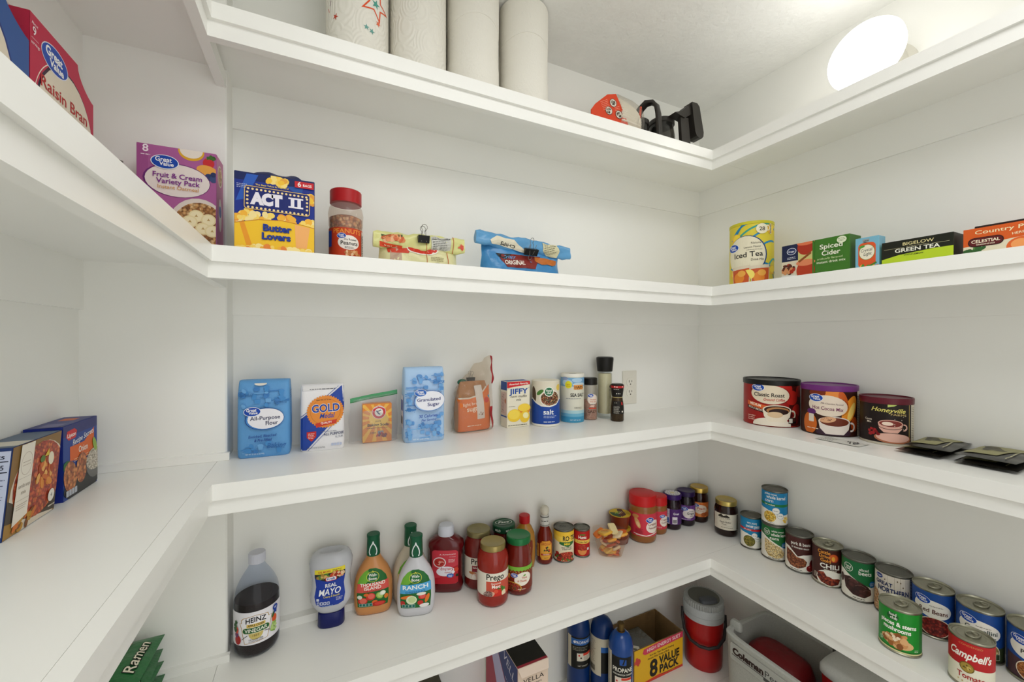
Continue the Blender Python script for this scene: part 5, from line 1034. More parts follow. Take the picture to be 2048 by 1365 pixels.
L.E(.008, .010, .04, .014, '#3a2434'); cupprint(L, .010, .040, .036, '#e2d8d0', '#6a2c18', None); L.E(-.005, .045, .018, .008, '#d9a47c', .2); L.blobs(-.008, .046, .012, .005, 14, .0008, ['#5a2414'], 3); micro(L, -.055, .016, .03, .003, '#e6d2b8'); L.R(.072, 0, .09, .2, '#d0c4b2'); L.dash(.073, .11, .084, .002, '#3a2a20', 20, 2.4, .6, 3); L.done('label', t)
r, H = .0535, .119
t, L = canister('cocoa_canister', 'dark canister of cocoa mix with maroon lid and a pink cup picture', 1.3440, .5290, r, H, '#5c1424', .06, '#b9b1a0')
L.clip = (-r*1.9, r*1.9, .006, H-.014); L.R(-.2, 0, .2, .2, '#1c100e'); L.R(.046, 0, .0475, .2, '#c2a45c'); L.R(.053, 0, .1, .2, '#d0c8b4'); L.dash(.055, .095, .07, .0018, '#3a2a20', 18, 2.4, .6, 3); L.P([(.0, .104), (.012, .108), (.024, .107), (.012, .099), (.0, .096)], '#b9c86a'); L.T(.002, .0835, 'Honeyville', .0105, '#d8cc6c', .03, .3, w=.068, rot=-.04); L.T(.022, .0755, 'FARMS', .0048, '#cdb36a', .0, w=.032, rot=-.04)
L.E(.012, .018, .038, .013, '#a8684a', -.03); L.E(.012, .020, .034, .011, '#dcae9e', -.03); cupprint(L, .006, .055, .024, '#d9a898', '#7a2c24', '#ecd6c4'); L.O(.006, .050, .0242, .0100, .0012, '#3a1c18', PI*1.05, PI*1.95); L.blobs(-.026, .030, .010, .012, 12, .0035, ['#7c1418', '#9c2024'], 4, 1.0); L.blobs(.03, .06, .02, .02, 14, .0007, ['#d8cfc0'], 6); L.T(-.038, .060, 'Cocoa', .005, '#d9cdbc', .02, w=.016); L.T(-.036, .053, 'Mix', .005, '#d9cdbc', .02, w=.010); L.done('label', t)
# ------------------------------------------------------------------ flat packets lying on the right shelf
def sachet(name, label, x, y, z, rz, w, d, h, mat, group, tilt=0.0):
    t = thing(name, label, 'packet', (x, y, z), rz, group)
    def f(u, v, s):
        a, b_ = abs(2*u-1), abs(2*v-1); e = (1-a**6)*(1-b_**6)
        return ((u-.5)*w, (v-.5)*d, h*.5 + s*h*.5*max(0, (1-a**2.5)*(1-b_**2.5))**.5*e + .0012*math.sin(14*u+5*v)*e + tilt*(u-.5)*.1)
    g = G(); g.grid(lambda u, v: f(u, v, -1), 14, 8, flip=True); g.grid(lambda u, v: f(u, v, 1), 14, 8); g.obj('sachet_body', mat, t, 50)
    return t, Fn(lambda u, v: f(u/w+.5, v/d+.5, 1), .012, .012)
blk = noise_bump(M('#1b1813', .28, coat=.15), 60, .15, .002)
def cocoa_sachet(label, x, y, z, rz, w, d, full):
    t, S_ = sachet('cocoa_sachet', label, x, y, z, rz, w, d, .013, blk, 'black drink sachets')
    L = Lab(S_, (-w*.47, w*.47, -d*.45, d*.45), .0003, .0009); L.P([(-w*.30, -d*.10), (w*.45, -d*.40), (w*.45, d*.42), (-w*.36, d*.42)], '#8e8a62'); L.P([(-w*.05, -d*.16), (w*.22, d*.1), (w*.30, d*.4), (w*.12, d*.3), (-w*.1, .0)], '#4a4630'); L.E(w*.0, d*.2, w*.16, d*.08, '#3a3626', .2); L.dash(-w*.40, -d*.30, w*.2, .003, '#b5b08a', 1, 2, .6, 5); L.done('print', t)
cocoa_sachet('black drink sachet, lower of the pair beside the dark cocoa canister', 1.318, .4320, ZC, -.02, .150, .078, False)
cocoa_sachet('black drink sachet, upper of the pair beside the dark cocoa canister', 1.326, .4240, ZC+.0135, .06, .150, .078, True)
cocoa_sachet('black drink sachet, lower of the pair nearest the right edge', 1.320, .3300, ZC, .03, .158, .088, False)
cocoa_sachet('black drink sachet, upper of the pair nearest the right edge', 1.326, .3280, ZC+.0135, -.03, .158, .088, True)
t, S_ = sachet('paper_packet', 'flat white paper packet lying in front of the cocoa canister', 1.2330, .5770, ZC, 0, .052, .098, .003, M('#c9c8c2', .5), None)
L = Lab(S_, None, .0002, .0006); L.dash(-.02, .036, .018, .002, '#8a8a88', 6, 2.4, .6, 3); L.blobs(.002, -.026, .014, .012, 24, .0018, ['#5a5a5a', '#7a7a7a', '#3a3a3a'], 3); L.done('print', t)
# ------------------------------------------------------------------ soup mix boxes on the left
def side_box(name, label, y0, y1, h, d, shear, col, group):
    """carton whose long face looks at +X; local x runs along world +Y"""
    w = y1-y0; t = thing(name, label, 'box', (-.367-d/2, (y0+y1)/2, ZC), PI/2, group)
    g = G().box(-w/2, -d/2, 0, w/2, d/2, h)
    for p in g.v: p.x += shear*p.z
    g.obj('carton', M(col, .42), t)
    return t, w
soup_f = food('tortilla_soup', ['#b5432a', '#c8572f', '#9c3420', '#d9783a'], 130, edge=.9)
t, w = side_box('soup_mix_box', 'squashed tortilla soup mix box leaning on the blue onion soup box', .7620, .8790, .118, .045, .20, '#243a72', 'soup mix boxes')
FS = Flat((0, -.0225, 0), (1, 0, 0), (.20, 0, 1)); L = Lab(FS, (-w/2+.0006, w/2-.0006, .0006, .1175)); L.R(-1, 0, 1, .2, '#8a6a3c'); L.R(-1, 0, 1, .03, '#a07a3a'); L.E(.012, .050, .066, .062, '#d6cbb8'); L.P([(-.06, .02), (.07, .0), (.07, .06), (.0, .02), (-.06, .05)], '#4a4034'); L.E(.010, .060, .059, .052, soup_f)
L.blobs(.022, .062, .018, .022, 34, .004, ['#d98a3a', '#c8692c', '#e0a85a', '#a8431f'], 3, 2.0); L.E(.034, .082, .007, .010, '#e6dcc2', .3); L.P([(.016, .088), (.026, .098), (.028, .088)], '#d9b83a'); L.E(.012, .086, .006, .005, '#5a7a34'); L.blobs(-.02, .012, .03, .008, 14, .005, ['#c8702c', '#7a4a20', '#b5862c'], 8)
L.P([(-.045, .012), (-.014, .020), (-.012, .117), (-.042, .117)], '#e6dfd2'); L.O(-.027, .090, .0125, .0155, .0007, '#b8a89a'); L.dash(-.036, .092, -.018, .0014, '#b0a090', 2, 3, .6, 3); L.R(-.042, .0715, -.014, .0718, '#8a8074'); L.T(-.028, .059, 'tortilla soup', .0052, '#8a8074', -.01, w=.025); L.T(-.028, .050, 'mix', .0052, '#8a8074', -.01); L.R(-.043, .043, -.014, .0433, '#8a8074'); L.dash(-.041, .037, -.016, .0012, '#a89c8e', 3, 2.4, .6, 4); L.E(.042, .026, .008, .009, '#e8e4da'); L.T(.042, .0235, '4', .006, '#4a4a44'); micro(L, .036, .010, .018, .003, '#c9c0b0'); L.done('front_print', t)
L = Lab(Flat((-w/2, 0, 0), (0, -1, 0), (.20, 0, 1))); L.R(-.0215, .006, .0215, .114, '#c3cbe4'); L.T(.006, .104, 'Facts', .006, '#22263c', .03, w=.02); L.R(-.019, .100, .020, .1012, '#22263c'); L.T(.013, .090, '15', .006, '#22263c', .02); L.R(-.019, .086, .020, .0875, '#22263c'); L.dash(-.018, .080, .019, .0016, '#4a5070', 18, 2.2, .6, 5); L.done('side_print', t)
L = Lab(Flat((.0236, 0, .118), (1, 0, 0), (0, 1, 0))); L.R(-.058, -.022, .058, .022, '#5a6a80'); L.R(-.046, -.022, -.012, .022, '#d2ccc0'); L.done('top_print', t)
t, w = side_box('soup_mix_box', 'blue onion soup mix box with orange panel against the left wall', .9050, 1.0185, .122, .045, 0.0, '#1f2f86', 'soup mix boxes')
L = Lab(front(.045), (-w/2+.0004, w/2-.0004, .0004, .1215)); L.R(-1, 0, 1, .2, '#1f3f8c'); L.R(-1, .104, 1, .2, '#2a2f6c'); L.P([(-.036, .062), (-.036, .085), (.010, .085), (.045, .104), (.045, .084), (.045, .06), (.0, .055)], '#d4601f')
L.P([(-.048, .103), (-.044, .112), (-.022, .114), (-.014, .109), (-.018, .098), (-.040, .0965)], '#c8262c'); L.T(-.031, .1015, 'Lipton', .0065, '#f2ece6', .03, w=.026, rot=.03); L.T(.008, .090, 'Recipe Secrets', .0092, '#eef0f4', .01, .3, w=.072, rot=.12); L.T(.006, .0695, 'Onion', .0105, '#f4ece0', .02, w=.030); L.dash(-.024, .061, .034, .0016, '#f0c8a0', 2, 2.2, .6, 3)
L.E(.004, .014, .06, .020, '#2a2a2c'); L.E(-.046, .056, .012, .008, '#2f6a3a'); L.E(-.036, .036, .020, .026, food('chicken', ['#c8743a', '#b5602c', '#9c4a22', '#d98c4e'], 110, edge=.8), .2); L.E(.0, .042, .018, .026, MATS[('food', 'chicken')], -.1); L.P(arcpts(.046, .044, .032, PI, 2*PI, 12), '#6b6a68'); L.E(.046, .046, .031, .020, food('rice', ['#d8cfc0', '#e6dfd2', '#c4b8a4'], 260)); L.E(.046, .072, .006, .014, '#8fae4a', .4)
for i_ in range(4): L.RR(-.046+.0085*i_, .010, .0075, .010, .001, '#b9bec8')
L.done('front_print', t); L = Lab(left_(w)); L.dash(-.02, .012, -.004, .002, '#a8b2da', 2, 2, .6, 3); L.done('side_print', t)
L = Lab(top_(.122)); L.R(-w/2+.001, -.021, w/2-.001, .021, '#3a3f7c'); L.R(.012, -.008, .036, .012, '#c9622c'); L.R(-.05, -.014, -.02, .010, '#6a6a94'); L.done('top_print', t)
# ------------------------------------------------------------------ noodle packets on the left part of the fourth shelf
nood = noise_bump(M('#1f6a34', .3, coat=.3), 70, .4, .004)
for i_ in range(4):
    lab_ = ['green noodle packet at the bottom of the flat stack', 'green noodle packet second from the bottom of the flat stack', 'green noodle packet second from the top of the flat stack', 'green noodle packet on top of the flat stack of four'][i_]
    t, S_ = sachet('noodle_packet', lab_, -.338 + (.004, -.003, .003, 0)[i_], .992 + (0, .004, -.003, .003)[i_], ZD + .0275*i_, PI/2 + (.03, -.04, .05, -.02)[i_], .150, .112, .027, nood, 'instant noodle packets')
    L = Lab(S_, (-.073, .073, -.054, .054), .0003, .0008); L.P([(-.075, -.012), (.052, -.012), (.052, .056), (-.075, .056)], food('noodles', ['#8a2f14', '#b5521f', '#6a2210', '#c9762e', '#3a1a0c'], 90, edge=.8)); L.T(.004, -.042, 'Ramen', .017, '#0f120c', .10, .2, w=.086); L.T(.004, -.0415, 'Ramen', .016, '#e6e2cc', .02, .2, w=.083); L.T(-.04, -.008, 'MINUTES', .006, '#e6d8b0', .02); L.done('print', t)
# ================================================================== second shelf
# --- cereal boxes on the left shelf (faces look at +X)
def cereal(label, y0, y1, h, notch, col, d=.062, x=-.342):
    w = y1-y0; t = thing('cereal_box', label, 'box', (x-d/2, (y0+y1)/2, ZB), PI/2, 'cereal boxes on the left shelf')
    a = w/2; nx, nz = notch
    pl = [(-a, 0), (a, 0), (a, h-nz)] + [(a - nx*math.sin(PI/2*k/7)**1.3, h-nz + nz*(1-math.cos(PI/2*k/7))**.9) for k in range(1, 8)] + [(-a, h)]
    g = G().prism(pl, -d/2, d/2); g.xf(Matrix(((1, 0, 0, 0), (0, 0, -1, 0), (0, 1, 0, 0), (0, 0, 0, 1)))); g.obj('carton', M(col, .42), t)
    q = G().loft([(h*.5, a*.8, d*.36, 5), (h-nz*.3, a*.8, d*.33, 5), (h-.006, a*.74, d*.2, 4)], 28); 
    return t, w, pl
t, w, pl = cereal('magenta raisin bran cereal box on the left shelf', .7680, .9390, .266, (.050, .039), '#b3203f')
L = Lab(front(.062), (-w/2, w/2, 0, .266)); L.P([(a, b_) for a, b_ in pl], '#bb2346'); L.E(.004, .142, .079, .092, '#2c1030'); L.E(.006, .141, .077, .090, '#ddd3c0'); L.O(-.008, .142, .072, .089, .0014, '#e8e0d0', 1.9, 3.6)
L.E(-.0275, .2325, .034, .0195, '#dfe3ee', -.03); L.E(-.0275, .2325, .0325, .0182, '#1647ab', -.03); L.T(-.030, .2325, 'Great', .0125, '#f3f3f3', .06, w=.042, rot=-.02); L.T(-.024, .2200, 'Value', .0105, '#f3f3f3', .06, w=.036, rot=-.02)
L.T(.0, .180, 'Raisin Bran', .0165, '#b3201f', .02, w=.126); L.T(-.076, .2515, 'About', .004, '#f0dfe4', .01, w=.014); L.T(-.077, .238, '9', .0115, '#f0dfe4', .02); L.R(-.084, .2325, -.068, .233, '#f0dfe4'); L.T(-.075, .2245, 'servings', .0045, '#f0dfe4', .01, w=.019)
L.E(.0, .07, .07, .04, food('bran', ['#9c5a2a', '#b8743a', '#7a3f1c', '#4a1f2a'], 90)); L.done('front_print', t)
g = G().loft([(.20, .062, .020, 5), (.246, .058, .014, 4), (.2505, .05, .008, 4)], 28); g.xf(Matrix.Translation((.012, 0, 0))); g.obj('inner_liner', film('liner', '#e6e3dc', .55, .05, .3, 1.25), t, 50)
t, w, pl = cereal('blue cereal box beside the raisin bran, cut off by the photo edge', .5960, .7660, .262, (.054, .038), '#2d4f8e')
L = Lab(front(.062), (-w/2, w/2, 0, .262)); L.P([(a, b_) for a, b_ in pl], '#2f5596'); L.E(-.02, .135, .078, .098, '#1a2f74'); L.E(-.021, .135, .0755, .095, '#ddd3c0'); L.T(.022, .158, 's', .022, '#15161c', .02); L.T(-.03, .158, 'Flake', .022, '#15161c', .02, w=.075); L.done('front_print', t)
t = thing('snack_bar_end', 'grey wrapper tip poking above the shelf edge past the raisin bran', 'wrapper', (-.325, .9750, ZB), .2)
g = G(); g.grid(lambda u, v: ((u-.5)*.020, .010*math.sin(PI*u) + .002*math.sin(20*v), .152*v + .005*math.sin(PI*u)), 8, 10); g.grid(lambda u, v: ((u-.5)*.020, .010*math.sin(PI*u) - .003 + .002*math.sin(20*v), .152*v + .005*math.sin(PI*u)), 8, 10, flip=True); g.obj('wrapper_film', M('#8f8f88', .3, .5), t, 40)
# --- instant oatmeal
t = carton('oatmeal_box', 'pink box of instant oatmeal at the end of the left shelf', 'box', (-.2415, 1.0290, ZB), -.03, .1255, .055, .2015, '#b2659a')
L = Lab(front(.055), (-.0620, .0620, .001, .2008)); L.R(-1, 0, 1, 1, '#a85c96'); L.R(-.062, 0, -.045, 1, '#9c4f8a'); L.T(-.049, .1865, '8', .0135, '#f0e6ee', .03); L.dash(-.056, .180, -.041, .0022, '#ecdfe8', 1, 2, .7, 3)
L.E(.022, .198, .021, .018, '#d9a52c'); L.E(.022, .200, .0185, .015, '#e6ddd2'); L.E(.050, .180, .0095, .0105, '#c42c30'); L.blobs(.054, .191, .005, .003, 6, .003, ['#3f6a2c', '#2f5522'], 3); L.E(.048, .164, .018, .011, '#e3a24a', -.2); L.E(.050, .152, .0065, .007, '#2c3a66'); L.E(.058, .149, .0065, .007, '#3a4a7a'); L.E(.058, .158, .005, .005, '#2a3560')
L.E(.000, .1375, .053, .0325, '#6a2a72'); L.E(.001, .1370, .051, .0315, '#e4dad6'); L.E(.034, .045, .050, .062, '#d9cfc6'); oat = food('oats', ['#c08a4e', '#d0a066', '#a8703a', '#dcb682', '#8f5a2c'], 130, edge=.8); L.E(.036, .042, .046, .057, oat)
for a, b_ in ((.030, .072), (.050, .066), (.041, .048), (.056, .044), (.020, .060)): L.E(a, b_, .0125, .0120, '#e6d7a4', 0, 20); L.E(a, b_, .0100, .0096, '#eee2ba', 0, 18); L.star(a, b_, .0035, '#b9975a', .4, 3)
L.P([(-.062, .062), (-.01, .062), (-.014, .050), (-.062, .044)], '#c24a6a'); L.R(-.062, 0, -.03, .044, '#2a1a20'); L.oval_logo(-.019, .1700, .0205, -.03); L.T(.001, .1405, 'Fruit & Cream', .0095, '#7a2a86', .03, w=.077); L.T(.002, .1290, 'Variety Pack', .0095, '#7a2a86', .03, w=.069); L.T(.002, .1190, 'Instant Oatmeal', .0070, '#c9954e', .01, w=.064); L.done('front_print', t)
L = Lab(right_(.1255)); L.R(-.027, .001, .027, .2, '#bd6b96'); L.E(0, .165, .018, .022, '#d9c8b4'); L.E(0, .165, .015, .019, oat); L.E(.0, .085, .012, .034, '#e4d8d2'); L.E(0, .092, .009, .012, '#2350a4'); L.done('side_print', t)
# --- popcorn
t = carton('popcorn_box', 'blue and yellow butter popcorn box with torn top flap', 'box', (-.0720, .9970, ZB), 0, .1415, .092, .1585, '#1c2450')
L = Lab(front(.092), (-.0700, .0700, .0005, .1578)); L.R(-1, 0, 1, 1, '#1a2f8a'); L.R(-.07, .142, .07, .16, '#16235a'); L.P([(-.05, .155), (-.03, .155), (-.052, .105), (-.068, .10)], '#2a5ab8'); L.P([(.02, .14), (.05, .145), (.045, .12)], '#25519f'); pc = food('popcorn', ['#f0c63e', '#f4d66a', '#e6a934', '#f6e6a8', '#e09a3a'], 75, edge=.85)
L.blobs(.002, .148, .016, .008, 14, .007, ['#f0c23a', '#f6dc82', '#e6a63a', '#f3cf5e'], 3, 1.1); L.blobs(.064, .122, .008, .012, 10, .007, ['#f0c23a', '#f6dc82', '#e09a3a'], 4, 1.1)
for a, b_, s_ in ((-.045, .075, 3), (-.06, .068, 5), (-.012, .070, 6), (.022, .072, 7), (.058, .064, 9)): L.blobs(a, b_, .014, .009, 12, .0062, ['#f0b43a', '#f6d66a', '#e6983a', '#f4e09a'], s_, 1.1)
L.P([(-.07, .056), (-.03, .066), (.01, .069), (.05, .064), (.07, .060), (.07, 0), (-.07, 0)], '#f0c22c'); L.P([(-.062, .058), (-.054, .060), (-.040, .012), (-.050, .012)], '#e89a2a'); L.P([(.034, .064), (.062, .060), (.056, .016), (.036, .016)], '#f0b06a'); L.line([(-.07, .056), (-.03, .066), (.01, .069), (.05, .064), (.07, .060)], .0012, '#c27a24'); L.blobs(.0, .006, .072, .008, 40, .006, ['#f0b43a', '#f8e6a0', '#e6883a', '#f6d66a'], 12, 1.1)
L.RR(.004, .1075, .116, .046, .006, '#e6c068', -.02); L.RR(.004, .1075, .1135, .0435, .005, '#16246c', -.02)
for i_ in range(15):
    for sg in (-1, 1): L.E(-.047+.0073*i_, .1075 - .0002*i_ + sg*.0182, .0022, .0022, '#f0d79a', 0, 9, i_ == 0)
for i_ in range(4):
    for sg in (-1, 1): L.E(.004+sg*.0525, .096+.0075*i_, .0022, .0022, '#f0d79a', 0, 9, i_ == 0)
L.T(-.016, .0975, 'ACT', .0205, '#e9e6f0', .16, w=.056); 
for q in (.030, .042): L.R(q-.0032, .0975, q+.0032, .1175, '#e9e6f0')
L.R(.0225, .1148, .0495, .1180, '#e9e6f0'); L.R(.0225, .0970, .0495, .1002, '#e9e6f0')
L.T(-.006, .1335, 'The Best Value In Popcorn!', .0032, '#f0d640', .02, w=.058); L.R(.034, .1405, .069, .1535, '#c4242e'); L.T(.0425, .143, '6', .0095, '#f4f0ec', .04); L.T(.057, .144, 'BAGS', .005, '#f4f0ec', .03, w=.016); L.dash(-.066, .132, -.048, .0016, '#c8d0ea', 3, 2, .7, 4)
for dx, cl in ((.0008, '#0f1f5a'), (0, '#1d3a94')): L.T(.003+dx, .0455-dx, 'Butter', .0130, cl, .06, w=.050); L.T(.001+dx, .0285-dx, 'Lovers', .0130, cl, .06, w=.050)
L.done('front_print', t)
g = G(); g.grid(lambda u, v: ((u-.5)*.085*(1-.35*v) + .004, -.044 + .020*v, .1586 + .0105*math.sin(v*1.5) + .003*math.sin(8*u)*v), 10, 3); g.grid(lambda u, v: ((u-.5)*.085*(1-.35*v) + .004, -.0436 + .020*v, .1580 + .0105*math.sin(v*1.5) + .003*math.sin(8*u)*v), 10, 3, flip=True); g.obj('torn_flap', M('#1a2456', .45), t)
# --- peanuts
x, y, r = .0645, 1.027, .0365
t = thing('peanut_jar', 'clear jar of roasted peanuts with red lid and orange label', 'jar', (x, y, ZB), face_cam(x, y, .1))
js = [(0, r*.93, r*.93), (.003, r, r), (.080, r, r), (.086, r*.98, r*.98), (.092, r*1.02, r*1.02), (.118, r*1.05, r*1.05), (.132, r*.98, r*.98), (.140, r*.86, r*.86)]
G().loft(js, 40, cap1=False).obj('jar_wall', film('peanut_jar', '#f3ece6', .10, .08, .05, 1.35), t, 40)
G().loft([(.002, r*.85, r*.85), (.004, r*.95, r*.95), (.108, r*.97, r*.97), (.113, r*.7, r*.7), (.114, r*.2, r*.2)], 36).obj('peanuts', noise_bump(food('peanuts', ['#c07a3c', '#d0925a', '#a8602c', '#dcae7a'], 95, .35, edge=.9), 110, .8, .008), t, 50)
ribbed(t, 'lid', .0345, .142, .172, M('#a8131a', .35), 50, .0004)
L = Lab(Cyl(r), (-r*2.2, r*2.2, .003, .081)); L.R(-.2, 0, .2, .1, '#bf3c1c'); L.T(.0, .0685, 'PEANUTS', .0098, '#e8963a', .02, w=.064); L.E(.003, .0475, .024, .0165, '#e9e2da'); L.oval_logo(-.013, .062, .0095); L.T(.006, .0525, 'Dry Roasted', .0042, '#2a2420', .01, w=.026); L.T(.004, .042, 'Peanuts', .0088, '#1c1816', .02, w=.037); L.dash(-.006, .037, .014, .0014, '#3a302a', 2, 2, .7, 3); L.blobs(.012, .023, .016, .007, 22, .003, ['#c98a52', '#dca878', '#b5703a', '#e0b890'], 4, 1.3); L.T(-.002, .008, 'NET WT 16 OZ (1 LB)', .003, '#f0d6c8', .02, w=.036); L.R(.036, .004, .05, .078, '#d9cfc4'); L.bars(.037, .01, .044, .07, '#2a2420', 20, 4, False); L.R(-.05, .038, -.0365, .074, '#1d3f94'); L.done('label', t)
# --- rolled-down snack bags with clips
def rolled_bag(name, label, cx, y, w, bh, roll, body_m, roll_m):
    t = thing(name, label, 'bag', (cx, y, ZB), 0.0, 'rolled-down snack bags')
    def f(u, v, s):
        a = abs(2*u-1); return ((u-.5)*w*(1-.03*v), s*(.030*(1-a**4)**.5*(1-v**2*.75)) + (.0022*math.sin(17*u+8*v)+.0012*math.sin(41*u-13*v)), bh*v)
    g = G(); g.grid(lambda u, v: f(u, v, -1), 24, 10); g.grid(lambda u, v: f(u, v, 1), 24, 10, flip=True); g.obj('bag_body', body_m, t, 60)
    (xa, za), (xb, zb_), rz_, ry_ = roll; m = 18
    def fr(u, v):
        a = 2*PI*v; k = 1-.16*abs(2*u-1)**5; tw = .0020*math.sin(13*u+3*a)+.0015*math.sin(29*u+2*a)+.0010*math.sin(53*u-3*a)
        return (xa+(xb-xa)*u, -.014 + (ry_*k+tw)*math.cos(a+PI/2), za+(zb_-za)*u + (rz_*k+tw)*math.sin(a+PI/2))
    g = G(); g.grid(fr, 24, 20); n0 = len(g.v)
    for uu in (0, 1):
        b0 = len(g.v); ring = [Vector(fr(uu, j/20)) for j in range(20)]; c = sum(ring, Vector())/20; g.v += [c] + ring
        for j in range(20): q = (b0, b0+1+j, b0+1+(j+1) % 20); g.f.append(q if uu else q[::-1]); g.i.append(0)
    g.f = [q[::-1] for q in g.f]; g.obj('rolled_top', roll_m, t, 50)
    S1 = Fn(lambda u, v: f(u/w+.5, v/bh, -1), .012, .012)
    S2 = Fn(lambda u, v: fr((u-xa)/(xb-xa), .25 + .25*(-(v)/rz_)*.62), .012, .006)
    return t, S1, S2
ybm = noise_bump(M('#d6d2a0', .3, coat=.15), 60, .35, .004); yrm = noise_bump(M('#d3d28c', .28, coat=.2), 60, .35, .004)
t, S1, S2 = rolled_bag('snack_bag', 'yellow rolled-down snack bag with upright binder clip', .2335, 1.015, .196, .072, ((-.112, .063), (.112, .0675), .0205, .011), ybm, yrm)
L = Lab(S1, (-.093, .093, .002, .05), .0002, .0006); L.R(-.075, .012, -.048, .050, '#b9a08a'); L.P([(-.082, .045), (-.03, .048), (-.03, .036), (-.08, .034)], '#c8412a'); L.E(.004, .048, .040, .014, '#e8e2d4'); L.E(.004, .049, .037, .012, '#c8301f'); L.R(.012, 0, .0135, .06, '#b5622c'); L.R(.066, 0, .0675, .06, '#c2582c'); L.dash(.024, .030, .058, .0018, '#8a8058', 3, 2.2, .7, 3); L.E(.040, .012, .010, .006, '#a8a48c'); L.R(.03, .003, .08, .006, '#c8552c'); L.done('print', t)
L = Lab(S2, (-.108, .108, -.03, .03), .0002, .0006); L.P([(-.095, .016), (-.045, .017), (-.045, .002), (-.09, .0)], '#4a5a34'); L.blobs(-.066, .004, .022, .009, 18, .006, ['#d98a5a', '#e0a070', '#c8643a', '#e6b48a'], 4, 1.3); L.P([(-.098, -.006), (-.046, -.014), (-.046, -.024), (-.098, -.018)], '#cf4420'); L.dash(-.088, -.014, -.054, .003, '#f0c8a8', 1, 2, .7, 4, rot=-.15); L.done('roll_print', t); L = Lab(S2, (-.108, .108, -.03, .03), .0002, .0006); L.R(.012, -.03, .0135, .002, '#b5622c'); L.R(.024, -.020, .074, .021, '#c3c3bc'); L.R(.026, .010, .072, .0125, '#1a1a18'); L.dash(.027, .0145, .070, .0020, '#3a3a38', 2, 2, .7, 3); L.dash(.028, .004, .070, .0020, '#4a4a48', 6, 2, .6, 6); L.R(.080, -.03, .0815, .03, '#b5502c'); L.blobs(.102, -.005, .005, .008, 8, .003, ['#d0604a', '#c84a34'], 3); L.done('nutrition_print', t)
c_ = binder_clip('black binder clip standing on the yellow snack bag', (.2335+.004, .9845, ZB+.063), 0, .022); c_.scale = (1.25, 1.25, 1.4)
bbm = noise_bump(M('#3f83b8', .25, coat=.2), 50, .5, .005); brm = noise_bump(M('#5b97c4', .25, coat=.2), 50, .45, .005)
t, S1, S2 = rolled_bag('snack_bag', 'blue rolled-down chip bag with a tilted binder clip', .5170, 1.010, .244, .086, ((-.142, .096), (.150, .078), .019, .011), bbm, brm)
L = Lab(S1, (-.115, .117, .003, .058), .0003, .001); L.P([(-.082, .058), (.05, .058), (.03, .022), (-.055, .022), (-.070, .038)], '#7a211a'); L.P([(-.088, .060), (-.04, .06), (-.058, .042), (-.080, .050)], '#1c1a1c'); L.T(-.048, .046, 'Crispy', .0088, '#5ba3dc', .0, .3, w=.038, rot=.08); L.T(-.032, .0300, 'ORIGINAL', .0112, '#f0e8dc', .04, w=.060, rot=.03); L.P([(.03, .056), (.105, .052), (.10, .040), (.085, .034), (.07, .038), (.05, .036), (.03, .046)], '#b5641f'); L.done('print', t)
L = Lab(S2, (-.138, .146, -.03, .03), .0003, .001); L.P([(-.105, -.004), (-.085, .010), (-.035, .006), (.0, -.016), (.0, -.026), (-.10, -.012)], '#d9d2bc'); L.T(-.052, -.005, 'CHIPS', .010, '#1c1a18', .03, w=.044, rot=PI-.12); L.done('roll_print', t); L = Lab(S2, (-.138, .146, -.03, .03), .0003, .001); L.P([(.055, .018), (.094, .018), (.110, .0), (.105, -.028), (.07, -.026), (.056, -.008)], '#cfcaa6'); L.dash(.060, .012, .100, .0022, '#4a4a3c', 7, 2.1, .6, 6); L.done('nutrition_print', t)
binder_clip('black binder clip tilted across the blue chip bag', (.5290, .9780, ZB+.058), 0, .036, True, True, .45).scale = (1.1, 1.2, 1.5)
bev_box('dark_card', .040, .03, .006, M('#4a473f', .5), None, .001).location = (.930, .985, ZB)
o = bpy.data.objects['dark_card']; o['label'] = 'small dark flat card lying alone on the second back shelf'; o['category'] = 'card'
# ------------------------------------------------------------------ second shelf, right side
x, y, r, H = 1.2930, .8620, .0640, .205
t = thing('iced_tea_canister', 'yellow and blue lemon iced tea canister on the second right shelf', 'canister', (x, y, ZB), face_cam(x, y, .08))
G().loft([(0, r*.98, r*.98), (.002, r*.985, r*.985), (H-.008, r*.985, r*.985)], 52).obj('canister_body', M('#d8bf2e', .4), t, 40)
G().loft([(H-.010, r*.985, r*.985), (H-.009, r*1.005, r*1.005), (H-.001, r*1.005, r*1.005), (H, r*.98, r*.98), (H-.002, r*.95, r*.95)], 52).obj('lid', M('#c9c02c', .4), t, 35)
L = Lab(Cyl(r*.987), (-r*1.9, r*1.9, .002, H-.010)); L.R(-.2, 0, .2, .3, '#d9c63a')
for k, (x0, y0, x1, y1, c_) in enumerate(((-.07, .15, .0, .20, '#2486b4'), (-.06, .14, .05, .195, '#3a9a8a'), (-.03, .13, .08, .18, '#2486b4'), (.0, .10, .075, .14, '#2486b4'), (.03, .07, .08, .02, '#2486b4'), (.045, .06, .09, .08, '#3aa0a0'), (-.075, .06, -.05, .02, '#2486b4'), (-.05, .165, -.005, .2, '#1f7ca8'), (.02, .03, .09, .04, '#2486b4'))):
    pts = [(x0+(x1-x0)*i/10, y0+(y1-y0)*i/10 + .014*math.sin(PI*i/10)) for i in range(11)]; L.line(pts, .006, c_)
for a, b_ in ((-.052, .155), (.055, .178), (.062, .05), (-.06, .04)): L.E(a, b_, .016, .014, '#e8b83a', .4); L.E(a+.002, b_+.002, .012, .010, '#f0d23c', .4)
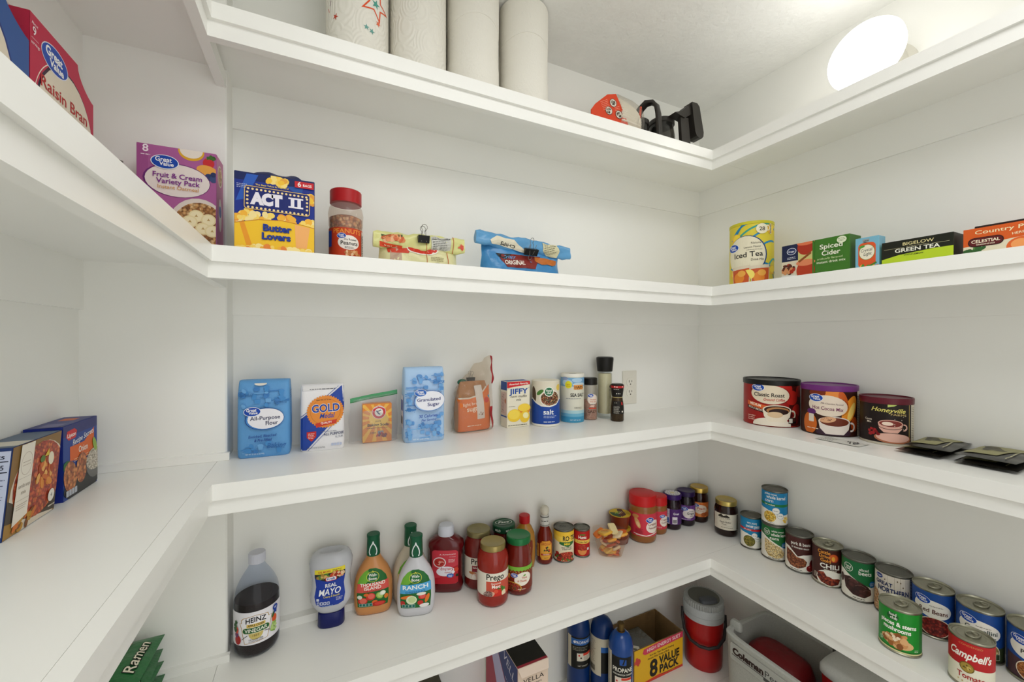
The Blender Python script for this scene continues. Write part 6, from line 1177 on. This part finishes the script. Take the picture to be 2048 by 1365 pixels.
L.E(-.020, .098, .060, .062, '#20417c'); L.E(-.022, .098, .058, .060, '#e3dcc2'); L.oval_logo(-.062, .125, .020); L.T(.008, .132, 'Natural', .0065, '#3a3428', .0, w=.028, rot=.03); L.T(-.002, .1195, 'Lemon Flavor', .0065, '#3a3428', .0, w=.046, rot=.03); L.dash(-.018, .113, .028, .0018, '#4a4438', 1, 2, .7, 4); L.T(-.014, .0915, 'Iced Tea', .0165, '#1c1a16', .02, w=.082, rot=.04); L.T(.012, .079, 'Drink Mix', .0072, '#3a3428', .0, .1, w=.036, rot=.04)
for a in (-.036, .020): L.P([(a-.028, .062), (a+.028, .066), (a+.026, .0), (a-.024, 0)], '#d9cdb6'); L.P([(a-.026, .052), (a+.026, .056), (a+.024, .0), (a-.022, 0)], '#c4562a'); L.E(a-.004, .026, .016, .017, '#e0862e'); L.E(a+.004, .040, .012, .010, '#e8a84a')
L.P(arcpts(-.012, .035, .016, -1.2, 2.1, 10), '#f0dc6a'); L.E(.024, .178, .017, .016, '#ece4c8'); L.O(.041, .180, .008, .009, .003, '#ece4c8'); L.T(.024, .172, '28', .0115, '#1c1a16', .03); L.RR(.052, .178, .006, .032, .001, '#e6dfc0'); L.bars(.0495, .164, .0545, .192, '#2a2a20', 14, 3, False); L.done('label', t)
def shelf_box(name, label, y_far, y_near, h, d, col, x=1.25, rz=-PI/2, z=ZB):
    w = y_far-y_near; return carton(name, label, 'box', (x+d/2, (y_far+y_near)/2, z), rz, w, d, h, col, 'tea and drink mix boxes'), w
t, w = shelf_box('cider_box', 'green spiced cider drink mix box beside the iced tea canister', .7390, .5680, .106, .055, '#3a6a24')
L = Lab(front(.055), (-w/2+.0004, w/2-.0004, .0004, .1056)); L.R(-1, 0, 1, 1, '#3f7426'); L.R(-w/2, 0, -.012, .2, '#d9cdb4'); L.R(-w/2, .058, -.040, .2, '#1a2244'); L.E(-.058, .086, .013, .010, '#e3e6ee'); L.E(-.058, .086, .0115, .0086, '#1f2c5c'); L.T(-.058, .083, 'Kroger', .0055, '#eceef4', .02, .2, w=.017); L.dash(-.07, .068, -.046, .002, '#dfe3ee', 2, 2, .6, 3)
L.R(-.040, .058, -.002, .2, '#c9c07a'); L.E(-.020, .092, .022, .022, '#a8321c'); L.E(-.020, .104, .023, .007, '#d8734a'); L.R(-.040, .0, -.002, .058, '#cfc06a'); L.E(-.020, .026, .024, .028, '#b03a1e'); L.E(-.020, .048, .025, .009, '#d9825a'); L.line([(-.038, .052), (-.006, .074)], .006, '#8a4a20'); L.blobs(-.066, .036, .016, .014, 22, .005, ['#5a2a1c', '#8a4a2c', '#c98a5a', '#3a1a14', '#a8321c'], 3, 1.4); L.R(-w/2, 0, -.046, .018, '#d6d6d2'); L.R(-.002, 0, .002, .2, '#3f7426')
L.T(.043, .077, 'Spiced', .0125, '#eef0dc', .03, w=.054); L.T(.043, .059, 'Cider', .0125, '#eef0dc', .03, w=.044); L.T(.040, .048, 'artificially flavored', .0052, '#cfe0a8', .0, w=.060); L.T(.043, .038, 'instant drink mix', .0065, '#e6ecd0', .02, w=.068); L.E(.068, .094, .011, .009, '#dfe6c8'); L.dash(.060, .097, .076, .0016, '#4a6a2c', 3, 2, .6, 3); L.T(.018, .012, '10', .004, '#2a2a20'); L.done('front_print', t)
L = Lab(left_(w)); L.R(-.026, .002, .026, .104, '#2a3a20'); L.dash(-.022, .09, .022, .0022, '#b8c49a', 16, 2.4, .6, 3); L.done('side_print', t)
t, w = shelf_box('drink_mix_box', 'small blue drink mix box with an orange jug picture', .5560, .5075, .088, .032, '#7fb6cc')
L = Lab(front(.032), (-w/2+.0003, w/2-.0003, .0004, .0876)); L.R(-1, 0, 1, 1, '#76b0c9'); L.RR(-.002, .078, .014, .011, .001, '#8f9a9c'); L.dash(-.007, .078, .004, .0024, '#2a3a44', 2, 1.6, .7, 3); L.RR(0, .043, .036, .062, .010, '#d8562a'); L.E(0, .05, .016, .019, '#e8e2cc'); L.O(0, .05, .0165, .0195, .001, '#6a8a3c'); L.T(0, .052, 'Crystal', .0075, '#2a3040', .0, .25, w=.024, rot=.1); L.T(.002, .042, 'Light', .0075, '#2a3040', .0, .25, w=.017, rot=.1); L.E(-.010, .065, .006, .003, '#4f9a3a', .2); L.blobs(.0, .010, .024, .006, 12, .004, ['#d9862c', '#4f8a34', '#e6b04a'], 5); L.line([(.006, .014), (.02, .022)], .004, '#3f7a2c'); L.done('front_print', t)
L = Lab(left_(w)); L.R(-.015, .002, .015, .086, '#b9c4c4'); L.dash(-.013, .08, .013, .0018, '#3a4a50', 18, 2.4, .6, 3); L.done('side_print', t)
t, w = shelf_box('green_tea_box', 'black and lime green tea box between the drink mix and the peach tea', .5020, .3770, .0655, .078, '#242418')
L = Lab(front(.078), (-w/2+.0004, w/2-.0004, .0004, .0651)); L.R(-1, 0, 1, 1, '#1c1e14'); L.P([(-.07, 0), (.07, 0), (.07, .036), (.03, .036), (-.03, .031), (-.07, .022)], '#b3cc2c'); L.T(.004, .052, 'BIGELOW', .0070, '#e0d49a', .02, w=.054); L.R(-.058, .0470, -.020, .0475, '#c9c29a'); L.R(.028, .0470, .056, .0475, '#c9c29a'); L.dash(-.016, .0478, .026, .0014, '#c9c29a', 1, 2, .6, 3); L.T(.002, .0370, 'GREEN TEA', .0088, '#f0f0e2', .03, w=.078); L.T(-.004, .0275, 'WITH LEMON', .0036, '#3a421c', .02, w=.034); L.done('front_print', t)
L = Lab(left_(w)); L.R(-.038, .001, .038, .064, '#8fa62a'); L.dash(-.034, .055, .034, .002, '#2a3014', 9, 2.4, .6, 3); L.done('side_print', t)
t, w = shelf_box('peach_tea_box', 'orange country peach herbal tea box at the right edge', .3630, .2260, .0640, .075, '#c9571f')
L = Lab(front(.075), (-w/2+.0004, w/2-.0004, .0004, .0636)); L.R(-1, 0, 1, 1, '#cf5a20'); L.P([(-.07, 0), (.07, 0), (.07, .040), (.01, .034), (-.07, .026)], '#d9d2b8'); L.E(.012, .016, .020, .018, '#d8642c'); L.E(.010, .020, .012, .010, '#e89a5a'); L.blobs(-.05, .014, .016, .008, 16, .005, ['#2f5a2c', '#3f7038', '#56803c'], 3); L.E(.034, .03, .010, .004, '#2f5a2c', .5); L.T(-.004, .0505, 'Country Peach', .0078, '#f0dcae', .02, w=.094); L.RR(-.036, .034, .050, .019, .009, '#2a0f10'); L.RR(-.036, .034, .047, .016, .0078, '#5a1a1c'); L.T(-.036, .0325, 'CELESTIAL', .0062, '#f0e6cc', .03, w=.040); L.T(-.036, .0275, 'SEASONINGS', .0026, '#f0e6cc', .02, w=.026); L.T(.020, .0410, 'HERBAL TEA', .0046, '#f0e0b8', .02, w=.040, rot=.08); L.done('front_print', t)
t, w = shelf_box('flat_tea_box', 'dark flat tea box lying on top of the peach tea box', .3500, .2300, .006, .050, '#2a1c18', 1.262, -PI/2, ZB+.0642); L = Lab(top_(.006)); L.R(-.05, -.018, .05, .018, '#4a2a24'); L.done('top_print', t)
# ================================================================== top shelf
paper_m = noise_bump(M('#e4e1d8', .8, spec=.15), 170, .5, .003)
def emboss(m):
    nt = m.node_tree; tc = nt.nodes.new('ShaderNodeTexCoord'); mp = nt.nodes.new('ShaderNodeMapping'); mp.inputs['Scale'].default_value = (22, 22, 16)
    v = nt.nodes.new('ShaderNodeTexVoronoi'); ma = nt.nodes.new('ShaderNodeMath'); ma.operation = 'MULTIPLY'; ma.inputs[1].default_value = 42; si = nt.nodes.new('ShaderNodeMath'); si.operation = 'SINE'; bp = nt.nodes.new('ShaderNodeBump'); bp.inputs['Strength'].default_value = .35; bp.inputs['Distance'].default_value = .0015
    nt.links.new(tc.outputs['Object'], mp.inputs['Vector']); nt.links.new(mp.outputs['Vector'], v.inputs['Vector']); v.inputs['Scale'].default_value = 1
    nt.links.new(v.outputs['Distance'], ma.inputs[0]); nt.links.new(ma.outputs[0], si.inputs[0]); nt.links.new(si.outputs[0], bp.inputs['Height']); nt.links.new(bp.outputs['Normal'], pr(m).inputs['Normal']); return m
ring_m = emboss(M('#e3e0d7', .82, spec=.14))
for i_, (x, r, lab_) in enumerate(((.0900, .0685, 'paper towel roll printed with red and orange stars'), (.2315, .0680, 'plain embossed paper towel roll beside the star-printed one'), (.3760, .0690, 'plain paper towel roll, third from the left wall'), (.5270, .0690, 'plain paper towel roll at the right end of the rolls'))):
    t = thing('paper_towel_roll', lab_, 'paper towel', (x, 1.018, ZA), face_cam(x, 1.018), 'paper towel rolls')
    secs = [(0, r, r), (.09, r, r), (.0905, r-.0012, r-.0012), (.185, r-.0012, r-.0012), (.1855, r, r), (.297, r, r)] if i_ > 1 else [(0, r, r), (.297, r, r)]
    if i_ > 1:
        g = G(); n = 64
        for k, q in enumerate(secs):
            for a in range(n):
                th = 2*PI*a/n; dz = .018*max(0, math.cos(th-.35))**2 if 0 < k < 5 else 0
                g.v.append(Vector((q[1]*math.sin(th), -q[1]*math.cos(th), q[0]+dz)))
        for k in range(5):
            for a in range(n): g.f.append((k*n+a, k*n+(a+1) % n, (k+1)*n+(a+1) % n, (k+1)*n+a)); g.i.append(0)
        g.f.append(tuple(reversed(range(n)))); g.i.append(0); g.f.append(tuple(5*n+a for a in range(n))); g.i.append(0)
    else: g = G().loft(secs, 64)
    g.obj('paper_roll', ring_m if i_ < 2 else paper_m, t, 25)
    G().loft([(.2972, .019, .019), (.2978, .021, .021)], 24).obj('cardboard_core', M('#a08a6a', .7), t)
    if i_ == 0:
        L = Lab(Cyl(r)); L.star(.040, .140, .040, '#d9532c', .42, 5, .35, .78); L.star(.040, .140, .011, '#4f9a8c', .4, 5, .2); L.star(.046, .100, .007, '#dd6a44', .4, 5, .3); L.star(-.050, .094, .008, '#b8402c', .35, 5, .5); L.star(.018, .078, .007, '#6aa098', .4, 5); L.star(.030, .074, .007, '#6aa098', .4, 5, .3)
        for k in range(9): a = -.070+.003*k; L.line([(a, .11+.013*k), (a+.004*(1 if k % 2 else -1), .12+.013*k)], .0016, ['#b8402c', '#8a6a78', '#4f8a80'][k % 3])
        L.star(-.02, .20, .02, '#d9532c', .42, 5, .1, .75); L.done('printed_stars', t)
# --- coffee filter pack
t = thing('coffee_filter_pack', 'bag of white fluted coffee filters with bright orange-red card', 'pack', (.8740, 1.0250, ZA))
g = G(); n = 72
for k, (q, R0) in enumerate(((0, .070), (.01, .072), (.045, .066), (.075, .058), (.095, .048))):
    for a in range(n):
        th = 2*PI*a/n; rr = R0*(1+(.035 if a % 2 else -.035)); g.v.append(Vector((-.035+q, rr*math.cos(th)*.8, .076+rr*math.sin(th))))
for k in range(4):
    for a in range(n): g.f.append((k*n+a, (k+1)*n+a, (k+1)*n+(a+1) % n, k*n+(a+1) % n)); g.i.append(0)
g.f.append(tuple(range(n))); g.i.append(0); g.f.append(tuple(reversed(range(4*n, 5*n)))); g.i.append(0)
g.obj('paper_filters', M('#dcd8cc', .7), t)
g = G().loft([(-.038, .074, .062), (-.03, .079, .066), (.02, .075, .063), (.055, .066, .056), (.066, .056, .046), (.068, .03, .025)], 36); g.xf(Matrix.Translation((0, 0, .0795)) @ Matrix.Rotation(PI/2, 4, 'Y')); g.obj('clear_bag', film('filter_bag', '#f6f3ee', .06, .10, .10, 1.28, 1.0), t, 50)
rp_ = [(.7318, .020), (.7318, .0618), (.7473, .0828), (.7904, .1203), (.823, .1301), (.8373, .1073), (.8604, .0697), (.8850, .020)]
g = G().prism([(a-.88, b_) for a, b_ in rp_], 0, .003); g.xf(Matrix.Translation((0, -.052, 0)) @ Matrix(((1, 0, 0, 0), (0, 0, -1, 0), (0, 1, 0, 0), (0, 0, 0, 1)))); g.obj('card', M('#d0401c', .45), t)
L = Lab(Flat((-.88, -.0552, 0), (1, 0, 0), (0, 0, 1))); 
for a, b_ in ((.812, .100), (.796, .073), (.834, .070)): L.E(a, b_, .0135, .0125, '#5a3026'); L.E(a, b_, .0118, .0108, '#d6cfc2'); L.blobs(a, b_, .007, .006, 8, .0035, ['#8a8478', '#4a4238', '#b5ad9e'], int(a*1000), 1.5)
L.dash(.764, .090, .796, .0018, '#f0a890', 6, 2.6, .6, 3, rot=.5); L.dash(.816, .086, .842, .0018, '#f0a890', 3, 2.6, .6, 5, rot=.4); L.done('card_print', t)
g = G(); g.tube([(.068*math.cos(.2*k)*.0+.060-.012*abs(k-5)/5, -.035, .020+.022*k) for k in range(6)], .0035, 8); g.obj('bag_end', M('#d9573a', .35), t, 40)
# --- glass carafes with black handles
blackp = M('#2a2622', .4, spec=.4)
def xz(poly, y0, y1, ox): 
    g = G().prism([(a-ox, b_) for a, b_ in poly], -y1, -y0); return g.xf(Matrix(((1, 0, 0, 0), (0, 0, -1, 0), (0, 1, 0, 0), (0, 0, 0, 1))))
dark_glass = film('smoked_glass', '#8d8a84', .05, .14, .04, 1.45)
t = thing('coffee_carafe', 'coffee carafe with black loop handle turned to the front', 'carafe', (.992, 1.0650, ZA), 0, 'coffee carafes')
G().loft([(0, .034, .034), (.004, .037, .037), (.05, .0395, .0395), (.085, .037, .037), (.115, .033, .033), (.12, .033, .033)], 40, cap1=False).obj('glass_jug', dark_glass, t, 45)
G().loft([(.113, .035, .035), (.115, .037, .037), (.128, .037, .037), (.131, .033, .033)], 40).obj('collar_lid', blackp, t, 35)
# loop handle: rises from the collar and drops down in front of the jug
pts = [(-.034, -.024, .122), (-.036, -.052, .140), (-.029, -.068, .152), (-.015, -.082, .152), (-.005, -.090, .140), (.0, -.092, .115), (.005, -.092, .07), (.007, -.090, .04)]
g = G()
for k in range(len(pts)-1):
    pass
def strap(pts, wx, wy):
    g = G(); m = len(pts)
    for i, q in enumerate(pts):
        q = Vector(q); d = (Vector(pts[min(i+1, m-1)]) - Vector(pts[max(i-1, 0)])).normalized(); a = Vector((.93, .36, 0)); a = (a - d*a.dot(d)).normalized(); b_ = d.cross(a)
        for j in range(12):
            th = 2*PI*j/12; c_, s_ = math.cos(th), math.sin(th); g.v.append(q + a*wx*math.copysign(abs(c_)**.6, c_) + b_*wy*math.copysign(abs(s_)**.6, s_))
    for i in range(m-1):
        for j in range(12): g.f.append((i*12+j, i*12+(j+1) % 12, (i+1)*12+(j+1) % 12, (i+1)*12+j)); g.i.append(0)
    g.f.append(tuple(reversed(range(12)))); g.i.append(0); g.f.append(tuple((m-1)*12+j for j in range(12))); g.i.append(0); return g
strap(pts, .0150, .0065).obj('handle', blackp, t, 50)
strap([(-.030, -.024, .128), (-.040, -.050, .120), (-.040, -.058, .10), (-.039, -.056, .06), (-.039, -.050, .03)], .006, .006).obj('handle_band', blackp, t, 50)
t = thing('coffee_carafe', 'coffee carafe with black lid and wide sloping handle toward the corner', 'carafe', (1.084, 1.0500, ZA), 0, 'coffee carafes')
G().loft([(0, .040, .040), (.004, .044, .044), (.05, .0465, .0465), (.09, .045, .045), (.122, .040, .040), (.132, .041, .041)], 40, cap1=False).obj('glass_jug', dark_glass, t, 45)
G().loft([(.128, .041, .041), (.130, .044, .044), (.142, .044, .044), (.146, .041, .041), (.148, .03, .03)], 40).obj('lid', blackp, t, 35)
OX = 1.084
xz([(1.0693, .1405), (1.1031, .1528), (1.1259, .1758), (1.1491, .1889), (1.1639, .1895), (1.1552, .1582), (1.1146, .132), (1.0975, .1351)], -.075, -.045, OX).obj('handle_arm', blackp, t)
xz([(1.0990, .1323), (1.1360, .1385), (1.1500, .03), (1.1090, .03)], -.070, -.058, OX).obj('handle_band', blackp, t)
gp_ = [(1.14, .1886), (1.1646, .1893), (1.1754, .1799), (1.1961, .0984), (1.1947, .0837), (1.1880, .0757), (1.1740, .0757), (1.1630, .0796), (1.1557, .0928), (1.1452, .1487)]
xz(gp_, -.082, -.048, OX).obj('handle_grip', blackp, t)
# ================================================================== lowest shelf
# --- boxed wine
t = carton('wine_box', 'cream and blue wine box with black top under the shelf', 'box', (.5150, 1.0380, ZE), 0, .091, .215, .300, '#ddc8b6')
L = Lab(front(.215)); L.T(.001, .2560, 'VELLA', .0118, '#1f1a18', .0, w=.062); L.T(.0, .2730, 'PETER', .0034, '#3a322c', .0, w=.016); L.T(.0, .2465, 'VINEYARDS', .0042, '#3a322c', .0, w=.050); L.dash(-.02, .236, .02, .0014, '#7a6a5a', 1, 2, .7, 3); L.R(-.04, .16, .04, .19, '#a8324a'); L.done('front_print', t)
L = Lab(left_(.091), (-.107, .107, .001, .299)); L.R(-1, 0, 1, 1, '#b9b4d6'); L.P([(.107, .30), (.107, .16), (.04, .20), (-.02, .26), (-.03, .30)], '#9c2c44'); L.P([(.106, .30), (.106, .165), (.04, .206), (-.02, .264), (-.03, .30)], '#26356e'); L.P([(-.107, 0), (-.107, .18), (-.06, .22), (-.02, .15), (.0, .0)], '#a83248'); L.T(.062, .255, 'VELLA', .024, '#d9d6e2', -.01, w=.10, rot=-.35); L.dash(.03, .225, .09, .004, '#b9b6cc', 1, 2.4, .6, 3, rot=-.35); L.done('side_print', t)
L = Lab(top_(.300)); L.R(-.045, -.106, .045, .106, '#17150f'); L.R(-.045, -.106, .045, -.0985, '#8c2432'); L.done('top_print', t)
g = G().prism([(-.0455, -.1075), (.0455, -.1075), (.0455, -.1080), (-.0455, -.1080)], .262, .30)
g = G().add([(-.0450, -.1078, .300), (.0450, -.1078, .300), (.0400, -.1180, .284), (-.0400, -.1180, .284), (-.0450, -.1090, .2985), (.0450, -.1090, .2985), (.0400, -.1192, .2832), (-.0400, -.1192, .2832)], [(0, 3, 2, 1), (4, 5, 6, 7), (0, 1, 5, 4), (1, 2, 6, 5), (2, 3, 7, 6), (3, 0, 4, 7)]); g.obj('open_flap', M('#d9c6b6', .5), t)
# --- gas cylinders
def gas(label, x, y, valve, off, rot180=False):
    t = thing('gas_cylinder', label, 'gas cylinder', (x, y, ZE), face_cam(x, y, off), 'blue gas cylinders'); r = .0372
    G().loft([(0, r*.8, r*.8), (.004, r*.93, r*.93), (.012, r, r), (.205, r, r), (.220, r*.975, r*.975), (.236, r*.87, r*.87), (.248, r*.66, r*.66), (.255, r*.40, r*.40), (.258, r*.2, r*.2)], 44).obj('tank', M('#0d3f86', .25, coat=.15, spec=.4) if valve else M('#0b2f68', .3, coat=.1), t, 60)
    if valve:
        G().loft([(.250, .0125, .0125), (.258, .0125, .0125), (.2582, .0095, .0095), (.270, .0095, .0095), (.2702, .0108, .0108), (.279, .0108, .0108), (.281, .008, .008)], 24).obj('brass_valve', M('#6a5530', .35, .8), t, 35)
    L = Lab(Cyl(r), (-.075, .09, .05, .212)); return t, L, r
t, L, r = gas('blue gas cylinder with brass valve, in front of the other two', .8460, .9740, True, .02)
L.R(-.03, .10, .034, .200, '#14140f'); L.R(-.056, .09, -.030, .208, '#c9c2ae'); L.dash(-.052, .195, -.036, .0022, '#4a4438', 20, 2.3, .6, 3); L.RR(.006, .185, .020, .018, .002, '#24509c'); L.P([(.003, .178), (.009, .194), (.013, .194), (.008, .178)], '#14140f'); L.T(.006, .1555, 'PROPANE', .0125, '#e8e6da', .03, w=.062); L.T(.006, .1455, 'WORTHINGTON CYLINDERS', .0048, '#e8e6da', .02, w=.062); L.R(-.018, .1050, .032, .140, '#dcd6c8'); L.R(-.016, .107, .0, .138, '#ddd2c6'); L.E(-.012, .128, .003, .003, '#c8342c', 0, 8); L.E(-.005, .120, .003, .003, '#2a2420', 0, 8); L.E(-.010, .112, .003, .003, '#7a2a20', 0, 8); L.R(.001, .132, .032, .139, '#d0402c'); L.dash(.003, .127, .030, .0016, '#5a544a', 6, 2.2, .6, 3); L.R(-.03, .05, .04, .10, '#123a80'); L.dash(-.024, .094, .032, .0026, '#cfd6e6', 4, 1.9, .6, 4); L.T(.002, .072, 'Net Weight 14.1 oz', .005, '#dfe3ee', .01, w=.056); L.done('label', t)
t, L, r = gas('dark blue gas cylinder without valve behind the valved one', .8345, 1.0500, False, -.25)
L.R(-.05, .09, .006, .208, '#c3bca8'); L.dash(-.040, .195, -.012, .0022, '#4a4438', 14, 2.3, .6, 3); L.bars(-.04, .10, -.014, .118, '#3a342a', 14, 4, False); L.R(.006, .10, .03, .165, '#15150f'); L.R(.006, .165, .03, .182, '#2a5fa8'); L.R(.006, .182, .03, .208, '#c3bca8'); L.done('label', t)
t, L, r = gas('dark blue gas cylinder farthest back beside the wine box', .7760, 1.0980, False, .15)
L.R(-.05, .10, .05, .2, '#14140f'); L.R(-.045, .10, -.030, .2, '#c3bca8'); L.R(-.030, .175, .05, .195, '#2a5fa8'); L.T(.008, .180, 'PROPANE', .009, '#dfe3ea', .02, w=.05); L.E(-.018, .1845, .004, .004, '#dfe3ea', 0, 12); L.R(-.010, .125, .04, .150, '#d6cfbf'); L.E(-.003, .143, .003, .003, '#c8342c', 0, 8); L.E(.003, .135, .003, .003, '#3a2420', 0, 8); L.R(.010, .142, .04, .150, '#d0402c'); L.dash(.012, .138, .036, .0016, '#5a544a', 4, 2.2, .6, 3); L.dash(-.024, .168, .03, .002, '#a8a494', 3, 2.2, .6, 3); L.T(.01, .108, 'NET WEIGHT', .004, '#cfcabc', .01); L.done('label', t)
# --- open suet box
W3, D3, H3 = .223, .130, .124; t = thing('suet_box', 'open yellow cardboard suet box between the gas cylinders and the red jug', 'box', (1.0545, 1.0860, ZE))
kraft = M('#7a5f3c', .7, var=.1, scale=40)
g = G().box(-W3/2, -D3/2, 0, W3/2, -D3/2+.003, H3); g.box(-W3/2, D3/2-.003, 0, W3/2, D3/2, H3); g.box(-W3/2, -D3/2+.003, 0, -W3/2+.003, D3/2-.003, H3); g.box(W3/2-.003, -D3/2+.003, 0, W3/2, D3/2-.003, H3); g.box(-W3/2+.003, -D3/2+.003, 0, W3/2-.003, D3/2-.003, .003); g.obj('carton', kraft, t)
L = Lab(front(D3), (-W3/2+.0005, W3/2-.0005, .0005, H3-.0003)); L.R(-1, 0, 1, 1, '#e3b021'); L.P([(-.07, .118), (.12, .130), (.12, .104), (-.065, .097), (-.075, .105)], '#d03a56'); L.T(.022, .106, 'HIGH ENERGY SUET', .0115, '#f0d8d8', .03, w=.155, rot=.03); L.P([(-.12, .0), (.12, .0), (.12, .010), (.06, .006), (.0, .012), (-.12, .004)], '#d0402c'); L.T(.012, .0865, 'Suet for Year Round Feeding', .0062, '#2a2416', .02, w=.112); L.T(-.004, .0765, 'Attracts Wide Variety of Birds', .0062, '#2a2416', .02, w=.098); L.T(-.026, .016, '8', .054, '#1c1810', .06, w=.036); L.T(.046, .046, 'VALUE', .0260, '#1c1810', .07, w=.096); L.T(.046, .016, 'PACK', .0260, '#1c1810', .07, w=.090); L.blobs(-.100, .085, .010, .010, 8, .006, ['#d0503c', '#c4403a'], 3); L.dash(.01, .008, .10, .0024, '#4a3a1c', 1, 2, .6, 3); L.done('front_print', t)
t = thing('suet_cake', 'clear-wrapped seed suet cake lying in the open yellow box', 'suet cake', (1.0210, 1.0860, ZE+.0032))
bev_box('suet_block', .110, .118, .088, food('seed', ['#4a4030', '#3a3428', '#5a4c34', '#2c2a20'], 220), t, .006)
bev_box('wrap_film', .112, .120, .0895, film('suet_wrap', '#c9c8c0', .18, .14, .1, 1.4, .8), t, .006)
t = thing('price_card', 'printed white card leaning inside the suet box', 'card', (.9640, 1.0560, ZE+.095))
g = G().box(-.030, -.022, 0, .030, .022, .001); g.obj('card_sheet', M('#d6d0c0', .5), t); L = Lab(top_(.001)); L.R(-.026, .004, .02, .012, '#6a6a58'); L.dash(-.026, -.004, .022, .003, '#4a4a40', 3, 2, .6, 3); L.R(.014, -.020, .028, -.004, '#7a9a5a'); L.done('print', t); t.rotation_euler = (.2, .15, -.5)
# --- red drink jug
x, y, r = 1.2549, 1.0085, .0650
t = thing('drink_jug', 'red insulated drink jug with grey lid in the corner of the lowest shelf', 'jug', (x, y, ZE), face_cam(x, y, .1))
G().loft([(0, r*.90, r*.90), (.004, r*.94, r*.94), (.02, r*.955, r*.955), (.168, r, r)], 52).obj('jug_body', M('#a01414', .35, coat=.2), t, 45)
G().loft([(.168, r*1.035, r*1.035), (.186, r*1.035, r*1.035), (.1864, r*1.02, r*1.02), (.187, r*1.02, r*1.02), (.1874, r*1.035, r*1.035), (.208, r*1.035, r*1.035), (.212, r*1.0, r*1.0)], 52).obj('rim_band', M('#a9acad', .5, var=.06, scale=400), t, 40)
ribbed(t, 'lid', r*1.01, .211, .230, M('#9a9c9a', .5), 48, .0032)
G().loft([(.2295, r*.8, r*.8), (.231, r*.8, r*.8)], 40).obj('lid_plate', M('#5d5d56', .5), t)
g = G().loft([(.230, .032, .018, 3), (.240, .030, .016, 3), (.243, .024, .012, 3)], 28); g.xf(Matrix.Translation((.012, -.028, 0)) @ Matrix.Rotation(.5, 4, 'Z')); g.obj('spout_cover', M('#4d4f53', .5), t, 40)
pts = [(-r*1.07, .0, .178), (-r*1.08, -.012, .150), (-r*1.0, -.036, .122), (-r*.72, -.062, .104), (-r*.3, -.075, .097), (r*.15, -.076, .096), (r*.6, -.066, .102), (r*.93, -.042, .118), (r*1.07, -.014, .150), (r*1.07, 0, .178)]
g = G().tube(pts, .0052, 10); g.obj('carry_handle', M('#2b2727', .5), t, 50)
# --- grey cooler
def tub(name, x0, x1, y0, y1, z0, z1, th, mat, parent, rad=6):
    L_ = Vector(parent.location); cx, cy = (x0+x1)/2-L_.x, (y0+y1)/2-L_.y; rx, ry = (x1-x0)/2, (y1-y0)/2; h = z1-z0
    s = [(0, rx*.93, ry*.93, rad, cx, cy), (.006, rx*.95, ry*.95, rad, cx, cy), (h*.9, rx*.985, ry*.985, rad, cx, cy), (h*.95, rx, ry, rad, cx, cy), (h-.004, rx, ry, rad, cx, cy), (h, rx-.004, ry-.004, rad, cx, cy), (h, rx-th+.004, ry-th+.004, rad, cx, cy), (h-.004, rx-th, ry-th, rad, cx, cy), (.03, rx*.93-th, ry*.93-th, rad, cx, cy)]
    return G().loft([(q[0]+z0-L_.z,)+tuple(q[1:]) for q in s], 64).obj(name, mat, parent, 40)
grey = M('#a9aaa4', .55, var=.08, scale=300)
t = thing('cooler', 'open grey plastic cooler with lettering on its side', 'cooler', (1.275, .6490, ZE))
tub('cooler_body', 1.160, 1.392, .430, .868, ZE, .532, .016, grey, t, 9)
L = Lab(Flat((-.1135, 0, 0), (0, -1, 0), (0, 0, 1)), None, .0001, .0016); L.RR(-.020, .190, .33, .050, .006, '#b2b3ad'); L.RR(-.020, .190, .326, .046, .005, '#a6a7a1'); L.T(-.130, .185, 'Coleman', .018, '#2a1512', .10, w=.096); L.T(-.030, .185, 'Personal', .018, '#3a3a3a', .0, w=.096); L.R(-.180, .1795, -.078, .1815, '#2a2422'); L.R(-.082, .172, .02, .1815, '#4a4a48'); L.done('lettering', t)
g = G().loft([(0, .012, .02, 3), (.018, .010, .018, 3), (.026, .006, .012, 2.5)], 20); g.xf(Matrix.Translation((-.06, .205, .225))); g.obj('hinge_lug', grey, t, 40)
t = thing('red_bag', 'dark red soft bag lying inside the grey cooler', 'bag', (1.270, .7530, ZE+.035))
G().loft([(0, .060, .075, 4), (.03, .070, .084, 4), (.12, .068, .082, 4), (.155, .056, .076, 3.5), (.168, .040, .06, 3), (.170, .02, .04, 3)], 40).obj('bag_body', noise_bump(M('#6e1518', .5), 30, .5, .01), t, 50)
# --- small red cooler with white lid
t = thing('lunch_cooler', 'red lunch cooler with white lid standing in the near end of the grey cooler', 'cooler', (1.308, .5560, ZE+.032))
G().loft([(0, .048, .075, 5), (.005, .050, .078, 5), (.203, .055, .085, 5)], 48).obj('cooler_body', M('#a31818', .4), t, 40)
G().loft([(.200, .0565, .0865, 5), (.203, .0585, .0885, 5), (.218, .0585, .0885, 5), (.230, .052, .082, 4.5), (.234, .042, .07, 4)], 48).obj('lid', M('#c9cac6', .5, var=.04, scale=300), t, 45)
g = G().tube([(.048, -.090, .15), (.050, -.094, .230), (.050, 0, .239), (.050, .094, .230), (.048, .090, .15)], .005, 10); g.obj('swing_handle', M('#55554f', .5), t, 40)
# --- dark box end
t = thing('dark_box', 'dark box whose corner shows below the fourth shelf, left of the wine box', 'box', (.285, 1.100, ZE)); bev_box('carton', .060, .07, .200, M('#4a4638', .6, var=.1), t, .002)
